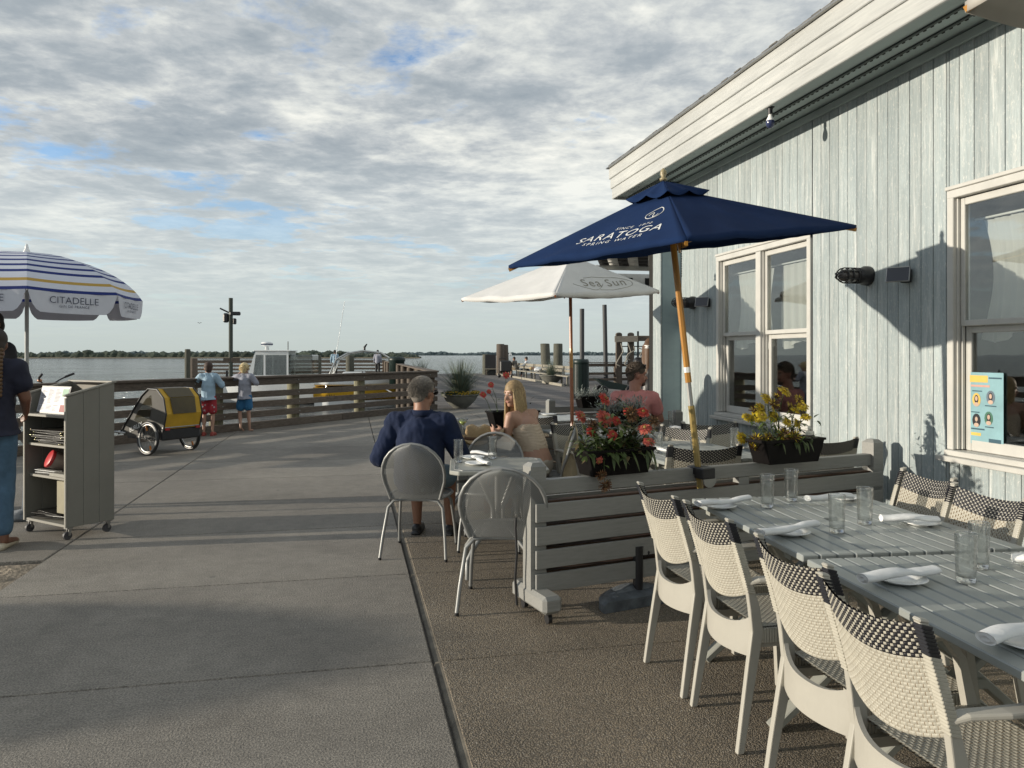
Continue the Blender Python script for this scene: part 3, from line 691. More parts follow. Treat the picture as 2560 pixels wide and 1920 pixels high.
def make_chair(label, group):
    t = thing('woven_chair', label, 'chair', (0, 0, 0), 0, group)
    def bsurf(u, v):
        uu = 2 * u - 1; bul = (1 - uu * uu); zt = 0.872 - 0.03 * bul; zb_ = 0.60 - 0.055 * bul; z = zb_ + (zt - zb_) * v
        p = Vector((uu * (HWC + 0.012), back_y(z) - 0.045 * bul, z)); n = Vector((0.35 * uu, 1, 0.25)).normalized(); return p, n
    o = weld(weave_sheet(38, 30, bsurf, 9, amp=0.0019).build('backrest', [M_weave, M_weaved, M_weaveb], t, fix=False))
    def ssurf(u, v):
        x = (2 * u - 1) * 0.185; y = -0.17 + v * 0.38; z = 0.462 - 0.012 * (1 - (2 * u - 1) ** 2) * math.sin(math.pi * v); return Vector((x, y, z)), Vector((0, 0, 1))
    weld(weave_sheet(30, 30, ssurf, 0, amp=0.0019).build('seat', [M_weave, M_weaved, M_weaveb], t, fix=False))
    b = MB()
    n = 34
    for (x0, y0, x1, y1) in ((-.19, -.17, -.19, .21), (.19, -.17, .19, .21), (-.19, .215, .19, .215)):
        for k in range(n):
            a = Vector((x0, y0, 0)).lerp(Vector((x1, y1, 0)), (k + .5) / n); hor = abs(x1 - x0) > .1
            b.box((a.x, a.y, 0.434), ((x1 - x0) / n * .86 if hor else .014, .014 if hor else (y1 - y0) / n * .86, 0.056), bev=0.002)
    b.build('seat_apron', M_weave, t)
    for s in (-1, 1):
        b = MB()
        path = [(s * 0.197, -0.262, 0.0), (s * 0.194, -0.236, 0.16), (s * 0.189, -0.208, 0.32), (s * 0.186, -0.186, 0.45), (s * 0.187, -0.198, 0.54), (s * 0.187, -0.216, 0.62), (s * 0.187, -0.254, 0.75), (s * 0.187, -0.299, 0.876)]
        wd = [0.028, 0.035, 0.043, 0.047, 0.042, 0.030, 0.024, 0.024]; vs_ = []
        for p, h in zip(path, wd):
            for dx, dy in ((-.012, -.5), (.012, -.5), (.012, .5), (-.012, .5)): vs_.append((p[0] + dx, p[1] + dy * h, p[2]))
        fs_ = [(i * 4 + k, i * 4 + (k + 1) % 4, i * 4 + 4 + (k + 1) % 4, i * 4 + 4 + k) for i in range(len(path) - 1) for k in range(4)] + [(3, 2, 1, 0), tuple(4 * (len(path) - 1) + k for k in range(4))]
        b.add(vs_, fs_); lg = b.build('rear_leg', M_cream, t)
        md = lg.modifiers.new('b', 'BEVEL'); md.width = 0.004; md.segments = 2; md.limit_method = 'ANGLE'
        # the band of strands wrapped round the post
        b = MB()
        for k in range(28):
            z = 0.605 + k * 0.0096; blk = k >= 20
            b.box((s * 0.190, back_y(z) - 0.001, z), (0.030, 0.033, 0.0094), (R(-14), 0, 0), 1 if blk else 0, bev=0.0016)
        b.build('post_wrap', [M_weave, M_weaveb], t)
        b = MB(); b.box((s * 0.188, -0.299, 0.878), (0.027, 0.030, 0.010), (R(-14), 0, 0), bev=0.004); b.build('post_cap', M_cream, t)
        b = MB(); vs_ = []
        for p, h in (((s * 0.19, 0.215, 0.0), .026), ((s * 0.19, 0.205, 0.25), .032), ((s * 0.19, 0.195, 0.43), .040), ((s * 0.205, 0.165, 0.60), .026), ((s * 0.215, 0.13, 0.655), .026)):
            for dx, dy in ((-.013, -.5), (.013, -.5), (.013, .5), (-.013, .5)): vs_.append((p[0] + dx, p[1] + dy * h, p[2]))
        b.add(vs_, [(i * 4 + k, i * 4 + (k + 1) % 4, i * 4 + 4 + (k + 1) % 4, i * 4 + 4 + k) for i in range(4) for k in range(4)] + [(3, 2, 1, 0), (16, 17, 18, 19)])
        b.build('front_leg', M_cream, t)
        b = MB(); pts = [(s * 0.19, -0.225, 0.635), (s * 0.200, -0.19, 0.650), (s * 0.222, -0.10, 0.657), (s * 0.226, 0.02, 0.658), (s * 0.220, 0.13, 0.664), (s * 0.215, 0.165, 0.655)]; vs_ = []
        for i, p in enumerate(pts):
            hw_ = [.014, .02, .024, .025, .024, .018][i]
            for dx, dz in ((-1, -.008), (1, -.008), (1, .008), (-1, .008)): vs_.append((p[0] + dx * hw_, p[1], p[2] + dz))
        b.add(vs_, [(i * 4 + k, i * 4 + (k + 1) % 4, i * 4 + 4 + (k + 1) % 4, i * 4 + 4 + k) for i in range(5) for k in range(4)] + [(3, 2, 1, 0), (20, 21, 22, 23)])
        o = b.build('armrest', M_cream, t); md = o.modifiers.new('b', 'BEVEL'); md.width = 0.005; md.segments = 2
    # curved lower back rail
    b = MB(); n = 16; vs_ = []; fs_ = []
    for i in range(n + 1):
        uu = 2 * i / n - 1; e = abs(uu) ** 3; bul = 1 - uu * uu
        zt = 0.458 + 0.045 * e; zb_ = 0.352 - 0.006 * bul; y = -0.200 - 0.045 * bul
        for (yy, zz) in ((y - .008, zb_), (y + .008, zb_), (y + .008, zt), (y - .008, zt)): vs_.append((uu * 0.178, yy, zz))
    fs_ = [(i * 4 + k, i * 4 + (k + 1) % 4, i * 4 + 4 + (k + 1) % 4, i * 4 + 4 + k) for i in range(n) for k in range(4)]
    b.add(vs_, fs_, 0, False); b.build('lower_back_rail', M_cream, t)
    b = MB()
    for s in (-1, 1): b = MB(); b.box((s * .17, 0.0, .40), (.02, .36, .03)); b.build('seat_rail', M_cream, t)
    return t
GW = 'woven chairs with black top bands'
ch0 = make_chair('farthest of the four woven chairs along the left side of the slatted tables', GW)
ch0.location = (1.675, 3.305, 0); ch0.rotation_euler = (0, 0, R(-88))
def chair(x, y, facing, label, wide=1.0, wz=1.0):
    c = dup(ch0, (x, y, 0), R(facing - 90), label); c.scale = (wide, 1, wz); return c
chair(1.69, 2.82, 0, 'woven chair second from the fence in the row left of the slatted tables', 1.0)
chair(1.675, 2.20, 0, 'woven chair third from the fence in the row left of the slatted tables', 1.04)
chair(1.605, 1.735, 0, 'nearest woven chair, its armrest and seat filling the bottom right corner', 1.0)
chair(2.655, 3.45, 180, 'farther of the two woven chairs between the slatted tables and the blue wall', 0.95)
chair(2.55, 2.95, 180, 'nearer of the two woven chairs between the slatted tables and the blue wall', 1.08)
EW = 1.32
chair(2.41, 5.16, 86, 'woven chair just behind the nearest fence, at the foot of the leaning umbrella pole', EW)
chair(3.21, 6.22, -96, 'woven chair with black band facing the camera under the left window', EW, 1.0)
chair(2.98, 7.10, -60, 'woven chair with black band in front of the blue corner pier', EW)
chair(2.62, 5.98, -140, 'woven chair with black band turned sideways, behind the red flowers and a tumbler', 1.2)
chair(2.08, 6.45, -75, 'woven chair with black band and a tote bag hanging on its corner', 1.2)
chair(1.98, 7.95, 60, 'woven chair with black band beyond the second fence, next to a white plate', EW)
chair(3.50, 5.38, 86, 'woven chair with black band between the yellow flower box and the fence end post', 1.25)
pink_chair = chair(3.12, 8.28, 100, 'woven chair the man in the pink shirt sits on', 1.25)
# ------------------------------------------------------------------ slatted tables
M_slat = mat('grey_green_table_paint', (0.285, 0.305, 0.295), 0.36, var=0.08, scale=5, bump=0.08, bscale=30, rndobj=0.06)
M_slat2 = mat('table_leg_paint', (0.27, 0.275, 0.245), 0.5, var=0.08)
def slat_table(label, W_, L_, loc, rot, hole=True, n=13, group='slatted grey tables'):
    t = thing('slatted_table', label, 'table', loc, rot, group); pitch = W_ / n
    me = None
    for i in range(n):
        x = -W_ / 2 + (i + .5) * pitch
        if hole and i == n // 2:
            for s in (-1, 1):
                b = MB(); b.box((x, s * (L_ / 4 + 0.018), 0.737), (pitch - .006, L_ / 2 - 0.036, .026), bev=.004); b.build('slat', M_slat, t)
            continue
        if me is None:
            b = MB(); b.box((0, 0, 0), (pitch - .006, L_, .026), bev=.004); me = b.mesh('slat'); me.materials.append(M_slat)
        o = obj('slat', me, None, t); o.location = (x, rnd.uniform(-.002, .002), 0.737 + rnd.uniform(-.0008, .0008))
    b = MB()
    for y in (-L_ / 2 + .16, 0.07, L_ / 2 - .16): b.box((0, y, .708), (W_ - .05, .05, .03), bev=.003)
    for s in (-1, 1): b.box((s * (W_ / 2 - .12), 0, .683), (.03, L_ - .3, .018), bev=.003)
    b.build('batten', M_slat2, t)
    for y in (-L_ / 2 + .22, L_ / 2 - .22):
        for s in (-1, 1):
            b = MB(); b.beam((s * (W_ / 2 + .02), y + s * .016, 0.005), (-s * (W_ / 2 - .16), y + s * .016, .69), .03, .062, (0, 1, 0), bev=.004)
            b.build('leg', M_slat2, t)
        b = MB(); b.box((0, y, .37), (.12, .07, .03)); b.build('stretcher', M_slat2, t)
    b = MB(); b.box((0, 0, .30), (.045, L_ - .44, .03)); b.build('stretcher', M_slat2, t)
    return t
TA = -R(4.5)
slat_table('far grey slatted table with an umbrella hole, laid with four plates, against the fence', 0.93, 1.14, (2.155, 3.09, 0), TA)
slat_table('near grey slatted table running out of the picture, laid with plates', 0.93, 1.30, (2.045, 1.825, 0), TA)
slat_table('grey slatted table between the two fences, in front of the left window', 0.9, 1.15, (2.55, 5.60, 0), R(4), group='slatted grey tables')
slat_table('grey slatted table at the second fence, partly hidden by red flowers', 0.85, 0.95, (2.35, 7.0, 0), R(8), False)
slat_table('grey slatted table beyond the second fence, beside the man in pink', 0.8, 0.8, (2.35, 8.75, 0), R(8), False)
# ------------------------------------------------------------------ tableware
def m_tumbler():
    n = NB('clear_glass'); n.N.remove(n.b); g = n.nd('ShaderNodeBsdfGlass'); g.inputs['IOR'].default_value = 1.45; g.inputs['Roughness'].default_value = 0.0
    g.inputs[0].default_value = (0.96, 0.97, 0.97, 1); tr = n.nd('ShaderNodeBsdfTransparent'); tr.inputs[0].default_value = (0.985, 0.99, 0.985, 1)
    gl = n.nd('ShaderNodeBsdfGlossy'); gl.inputs['Roughness'].default_value = 0.02
    lw = n.nd('ShaderNodeLayerWeight'); lw.inputs[0].default_value = 0.5
    f = n.ramp(lw.outputs['Facing'], [(0.0, 0.05), (0.55, 0.13), (0.82, 0.5), (1.0, 0.85)])
    m = n.nd('ShaderNodeMixShader'); n.L.new(f, m.inputs[0]); n.L.new(tr.outputs[0], m.inputs[1]); n.L.new(gl.outputs[0], m.inputs[2])
    m2 = n.nd('ShaderNodeMixShader'); m2.inputs[0].default_value = 0.22; n.L.new(m.outputs[0], m2.inputs[1]); n.L.new(g.outputs[0], m2.inputs[2]); n.L.new(m2.outputs[0], n.out.inputs[0]); return n.m
M_tumb = m_tumbler(); TZ = 0.7515
b = MB(); b.lathe([(0.0, 0.0), (.027, 0), (.030, .002), (.0305, .012), (.0315, .05), (.0345, .158), (.0338, .160), (.0328, .158), (.0295, .05), (.0285, .020), (.020, .016), (0.0, .015)], n=28)
ti = rnd; tum_me = b.mesh('tumbler'); tum_me.materials.append(M_tumb)
b = MB(); b.lathe([(.0338 + .0011 * math.cos(a), .1595 + .0011 * math.sin(a)) for a in [2 * math.pi * k / 6 for k in range(6)]], n=28, close=True); rim_me = b.mesh('rim')
b = MB(); b.lathe([(0, .0005), (.0285, .0005), (.0292, .004), (.0285, .015), (.018, .017), (0, .0165)], n=28); base_me = b.mesh('base')
M_rim = m_glass('glass_rim', (.8, .82, .82), .55, .08); rim_me.materials.append(M_rim)
_n = NB('thick_glass_base'); _n.set(0.02); _n.b.inputs['Transmission Weight'].default_value = 1.0; _n.b.inputs['IOR'].default_value = 1.45; base_me.materials.append(_n.m)
def tumbler(px, py, label, h=TZ, cup=None):
    p = cup if cup is not None else G(px, py, h); o = obj('tumbler', tum_me, None, None, (p[0], p[1], h)); obj('rim', rim_me, None, o); obj('base', base_me, None, o); return tag(o, label, 'glass', 'clear highball glasses')
tumbler(1918, 1268, 'clear empty tumbler on the far slatted table, shorter of the two nearest the fence')
tumbler(1978, 1252, 'clear empty tumbler nearest the fence rail on the far slatted table')
tumbler(2092, 1331, 'clear empty tumbler at the middle of the far slatted table, left of its pair')
tumbler(2162, 1309, 'clear empty tumbler at the middle of the far slatted table, right of its pair')
tumbler(2415, 1455, 'clear empty tumbler on the near slatted table, in front of another')
tumbler(2448, 1420, 'clear empty tumbler on the near slatted table, behind another by the woven chair')
tumbler(1646, 1133, 'clear tumbler behind the red flower box, on the table between the fences')
tumbler(1738, 1150, 'clear tumbler right of the leaning umbrella pole, behind the fence')
tumbler(1835, 1120, 'clear tumbler left of the yellow flowers, on the table between the fences')
tumbler(1678, 1066, 'clear tumbler in front of the blue corner pier', h=TZ)
M_plate = mat('white_china', (0.72, 0.73, 0.72), 0.22, var=0.02)
M_nap = mat('white_napkin_cloth', (0.70, 0.71, 0.71), 0.85, var=0.04, scale=30, bump=0.35, bscale=40)
b = MB(); b.lathe([(0, .004), (.045, .004), (.052, .008), (.085, .017), (.087, .015), (.054, .003), (.05, 0), (0, 0)], n=36)
plate_me = b.mesh('plate'); plate_me.materials.append(M_plate)
def plate(px, py, label, h=TZ, s=1.0):
    p = G(px, py, h + .01); o = obj('side_plate', plate_me, None, None, (p.x, p.y, h)); o.scale = (s, s, s); return tag(o, label, 'plate', 'white side plates')
def napkin(pxa, pya, pxb, pyb, label, h=TZ, r=0.018, seed=0, twist=0.5):
    """a rolled napkin: a cloth tube, pinched and wrapped unevenly, with loose spiral ends"""
    a = G(pxa, pya, h + .03); c = G(pxb, pyb, h + .03); rr = random.Random(seed); bb = MB(); d = (c - a); n = 34; ns = 18; Ln = d.length
    x = d.normalized(); z = Vector((0, 0, 1)); y = z.cross(x); vs_ = []; mid = (a + c) / 2
    for i in range(n + 1):
        t = i / n; pin = 1 - twist * math.exp(-((t - .62) / .09) ** 2) * .35; rad = r * pin * (1.0 + .03 * math.sin(t * 11 + seed)) * (1.05 - .12 * t)
        for k in range(ns):
            q = 2 * math.pi * k / ns; w_ = 1 + .05 * math.sin(2 * q + t * 3 + seed) + .07 * mn.noise(Vector((t * 5, math.cos(q) * 1.5, seed + math.sin(q)))) + .02 * math.sin(9 * q + seed + t * 6)
            vs_.append(a - mid + x * (t * Ln) + y * math.cos(q) * rad * 1.45 * w_ + z * (math.sin(q) * rad * .78 * w_ + .004 * math.sin(t * 7 + seed)))
    fs_ = [(i * ns + k, i * ns + (k + 1) % ns, (i + 1) * ns + (k + 1) % ns, (i + 1) * ns + k) for i in range(n) for k in range(ns)]
    bb.add(vs_, fs_, 0, True)
    for e, sg in ((0, -1), (n, 1)):  # rolled ends: recessed spiral
        ring = vs_[e * ns:(e + 1) * ns]; cc = sum(ring, Vector()) / ns; o_ = [cc + (v - cc) * .72 - x * sg * .006 for v in ring]; i_ = [cc + (v - cc) * .5 + x * sg * .003 for v in ring]; j_ = [cc + (v - cc) * .25 - x * sg * .008 for v in ring]
        allv = ring + o_ + i_ + j_; f2 = [(l * ns + k, l * ns + (k + 1) % ns, (l + 1) * ns + (k + 1) % ns, (l + 1) * ns + k) for l in range(3) for k in range(ns)] + [tuple(3 * ns + k for k in range(ns))]
        bb.add(allv, f2, 0, True)
    o = bb.build('rolled_napkin', M_nap, None, (mid.x, mid.y, mid.z - 0.005)); return tag(o, label, 'napkin', 'rolled white napkins')
S_ = [((1797, 1264), (1745, 1258, 1872, 1243), 'at the corner of the far slatted table next to the first woven chair'),
      ((1973, 1329), (1899, 1330, 2040, 1306), 'on the far slatted table, beside the third woven chair'),
      ((2108, 1243), (2018, 1243, 2128, 1236), 'on the far slatted table, behind two tumblers by the fence end post'),
      ((2298, 1305), (2202, 1290, 2345, 1293), 'on the far slatted table, before the two wall side chairs'),
      ((2248, 1446), (2156, 1440, 2338, 1418), 'on the near slatted table, left of its two tumblers'),
      ((2575, 1604), (2464, 1590, 2640, 1545), 'at the right edge of the picture on the near slatted table')]
for i, (p, n_, s) in enumerate(S_):
    plate(*p, 'white plate ' + s); napkin(*n_, 'white napkin ' + s, seed=i + 1, twist=0.2 if i in (3, 5) else .8, h=TZ + .012)
plate(2600, 1400, 'white side plate cut by the right edge, wall side of the near slatted table'); napkin(2530, 1388, 2660, 1402, 'white napkin cut by the right edge, wall side of the near slatted table', seed=11, h=TZ + .012)
plate(1690, 1128, 'white plate behind the red flower box on the table between the fences'); napkin(1640, 1118, 1700, 1128, 'crumpled white napkin behind the red flower box', seed=21, h=TZ + .012)
napkin(1676, 1066, 1706, 1068, 'white napkin on the table in front of the blue corner pier', seed=23)
plate(1372, 1036, 'white plate beyond the second fence, left of a black banded chair', s=1.15)
# ------------------------------------------------------------------ slatted fences on castered feet
M_brown = mat('raw_brown_batten', (0.055, 0.028, 0.016), 0.7, var=0.3)
def barrier(label, A, B, extra=None, feet=True):
    A = Vector((A[0], A[1], 0)); B = Vector((B[0], B[1], 0)); d = B - A; L_ = d.length; ang = math.atan2(d.y, d.x)
    t = thing('slatted_fence', label, 'fence', A, ang, 'grey slatted fences between the tables')
    for x in (0.05, L_ - 0.05):
        b = MB(); h = .88; s = .05; c = .022
        vs_ = [(x + sx * s, sy * s, 0.09) for sx, sy in ((-1, -1), (1, -1), (1, 1), (-1, 1))] + [(x + sx * s, sy * s, h - c) for sx, sy in ((-1, -1), (1, -1), (1, 1), (-1, 1))] + [(x + sx * (s - c), sy * (s - c), h) for sx, sy in ((-1, -1), (1, -1), (1, 1), (-1, 1))]
        b.add(vs_, [(3, 2, 1, 0)] + [(i, (i + 1) % 4, 4 + (i + 1) % 4, 4 + i) for i in range(4)] + [(4 + i, 4 + (i + 1) % 4, 8 + (i + 1) % 4, 8 + i) for i in range(4)] + [(8, 9, 10, 11)])
        b.build('post', M_grey, t)
        b = MB(); b.box((x, -.02, .115), (.12, .42, .10), bev=.02); b.build('foot', M_grey, t)
        for y in (-.17, .13):
            b = MB(); b.tube([(x, y, .066), (x, y, .05)], .02, 10); b.tube([(x - .012, y, .028), (x + .012, y, .028)], .027, 14); b.build('caster', M_black, t)
    b = MB(); b.box((L_ / 2, 0, .734), (L_ - .2, .058, .084), bev=.003); b.build('top_rail', M_grey, t)
    zs = [(.544, .648), (.412, .516), (.278, .382), (.143, .247)]
    for z0, z1 in zs:
        b = MB(); b.box((L_ / 2, -.062, (z0 + z1) / 2), (L_ - .05, .022, z1 - z0), bev=.002); b.build('slat', M_grey, t)
        b = MB(); b.box((L_ / 2, .062, (z0 + z1) / 2 + .02), (L_ - .05, .022, z1 - z0), bev=.002); b.build('slat', M_grey, t)
    for z0, z1 in ((.648, .676), (.516, .532), (.382, .399), (.247, .265)):
        b = MB(); b.box((L_ / 2, .0, (z0 + z1) / 2 - .02), (L_ - .22, .05, .024)); b.build('batten', M_brown, t)
    for x in (L_ * .55,):
        b = MB(); b.box((x, 0, .40), (.085, .058, .58)); b.build('centre_post', M_grey, t)
    return t, A, d.normalized(), L_
B1 = barrier('nearest grey slatted fence, carrying the red and the yellow flower boxes', (0.985, 4.26), (3.80, 4.94))
B2 = barrier('second grey slatted fence, behind the blonde woman, clamped to the white umbrella pole', (0.97, 7.40), (3.62, 7.99))
B3 = barrier('farthest grey slatted fence, with a silver leaved flower box on it', (2.66, 10.24), (5.2, 10.8))
# bolt and strap hardware on the fence end
t = thing('black_strap', 'black strap and hook hanging down the end of the nearest fence', 'strap', (0.925, 4.28, 0)); b = MB()
b.tube([(0, 0, .60), (-.005, -.01, .50), (.004, -.01, .36), (-.004, 0, .22), (.003, -.01, .06)], .008, 6); b.build('strap', M_black, t)
b = MB(); b.ell((0, -.01, .585), (.012, .012, .02)); b.tube([(-.03, -.01, .62), (0, -.01, .60), (.02, -.01, .55)], .007, 6); b.build('hook', M_metal, t)
# ------------------------------------------------------------------ metal mesh chairs and small tables
def m_mesh():
    n = NB('perforated_steel'); n.set(0.5, 0.2); n.col((0.20, 0.205, 0.20))
    sep = n.nd('ShaderNodeSeparateXYZ'); n.L.new(n.tc(), sep.inputs[0]); s = n.math('ADD', sep.outputs[1], sep.outputs[2])
    a = n.math('ADD', sep.outputs[0], s); c = n.math('SUBTRACT', sep.outputs[0], s)
    fa = n.math('PINGPONG', n.math('MULTIPLY', a, 105), 0.5); fc = n.math('PINGPONG', n.math('MULTIPLY', c, 105), 0.5)
    hole = n.math('MULTIPLY', n.math('GREATER_THAN', fa, 0.26), n.math('GREATER_THAN', fc, 0.26))
    tr = n.nd('ShaderNodeBsdfTransparent'); mx = n.nd('ShaderNodeMixShader'); n.L.new(hole, mx.inputs[0]); n.L.new(n.b.outputs[0], mx.inputs[1]); n.L.new(tr.outputs[0], mx.inputs[2])
    n.L.new(mx.outputs[0], n.out.inputs[0]); return n.m
M_mesh = m_mesh(); M_steel = mat('painted_steel_tube', (0.25, 0.255, 0.25), 0.42, 0.3, var=0.05)
def make_mesh_chair(label):
    t = thing('mesh_chair', label, 'chair', (0, 0, 0), 0, 'grey metal mesh chairs')
    # back: arch outline from the rear seat corners
    def arch(a, s=1.0):  # a 0..pi
        x = -0.232 * math.cos(a) * s; zz = 0.63 + 0.225 * math.sin(a) * s; return x, zz
    out = [(-0.185, -0.19, 0.435), (-0.205, -0.205, 0.50), (-0.226, -0.225, 0.57)]
    for i in range(13):
        a = math.pi * i / 12; x, z = arch(a); out.append((x, -0.24 - 0.07 * (z - .6) / .25, z))
    out += [(0.226, -0.225, 0.57), (0.205, -0.205, 0.50), (0.185, -0.19, 0.435)]
    b = MB(); b.tube(out, 0.0115, 8); b.build('back_frame', M_steel, t)
    b = MB(); vs_ = []; n = len(out); mm = 10
    half = n // 2
    for i in range(half + 1):
        l = Vector(out[i]); r_ = Vector(out[n - 1 - i])
        for k in range(mm + 1):
            u = k / mm; p = l.lerp(r_, u); bul = 1 - (2 * u - 1) ** 2; p.y -= 0.03 * bul * min(1, i / 3 + .3); vs_.append(p)
    b.add(vs_, [(i * (mm + 1) + k, i * (mm + 1) + k + 1, (i + 1) * (mm + 1) + k + 1, (i + 1) * (mm + 1) + k) for i in range(half) for k in range(mm)], 0, True); b.build('back_mesh', M_mesh, t, fix=False)
    seat = [(-0.19, -0.19), (-0.225, -0.05), (-0.225, 0.10), (-0.19, 0.19), (-0.10, 0.235), (0, 0.245), (0.10, 0.235), (0.19, 0.19), (0.225, 0.10), (0.225, -0.05), (0.19, -0.19)]
    b = MB(); b.tube([(x, y, 0.442) for x, y in seat], 0.011, 8); b.build('seat_frame', M_steel, t)
    b = MB(); vs_ = [(0, 0, 0.430)] + [(x, y, 0.442) for x, y in seat]; b.add(vs_, [(0, i, i + 1) for i in range(1, len(seat))] + [(0, len(seat), 1)], 0, True); b.build('seat_mesh', M_mesh, t, fix=False)
    for s in (-1, 1):
        b = MB(); b.tube([(s * .10, -0.165, .425), (s * .165, -0.17, .418), (s * .205, -0.185, .37), (s * .232, -0.235, .16), (s * .245, -0.27, 0.012)], .0115, 8); b.build('leg', M_steel, t)
        b = MB(); b.tube([(s * .10, 0.15, .425), (s * .165, 0.155, .418), (s * .20, 0.17, .37), (s * .222, 0.215, .16), (s * .23, 0.24, 0.012)], .0115, 8); b.build('leg', M_steel, t)
        for (x_, y_) in ((s * .245, -.27), (s * .23, .24)): b = MB(); b.tube([(x_, y_, 0), (x_, y_, .018)], .0125, 8); b.build('foot_cap', M_black, t)
    b = MB(); b.tube([(-.12, -.165, .424), (.12, -.165, .424)], .010, 8); b.tube([(-.12, .15, .424), (.12, .15, .424)], .010, 8); b.build('crossbar', M_steel, t)
    return t
mc0 = make_mesh_chair('round backed metal mesh chair the man in the navy shirt sits on')
def fac(xc, z, a):   # place by distance along the view; a: degrees the chair faces, 0 = away from the camera
    p = C2W(xc, z, 0); return p, math.degrees(CAM_ROT) + a
p, a = fac(-0.695, 5.80, -6); mc0.location = p; mc0.rotation_euler = (0, 0, R(a)); mc0.scale = (1, 1, 1.0)
p, a = fac(-0.035, 4.62, -4); MCB = dup(mc0, p, R(a), 'nearest round backed metal mesh chair, empty, against the end of the fence'); MCB.scale = (1.08, 1, 1)
p, a = fac(-0.16, 5.98, 176); dup(mc0, p, R(a), 'empty metal mesh chair behind the small grey table, facing the camera')
p, a = fac(0.25, 6.70, 82); dup(mc0, p, R(a), 'metal mesh chair seen from the side, the blonde woman sits on it')
def small_table(label, loc, rot):
    t = thing('small_square_table', label, 'table', loc, rot, 'small grey tables'); b = MB()
    h = .33; c = .06; poly = [(-h + c, -h), (h - c, -h), (h, -h + c), (h, h - c), (h - c, h), (-h + c, h), (-h, h - c), (-h, -h + c)]
    b.prism(poly, .712, .742); o = b.build('tabletop', M_slat2, t); md = o.modifiers.new('b', 'BEVEL'); md.width = .007; md.segments = 2
    b = MB(); g = [(x * .9, y * .9) for x, y in poly]; b.tube([(x, y, .7425) for x, y in g] + [(g[0][0], g[0][1], .7425)], .004, 4); b.build('edge_groove', M_steel, t)
    b = MB(); b.tube([(0, 0, .70), (0, 0, .42)], .022, 10); b.build('column', M_steel, t)
    for k in range(4):
        a = math.pi / 4 + k * math.pi / 2; c_, s_ = math.cos(a), math.sin(a)
        b = MB(); b.tube([(.20 * c_, .20 * s_, .70), (.05 * c_, .05 * s_, .45), (.05 * c_, .05 * s_, .36), (.24 * c_, .24 * s_, .20), (.30 * c_, .30 * s_, .13), (.30 * c_, .30 * s_, 0.005)], .0155, 8); b.build('leg', M_steel, t)
    b = MB(); b.box((0, 0, .70), (.4, .4, .02)); b.build('top_plate', M_steel, t); return t
T3 = C2W(-0.10, 5.28, 0); small_table('small grey square table laid with two tumblers and two plates', T3, CAM_ROT + R(4))
T4 = C2W(-0.34, 6.72, 0); small_table('small grey square table between the man in navy and the blonde woman', T4, CAM_ROT)
h3 = .742
tumbler(1146, 1156, 'clear tumbler at the left of the small grey table', h3); tumbler(1231, 1147, 'clear tumbler at the back right of the small grey table', h3)
plate(1182, 1143, 'white plate at the back of the small grey table', h3); plate(1193, 1158, 'white plate at the front of the small grey table', h3)
napkin(1180, 1128, 1236, 1134, 'rolled white napkin on the back plate of the small grey table', h3, .015, 31); napkin(1186, 1140, 1224, 1158, 'rolled white napkin on the front plate of the small grey table', h3, .015, 32)
# martini and hat
p = G(1157, 1097, h3); t = thing('martini_glass', 'martini glass of pale green drink on the table between the couple', 'glass', (p.x, p.y, h3)); b = MB()
b.lathe([(0, 0), (.036, .002), (.036, .004), (.006, .009), (.004, .03), (.004, .11), (.008, .118), (.056, .185), (.055, .185), (.006, .120), (0, .120)], n=24); b.build('glass_bowl', M_tumb, t)
b = MB(); b.lathe([(0, .121), (.006, .122), (.036, .158), (0, .158)], n=24); b.build('drink', mat('pale_green_drink', (0.35, 0.42, 0.12), 0.1), t)
p = G(1190, 1106, h3); t = thing('straw_hat', 'tan straw hat with a curled brim lying on the table between the couple', 'hat', (p.x + .02, p.y, h3), CAM_ROT); t.scale = (1.22, 1.22, 1.3)
def m_straw():
    n = NB('straw'); n.set(.8); wv = n.nd('ShaderNodeTexWave'); wv.bands_direction = 'Z'; wv.inputs['Scale'].default_value = 45; wv.inputs['Distortion'].default_value = 3; n.L.new(n.tc(), wv.inputs[0])
    n.col(n.ramp(wv.outputs[0], [(0, (.22, .145, .07)), (1, (.42, .30, .155))])); n.bump(wv.outputs[0], .6, .004); return n.m
M_straw = m_straw(); b = MB(); prof = [(0.0, .118), (.05, .122), (.083, .108), (.096, .06), (.10, .02), (.125, .012), (.16, .02), (.185, .045), (.183, .049), (.155, .026), (.1, .022)]
b.lathe(prof, n=30); o = b.build('crown', M_straw, t, fix=False)
for v in o.data.vertices:
    r_ = math.hypot(v.co.x, v.co.y); a_ = math.atan2(v.co.y, v.co.x)
    if r_ > .11: v.co.z += (r_ - .11) * .55 * math.cos(2 * a_) + .1 * (r_ - .11) * math.sin(5 * a_)
    elif v.co.z > .09: v.co.z -= .022 * math.exp(-(v.co.x / .03) ** 2)
b = MB(); b.lathe([(.0985, .022), (.1005, .022), (.0985, .042), (.097, .042)], n=30); b.build('hat_band', mat('brown_band', (.10, .055, .03), .8), t)
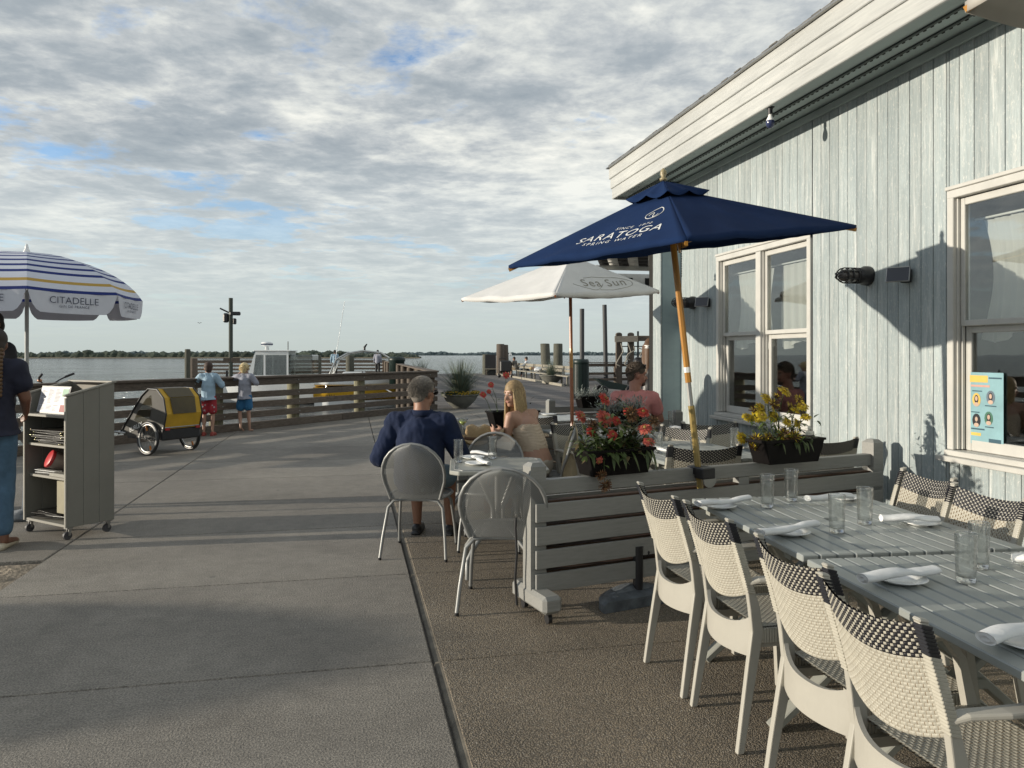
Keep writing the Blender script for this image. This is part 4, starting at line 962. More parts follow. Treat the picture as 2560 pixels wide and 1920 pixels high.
# tote bag on the chair corner
t = thing('tote_bag', 'cream canvas tote bag hanging from a woven chair beside the red flower box', 'bag', (1.86, 6.30, 0.42)); b = MB()
vs_ = []; nn = 10
for side in (-1, 1):
    for j in range(9):
        for i in range(nn + 1):
            u = i / nn * 2 - 1; v = j / 8; wd = .055 + .06 * (1 - v) ** .7; vs_.append((u * wd, side * .028 * (1 - u * u) * (1 - .7 * v) + .006 * math.sin(u * 9), v * .34))
f_ = []
for s_ in range(2):
    o_ = s_ * 9 * (nn + 1)
    for j in range(8):
        for i in range(nn): f_.append((o_ + j * (nn + 1) + i, o_ + j * (nn + 1) + i + 1, o_ + (j + 1) * (nn + 1) + i + 1, o_ + (j + 1) * (nn + 1) + i))
b.add(vs_, f_, 0, True); M_canvas = mat('canvas', (.44, .37, .25), .9, var=.1, scale=20, bump=.3); o = b.build('bag_body', M_canvas, t); o.data.validate()
b = MB(); b.tube([(-.04, 0, .33), (-.01, 0, .42), (.02, .02, .50), (.04, 0, .42), (.045, 0, .33)], .008, 6); b.build('strap', M_canvas, t)
# open umbrella stand in front of the fence
p = G(1590, 1500); t = thing('umbrella_stand', 'empty weathered half round umbrella stand with black tube in front of the fence', 'umbrella stand', p, R(14))
M_lead = mat('weathered_stand_resin', (.10, .115, .13), .5, var=.4, scale=14, bump=.8, bscale=30)
b = MB(); n = 22; ring = []
for lvl, (sc_, z) in enumerate([(1.0, 0.0), (1.0, .045), (.93, .062), (.55, .075), (.16, .10)]):
    for i in range(n + 1): a = math.pi * i / n; ring.append((.31 * math.cos(a) * sc_, (-.13 if lvl < 3 else -.13 + .03 * lvl) + .26 * math.sin(a) * sc_, z))
m_ = n + 1; b.add(ring, [(l * m_ + i, l * m_ + i + 1, (l + 1) * m_ + i + 1, (l + 1) * m_ + i) for l in range(4) for i in range(n)] + [tuple(range(m_))[::-1], tuple(4 * m_ + i for i in range(m_))] + [(l * m_, (l + 1) * m_, (l + 1) * m_ + n, l * m_ + n) for l in range(4)])
for k in range(9):
    a = math.pi * (k + .5) / 9; b.ell((.2 * math.cos(a), -.1 + .17 * math.sin(a), .066), (.03, .02, .014), n=8, m=5)
b.build('stand_base', M_lead, t)
b = MB(); b.tube([(0, -.02, .07), (0, -.02, .335)], .031, 16); b.build('tube', M_black, t); b = MB(); b.tube([(.03, -.02, .29), (.065, -.02, .29)], .008, 8); b.ell((.07, -.02, .29), (.014, .02, .02), n=8, m=6); b.build('knob', M_black, t)
# ------------------------------------------------------------------ market umbrellas
M_navy = mat('navy_canvas', (0.009, 0.024, 0.075), 0.9, var=0.12, scale=3, bump=0.15, bscale=250, spec=0.1)
M_ucan = mat('off_white_canvas', (0.60, 0.60, 0.59), 0.85, var=0.06, scale=3, bump=0.15, bscale=250)
M_varn = m_grain('varnished_pole', (0.36, 0.16, 0.03), (0.42, 0.20, 0.035), (0.48, 0.24, 0.05), (14, 14, 1), 4, 0.3, 0.1, 0.02)
M_varnd = m_grain('worn_brass_pole', (0.22, 0.16, 0.045), (0.28, 0.20, 0.06), (0.32, 0.24, 0.08), (14, 14, 1), 4, 0.35, 0.1, 0.02)
M_redw = m_grain('red_brown_pole', (0.20, 0.065, 0.025), (0.26, 0.085, 0.03), (0.33, 0.12, 0.04), (14, 14, 1), 4, 0.35, 0.1, 0.02)
def wrk(u, t, k): return 0.004 * math.sin(u * 17 + t * 9 + k) * t * 4 * u * (1 - u) + (0.010 * mn.noise(Vector((u * 5.5, t * 2.2, k * 7.3))) + 0.0045 * mn.noise(Vector((u * 16, t * 5, k * 3.1)))) * t * min(1, 6 * u * (1 - u))
def canopy(name, corners, apex, m, parent, loc, sag=0.05, hem=0.07, n=26, ridge=0.0, thick=0.003):
    b = MB(); L0 = Vector(loc); nc = len(corners)
    for k in range(nc):
        A = corners[k] - L0; B_ = corners[(k + 1) % nc] - L0; T = apex - L0; vs_ = []; idx = {}
        for j in range(n + 1):
            t = j / n
            for i in range(n + 1):
                u = i / n; p = T.lerp(A.lerp(B_, u), t)
                w_ = 4 * u * (1 - u); p.z -= sag * w_ * t * (1 - .35 * t); p = p + (T - p) * (0.045 * w_ * t)
                p.z += wrk(u, t, k)
                idx[(i, j)] = len(vs_); vs_.append(p)
        hemv = []
        for i in range(n + 1):
            p = vs_[idx[(i, n)]].copy(); p.z -= hem * (.55 + .45 * (4 * (i / n) * (1 - i / n))); idx[(i, n + 1)] = len(vs_); vs_.append(p)
        fs_ = [(idx[(i, j)], idx[(i + 1, j)], idx[(i + 1, j + 1)], idx[(i, j + 1)]) for j in range(n + 1) for i in range(n)]
        b.add(vs_, fs_, 0, True)
    o = b.build(name, m, parent, fix=False); s = o.modifiers.new('s', 'SOLIDIFY'); s.thickness = thick; return o
def umbrella(label, corners, apex, base, m, mp, vent=True, sag=0.05, hem=0.07, pole_r=0.019, foot=True):
    t = thing('patio_umbrella', label, 'umbrella', base); L0 = Vector(base)
    canopy('canopy', corners, apex, m, t, base, sag, hem)
    cen = sum(corners, Vector()) / len(corners); ax = (apex - cen).normalized()
    if vent:
        f = .24; vc = [apex.lerp(c, f) + ax * 0.045 for c in corners]; b = MB(); T = apex + ax * .045 - L0; n = 12; nc = len(vc)
        for k in range(nc):
            A, B_ = vc[k] - L0, vc[(k + 1) % nc] - L0; vs_ = []
            for j in range(6):
                for i in range(n + 1):
                    u = i / n; p = T.lerp(A.lerp(B_, u), j / 5); w_ = abs(math.sin(u * math.pi * 2)); p.z -= (0.03 * (j / 5) ** 2 * w_) ; vs_.append(p)
            b.add(vs_, [(j * (n + 1) + i, j * (n + 1) + i + 1, (j + 1) * (n + 1) + i + 1, (j + 1) * (n + 1) + i) for j in range(5) for i in range(n)], 0, True)
        o = b.build('vent_cap', m, t, fix=False); s = o.modifiers.new('s', 'SOLIDIFY'); s.thickness = 0.003
    b = MB(); top = apex - L0 + ax * .05
    b.lathe([(.0, 0), (.022, 0), (.024, .012), (.012, .022), (.022, .04), (.018, .062), (.006, .078), (0, .08)], c=top, n=14); b.build('finial', mat('finial_wood', (.3, .25, .14), .4), t)
    for c in corners:
        b = MB(); a0 = apex - ax * .06 - L0; c0 = c - L0 - Vector((0, 0, .03)); b.beam(a0, c0, .016, .022); b.build('rib', mp, t)
    hub = cen - ax * .02 - L0; b = MB(); b.tube([hub, hub + ax * .06], .034, 12); b.build('hub', mp, t)
    for c in corners:
        b = MB(); b.beam(hub + ax * .03, (apex - L0).lerp(c - L0, .55) - Vector((0, 0, .04)), .013, .018); b.build('strut', mp, t)
    return t, apex - ax * .05
# navy umbrella, leaning out of its clamp on the nearest fence
nL, nF, nR = D(1272, 664, 4.95), D(1716, 594, 3.90), D(2140, 563, 4.95); apx = D(1664, 470, 4.90)
cenN = (nL + nR) / 2; nB = cenN * 2 - nF + Vector((0, 0, .02)); base = D(1752, 1175, 4.86); base.z = 0.62
NV, hubN = umbrella('navy blue square umbrella with white lettering, leaning from a clamp on the nearest fence', [nL, nF, nR, nB], apx, base, M_navy, M_varn, hem=.036, sag=.022)
def pole_pieces(t, p0, p1, segs, sides=8):
    for (a, c, r, m, nm) in segs:
        b = MB(); b.tube([p0.lerp(p1, a), p0.lerp(p1, c)], r, sides, smooth=False); b.build(nm, m, t)
P0 = Vector((0, 0, 0)); P1 = hubN - base
fr = lambda y: (1175 - y) / (1175 - 520)
pole_pieces(NV, P0, P1, [(-.10, fr(985), .0215, M_varnd, 'lower_pole'), (fr(985), fr(934), .0165, M_metal, 'steel_sleeve'), (fr(934), fr(912), .0215, M_varn, 'pole_collar'), (fr(912), fr(900), .0222, M_white, 'white_tape'), (fr(900), 1.0, .0215, M_varn, 'upper_pole')])
b = MB(); q = P0.lerp(P1, fr(620)); b.tube([q + Vector((-.07, 0, 0)), q + Vector((.07, 0, 0))], .004, 6); ch_ = []
for k in range(14): b.ell(q + Vector((.06, 0, -.02 - k * .016)), (.004, .004, .007), n=6, m=4)
b.build('crank_pin', M_black, NV)
def drape(o, A, B_, T, loc, x, y, nrm, sag, k, off=.005):
    A = A - Vector(loc); B_ = B_ - Vector(loc); T = T - Vector(loc); H_ = (T - A).dot(y)
    for v in o.data.vertices:
        h = (v.co - A).dot(y) / H_; t = 1 - h; lift = (v.co - A).dot(nrm); Ah = A.lerp(T, h); Bh = B_.lerp(T, h); u = ((v.co - Ah).dot(x)) / max(1e-6, (Bh - Ah).dot(x))
        p = T.lerp(A.lerp(B_, u), t); w_ = 4 * u * (1 - u); p.z -= sag * w_ * t * (1 - .35 * t); p = p + (T - p) * (0.045 * w_ * t); p.z += wrk(u, t, k)
        v.co = p + nrm * (off + (lift - .022) * .5)
def face_text(A, B_, T, items, m, parent, loc, sag=.022, k=0):
    W0 = (A, B_, T)
    """lettering lying on the canvas triangle A-B-T, reading along A->B"""
    A = A - Vector(loc); B_ = B_ - Vector(loc); T = T - Vector(loc); x = (B_ - A).normalized(); nrm = (B_ - A).cross(T - A).normalized(); y = nrm.cross(x)
    if y.dot(T - A) < 0: y = -y; nrm = -nrm
    for (txt, u, v, size, shear, space) in items:
        o = A + (B_ - A) * u + (T - (A + B_) / 2) * v + nrm * .022 
        drape(text_obj(txt, size, 'lettering', m, parent, frameM(o, x, y), shear, space=space, thick=0.0), *W0, loc, x, y, nrm, sag, k)
    return x, y, nrm
M_print = mat('white_print', (.62, .63, .62), .7); M_printg = mat('brown_print', (.20, .19, .15), .7)
x_, y_, n_ = face_text(nL, nF, apx, [('SARATOGA', .555, .235, .118, .0, 1.14), ('SPRING WATER', .555, .145, .050, 0, 1.45), ('SINCE  1872', .60, .335, .042, 0, 1.3)], M_print, NV, base)
b = MB(); o_ = (nL - base) + (nF - nL) * .645 + (apx - (nL + nF) / 2) * .50 + n_ * .022; pts = []
for k in range(25):
    a = 2 * math.pi * k / 24; r_ = .058 * (1 + .0 * a); px_ = math.cos(a) * r_ * (1 - .0); py_ = math.sin(a) * r_
    if py_ > 0: py_ *= 1.0 + .5 * (1 - abs(px_) / .06)
    pts.append(o_ + x_ * px_ + y_ * py_)
b.tube(pts, .0035, 4, caps=False); b.tube([o_ + x_ * (-.035 + .01 * k) * 1 + y_ * (.035 * math.sin(k * .9) - .01) for k in range(8)], .004, 4); drape(b.build('drop_emblem', M_print, NV), nL, nF, apx, base, x_, y_, n_, .022, 0)
# clamp
t = thing('umbrella_clamp', 'black bracket with half round metal plate clamping the navy umbrella to the fence', 'clamp', D(1762, 1190, 4.82), B1[0].rotation_euler.z)
b = MB(); b.box((0, 0, .02), (.10, .09, .07), bev=.006); b.box((0, .07, .03), (.10, .10, .05), bev=.006); b.build('bracket', M_black, t)
b = MB(); n = 16; b.add([(.052 * math.cos(math.pi + math.pi * i / n), y0, -.012 + .055 * math.sin(math.pi + math.pi * i / n)) for y0 in (-.050, -.044) for i in range(n + 1)], [tuple(range(n + 1)), tuple(range(n + 1, 2 * n + 2))[::-1]] + [(i, i + 1, n + 2 + i, n + 1 + i) for i in range(n)] + [(0, n, 2 * n + 1, n + 1)]); b.build('plate', M_metal, t)
# white umbrella on the second fence
wz = 8.25; wL, wF, wR = D(1154, 746, wz), D(1388, 733, wz - 1.1), D(1648, 726, wz); wA = D(1428, 640, wz - .05); cW = (wL + wR) / 2; wB = cW * 2 - wF
baseW = D(1432, 1105, 7.75); baseW.z = 0.45
WV, hubW = umbrella('white square umbrella with brown script lettering, on a red brown pole at the second fence', [wL, wF, wR, wB], wA, baseW, M_ucan, M_redw, vent=False, hem=.05, sag=.05)
pole_pieces(WV, Vector((0, 0, -.2)), hubW - baseW, [(0, .49, .019, M_redw, 'lower_pole'), (.49, .58, .0195, M_varn, 'label_band'), (.58, 1.0, .018, M_redw, 'upper_pole')], 10)
x_, y_, n_ = face_text(wF, wR, wA, [('Sea Sun', .53, .26, .20, .38, 1.15)], M_printg, WV, baseW, .05, 1)
b = MB(); oo = (wF - baseW) + (wR - wF) * .53 + (wA - (wF + wR) / 2) * .25 + n_ * .022
b.tube([oo + x_ * (.47 * math.cos(a) - .0) + y_ * (.125 * math.sin(a)) for a in [-1.9 + 2 * math.pi * k / 40 for k in range(26)]], .0026, 4)
b.tube([oo + x_ * (-.47 + .47 * k / 20) + y_ * (-.12 * math.sin(k / 20 * 3.1)) for k in range(21)], .0026, 4); drape(b.build('flourish', M_printg, WV), wF, wR, wA, baseW, x_, y_, n_, .05, 1)
b = MB(); q = D(1418, 1085, 7.60); t = thing('umbrella_clamp', 'black clamp holding the white umbrella pole on the second fence', 'clamp', q, B2[0].rotation_euler.z); b.box((0, 0, 0), (.09, .12, .07), bev=.006); b.build('bracket', M_black, t); b = MB(); b.tube([(-.06, -.08, -.02), (.06, -.08, -.02)], .008, 8); b.build('bolt', M_metal, t)
# beige umbrella whose corner hangs into the top right of the picture
kF = D(2412, 5, 2.75); kR = kF + Vector((1.55, .35, .05)); kB = kF + Vector((1.1, -1.6, .1)); kL = kF + Vector((-.35, -1.75, 0)); kA = (kF + kB) / 2 + Vector((0, 0, .42)); kb = Vector(((kF.x + kB.x) / 2, (kF.y + kB.y) / 2, 0.0))
M_beige = mat('beige_canvas', (0.42, 0.40, 0.36), .85, var=.08, scale=4)
KV, hubK = umbrella('beige canvas umbrella whose corner hangs into the top right of the picture', [kF, kR, kB, kL], kA, kb, M_beige, M_varn, hem=.07, sag=.05)
pole_pieces(KV, Vector((0, 0, .02)), hubK - kb, [(0, 1, .019, M_varn, 'pole')], 10)
b = MB(); b.lathe([(0, 0), (.22, 0), (.22, .03), (.05, .06), (.025, .30), (0, .30)], n=24); b.build('stand', M_black, KV)
# ------------------------------------------------------------------ round striped umbrella by the host stand
def m_stripes():
    n = NB('striped_umbrella_cloth'); n.set(.8); uv = n.nd('ShaderNodeUVMap'); sep = n.nd('ShaderNodeSeparateXYZ'); n.L.new(uv.outputs[0], sep.inputs[0]); v = sep.outputs[1]
    W_ = (.62, .65, .74); B_ = (.012, .028, .17); Y_ = (.48, .31, .07); pts = [(0.0, W_)]
    st = [(.10, .125), (.20, .23), (.30, .335), (.405, .44), (.51, .55), (.615, .655), (.715, .755), (.96, .999)]
    for a, c in st: pts += [(a, B_), (c, W_)]
    pts.insert(-2, (.845, Y_)); pts.insert(-2, (.885, W_)); pts.append((1.0, W_))
    r = n.ramp(v, pts, 'CONSTANT'); n.col(r); n.b.inputs['Subsurface Weight'].default_value = 0.0
    tl = n.nd('ShaderNodeBsdfTranslucent'); n.L.new(r, tl.inputs[0]); m = n.nd('ShaderNodeMixShader'); m.inputs[0].default_value = .15; n.L.new(n.b.outputs[0], m.inputs[1]); n.L.new(tl.outputs[0], m.inputs[2]); n.L.new(m.outputs[0], n.out.inputs[0]); return n.m
M_strp = m_stripes(); M_val = mat('umbrella_valance', (.58, .60, .67), .8, var=.04)
bu = D(67, 737, 7.0); ub = Vector((bu.x, bu.y, 0)); t = thing('beach_umbrella', 'round umbrella with navy stripes, one yellow stripe and lettered white valance over the host stand', 'umbrella', ub, 0)
apz = 2.44; rz = CH - (740 - HY) * 7.0 / F; Rr = .965; rot0 = math.atan2(-bu.y, -bu.x); nr = 14; NS = 8
def bup(k, v, u):  # k panel, v 0 apex..1 rim, u along the panel
    ang = v * math.pi * .40; rr_ = math.sin(ang) / math.sin(math.pi * .40) * Rr; zz = rz + (apz - rz) * (math.cos(ang) - math.cos(math.pi * .40)) / (1 - math.cos(math.pi * .40))
    a0 = rot0 + k * 2 * math.pi / NS; a1 = a0 + 2 * math.pi / NS; A = Vector((math.cos(a0), math.sin(a0), 0)) * rr_; B_ = Vector((math.cos(a1), math.sin(a1), 0)) * rr_; p = A.lerp(B_, u); p.z = zz - .012 * 4 * u * (1 - u) * v + .012 * (math.cos(a0) * (1 - u) + math.cos(a1) * u) * -1 * v; return p
for k in range(NS):
    vs_ = []; uv = []; nu = 10
    for j in range(nr + 1):
        for i in range(nu + 1): vs_.append(bup(k, j / nr, i / nu)); uv.append((i / nu, j / nr))
    fs_ = [(j * (nu + 1) + i, j * (nu + 1) + i + 1, (j + 1) * (nu + 1) + i + 1, (j + 1) * (nu + 1) + i) for j in range(nr) for i in range(nu)]
    me = bpy.data.meshes.new('canopy_panel'); me.from_pydata(vs_, [], fs_); ul = me.uv_layers.new(name='UVMap')
    for lp in me.loops: ul.data[lp.index].uv = uv[lp.vertex_index]
    me.polygons.foreach_set('use_smooth', [True] * len(fs_)); obj('canopy_panel', me, M_strp, t)
    b = MB(); vs_ = []; nu = 24
    for j in range(5):
        for i in range(nu + 1):
            u = .015 + .97 * i / nu; p = bup(k, 1.0, u); e = min(i, nu - i) / nu; dr = .175 * (1 - math.exp(-e * 20) * (1 - .0)) if e < .5 else .175
            out_ = Vector((p.x, p.y, 0)).normalized(); p = p + out_ * (.006 * math.sin(u * 14 + k)) - Vector((0, 0, max(.02, .175 * min(1, (e * 9) ** .45 if e > 0 else .0)) * j / 4)); vs_.append(p)
    b.add(vs_, [(j * (nu + 1) + i, j * (nu + 1) + i + 1, (j + 1) * (nu + 1) + i + 1, (j + 1) * (nu + 1) + i) for j in range(4) for i in range(nu)], 0, True)
    vl = b.build('valance', M_val, t, fix=False)
    A, B_ = bup(k, 1, 0), bup(k, 1, 1); x_ = (B_ - A).normalized(); up = Vector((0, 0, 1)); nrm = x_.cross(up); mid = (A + B_) / 2 - Vector((0, 0, .012)) + nrm * .009
    text_obj('CITADELLE', .082, 'lettering', mat('navy_print', (.05, .06, .10), .7), vl, frameM(mid - up * .065, x_, up), offset=-.0005); text_obj('GIN DE FRANCE', .030, 'lettering', MATS['navy_print'], vl, frameM(mid - up * .115, x_, up), space=1.15)
    b = MB(); b.beam(bup(k, .02, 0) - Vector((0, 0, .02)), bup(k, .5, 0) - Vector((0, 0, .012)), .008, .008); b.beam(bup(k, .5, 0) - Vector((0, 0, .012)), bup(k, 1, 0) - Vector((0, 0, .008)), .008, .008); b.build('rib', M_white, t)
b = MB(); b.tube([(0, 0, 0), (0, 0, apz)], .017, 12); b.build('pole', mat('pale_pole', (.42, .44, .43), .4), t)
b = MB(); b.lathe([(0, 0), (.034, 0), (.028, .02), (.015, .045), (.016, .055), (.008, .085), (0, .088)], c=(0, 0, apz - .005), n=14); b.build('finial', M_white, t)
b = MB(); b.lathe([(0, 0), (.2, 0), (.2, .05), (.04, .08), (.03, .3), (0, .3)], n=24); b.build('stand', M_lead, t)
dup(t, (-13.6, 4.75, 0), R(20), 'second striped round umbrella, added out of view at left to cast a shadow')  # unseen copy added to throw the broad shadow across the walkway
# ------------------------------------------------------------------ host stand
M_hs = mat('taupe_stand_paint', (0.185, 0.180, 0.158), .5, var=.06, scale=4, bump=.06); M_hsl = mat('stand_edge_paint', (.27, .26, .225), .5, var=.06); M_hsi = mat('stand_inner_paint', (.15, .135, .105), .6)
c0 = C2W(-3.59, 6.13, 0)   # front right corner (nearest), shelves open towards the left front
dW = (C2W(-3.59 - .86, 6.13 + .51, 0) - c0).normalized(); dD = (C2W(-3.59 + .51, 6.13 + .86, 0) - c0).normalized()
ang = math.atan2(dD.y, dD.x)   # local +X = depth direction (side panel), local +Y = across the shelves
t = thing('host_stand', 'taupe wooden host stand on casters with open shelves and a panelled side', 'stand', c0, ang); sgn = 1 if (Matrix.Rotation(-ang, 3, 'Z') @ dW).y > 0 else -1
DP, WD, BZ = .40, .64, .10
def hb(nm, m, x0, x1, y0, y1, z0, z1, bev=.003, mi=None):
    b = MB(); b.box(((x0 + x1) / 2, sgn * (y0 + y1) / 2, (z0 + z1) / 2), (x1 - x0, abs(y1 - y0), z1 - z0), bev=bev); return b.build(nm, m, t)
# side panels with sloping tops, made of boards
for yy, nm in ((0, 'side_board'), (WD - .02, 'side_board')):
    for k in range(3):
        xa, xb = k * DP / 3 + .001, (k + 1) * DP / 3 - .001; za, zb_ = 1.16 + .10 * xa / DP, 1.16 + .10 * xb / DP
        b = MB(); y0, y1 = sgn * yy, sgn * (yy + .02); b.add([(xa, y0, BZ), (xb, y0, BZ), (xb, y1, BZ), (xa, y1, BZ), (xa, y0, za), (xb, y0, zb_), (xb, y1, zb_), (xa, y1, za)], [(0, 1, 2, 3), (4, 5, 6, 7), (0, 1, 5, 4), (1, 2, 6, 5), (2, 3, 7, 6), (3, 0, 4, 7)]); o = b.build(nm, M_hs, t)
        md = o.modifiers.new('b', 'BEVEL'); md.width = .002
    b = MB(); b.beam((-.015, sgn * (yy + .01), 1.168), (DP + .01, sgn * (yy + .01), 1.272), .035, .016, bev=.003); b.build('cap_rail', M_hsl, t)
    hb('edge_strip', M_hsl, -.012, 0, yy - .002, yy + .022, BZ, 1.15)
hb('back_panel', M_hsi, DP - .02, DP, .021, WD - .021, BZ, 1.24); hb('cap_rail', M_hsl, DP - .03, DP + .012, -.01, WD + .01, 1.262, 1.278)
for z, x0 in ((BZ, 0), (.47, .03), (.735, .02), (.985, -.01)): hb('shelf', M_hsl, x0, DP - .021, .021, WD - .021, z, z + .022)
hb('shelf', M_hsl, .0, .14, .021, .26, .50, .53)
hb('note_box', mat('kraft_note_box', (.30, .27, .18), .7), .012, .10, .022, .17, .205, .468)
for (x, y) in ((.03, .03), (DP - .04, .03), (.03, WD - .04), (DP - .04, WD - .04)):
    b = MB(); b.box((x, sgn * y, BZ - .006), (.05, .05, .01)); b.box((x, sgn * (y - .016), .065), (.02, .006, .06)); b.box((x, sgn * (y + .016), .065), (.02, .006, .06)); b.build('caster_fork', M_metal, t)
    b = MB(); b.tube([(x - .01, sgn * (y - .011), .034), (x - .01, sgn * (y + .011), .034)], .034, 16); b.build('caster_wheel', mat('grey_rubber', (.05, .05, .055), .6), t)
Mt = Matrix.Translation(c0) @ Matrix.Rotation(ang, 4, 'Z')
def hpt(x, y, z): return Mt @ Vector((x, sgn * y, z))
# menu board on the sloping top
mb_ = thing('menu_board', 'large paper menu in a black frame leaning on the host stand', 'menu', hpt(.07, .37, 1.008), ang)
tilt = Euler((0, R(14), 0)).to_matrix(); b = MB(); b.box(tilt @ Vector((0, 0, .115)), (.012, .44, .235), tilt); b.build('frame', M_black, mb_)
b = MB(); b.box(tilt @ Vector((-.0075, 0, .115)), (.002, .42, .215), tilt); b.build('paper', mat('menu_paper', (.50, .51, .56), .5), mb_)
b = MB()
def mrect(y0, y1, z0, z1, mi): b.add([tilt @ Vector((-.0095, sgn * y, z + .01)) for y, z in ((y0, z0), (y1, z0), (y1, z1), (y0, z1))], [(0, 1, 2, 3)], mi)
mrect(-.205, -.13, .005, .065, 1); mrect(-.205, -.12, .135, .20, 2)
rr = random.Random(5)
for cc in range(3):
    for r_ in range(17):
        if rr.random() < .85: y0 = .19 - cc * .105; mrect(y0, y0 - rr.uniform(.04, .085), .012 + r_ * .0112, .0155 + r_ * .0112, 0)
o = b.build('print', [mat('menu_ink', (.16, .16, .19), .7), mat('menu_red', (.30, .05, .05), .6), mat('menu_green', (.25, .42, .30), .6)], mb_); stuff(o)
M_mh = mat('menu_holder', (.03, .028, .025), .35); M_cl = mat('menu_corner_brass', (.55, .50, .32), .25, .9)
for (z0, n, seed, nm, lab) in ((.758, 9, 1, 'menu_stack', 'stack of black menu holders with brass corners on the upper shelf of the host stand'), (.493, 0, 2, '', ''), (.757 - .265 + 0, 0, 3, '', '')):
    if not n: continue
    for st, (zz, nn, ll) in enumerate(((.762 + .0, 14, lab), )):
        s_ = thing(nm, ll, 'menus', hpt(.17, .33, .757 + .001), ang)
        for k in range(12):
            a = rr.uniform(-.12, .12); mm = Euler((rr.uniform(-.02, .02), rr.uniform(-.02, .02), a)).to_matrix(); c_ = Vector((rr.uniform(-.02, .02), rr.uniform(-.05, .04), .006 + k * .0095)); b = MB(); b.box(c_, (.30, .46, .006), mm)
            for cx_ in (-.145,):
                for cy_ in (-.222, .222): b.ell(c_ + mm @ Vector((cx_, cy_, 0)), (.011, .011, .006), n=8, m=5, mi=1)
            b.build('menu', [M_mh, M_cl], s_)
s2 = thing('menu_stack', 'smaller stack of menu holders and white sheets below the top shelf of the host stand', 'menus', hpt(.17, .33, 1.008 - .0), ang)
s2.location = hpt(.19, .31, .493)
for k in range(5):
    a = rr.uniform(-.15, .15); mm = Euler((0, 0, a)).to_matrix(); c_ = Vector((rr.uniform(-.02, .02), rr.uniform(-.03, .03) + .08, .006 + k * .009)); b = MB(); b.box(c_, (.28, .34, .005), mm); b.build('sheet', [M_mh, M_white][k % 2], s2)
s3 = thing('menu_stack', 'loose menu holders and a white sheet on the bottom shelf of the host stand', 'menus', hpt(.17, .33, BZ + .023), ang)
for k in range(5):
    mm = Euler((rr.uniform(-.05, .05), rr.uniform(-.05, .05), rr.uniform(-.4, .4))).to_matrix(); c_ = Vector((rr.uniform(-.02, .02), rr.uniform(-.08, .08), .014 + k * .010)); b = MB(); b.box(c_, (.26, .36, .005), mm); b.build('menu', [M_mh, M_white][k == 2], s3)
jp = hpt(.07, .36, .625); t2 = thing('snack_tub', 'clear plastic tub with a red lid lying tilted on the middle shelf', 'tub', jp); ax_ = (Vector((math.cos(TH), -math.sin(TH), 0)) * .62 + Vector((math.sin(TH), math.cos(TH), 0)) * .62 + Vector((0, 0, -.42))).normalized(); Mq = ax_.to_track_quat('Z', 'Y').to_matrix()
b = MB(); b.lathe([(0, 0), (.068, 0), (.070, .01), (.064, .19), (0, .19)], n=24, M=Mq); b.build('tub_body', mat('tub_plastic', (.30, .24, .21), .3), t2)
b = MB(); b.lathe([(0, -.022), (.066, -.022), (.075, -.018), (.075, .004), (.070, .006), (0, .006)], n=24, M=Mq); b.build('lid', mat('red_plastic', (.50, .035, .04), .35), t2)
# ------------------------------------------------------------------ wall lights, solar panels, bulb
def wall_light(px, py, label, label2):
    p = WL(px, py, WX - .0); t = thing('caged_wall_light', label, 'wall light', (WX, p.y, p.z), 0, 'caged wall lights'); t.scale = (1.35, 1.25, 1.25)
    Mx = Matrix.Rotation(-math.pi / 2, 3, 'Y')
    b = MB(); b.lathe([(0, 0), (.058, 0), (.062, .01), (.060, .035), (.050, .05), (.050, .075), (0, .075)], n=20, M=Mx); b.build('lamp_base', M_black, t)
    b = MB(); b.lathe([(.040, .075), (.040, .15), (.034, .178), (.018, .192), (0, .195)], n=18, M=Mx); b.build('globe', mat('smoked_globe', (.10, .09, .085), .08), t)
    b = MB()
    for z in (.088, .125, .16): b.tube([Mx @ Vector((.047 * math.cos(a), .047 * math.sin(a), z)) for a in [2 * math.pi * k / 18 for k in range(19)]], .0042, 6)
    for k in range(6): a = 2 * math.pi * k / 6; b.tube([Mx @ Vector((.047 * s * math.cos(a), .047 * s * math.sin(a), z)) for s, z in ((1, .075), (1, .16), (.85, .185), (.5, .205), (0, .212))], .0038, 6)
    b.build('cage', M_black, t)
def solar(px, py, label):
    p = WL(px, py, WX - .03); t = thing('solar_light', label, 'solar light', (WX, p.y, p.z), 0, 'small black solar lights'); t.scale = (1.15, 1.15, 1.15)
    b = MB(); b.box((-.018, 0, 0), (.036, .07, .085), bev=.006); b.build('housing', M_black, t)
    Mr = (Matrix.Rotation(R(38), 3, 'Z') @ Matrix.Rotation(R(18), 3, 'Y')); b = MB(); b.box((-.075, .0, .008), (.012, .14, .10), Mr, bev=.003); b.build('panel_frame', M_metal, t)
    b = MB(); b.box(Vector((-.075, .0, .008)) + Mr @ Vector((-.0070, 0, 0)), (.002, .128, .09), Mr); b.build('solar_cell', mat('solar_cell', (.03, .035, .05), .15), t)
wall_light(2172, 690, 'black caged wall light between the two windows, in the umbrella shadow', 0); wall_light(1736, 757, 'black caged wall light by the corner pier, half behind the yellow pole', 0)
solar(2262, 690, 'small black solar light near the poster window'); solar(1766, 757, 'small black solar light beside the left window')
p = D(1919, 308, 6.40); t = thing('festoon_bulb', 'blue and white light bulb hanging from the fascia edge', 'light bulb', (XF + .02, p.y, zb[0] + .005)); b = MB()
b.tube([(0, 0, 0), (0, 0, -.05)], .020, 12); b.box((0, .0, .006), (.05, .05, .012)); b.build('socket', M_black, t)
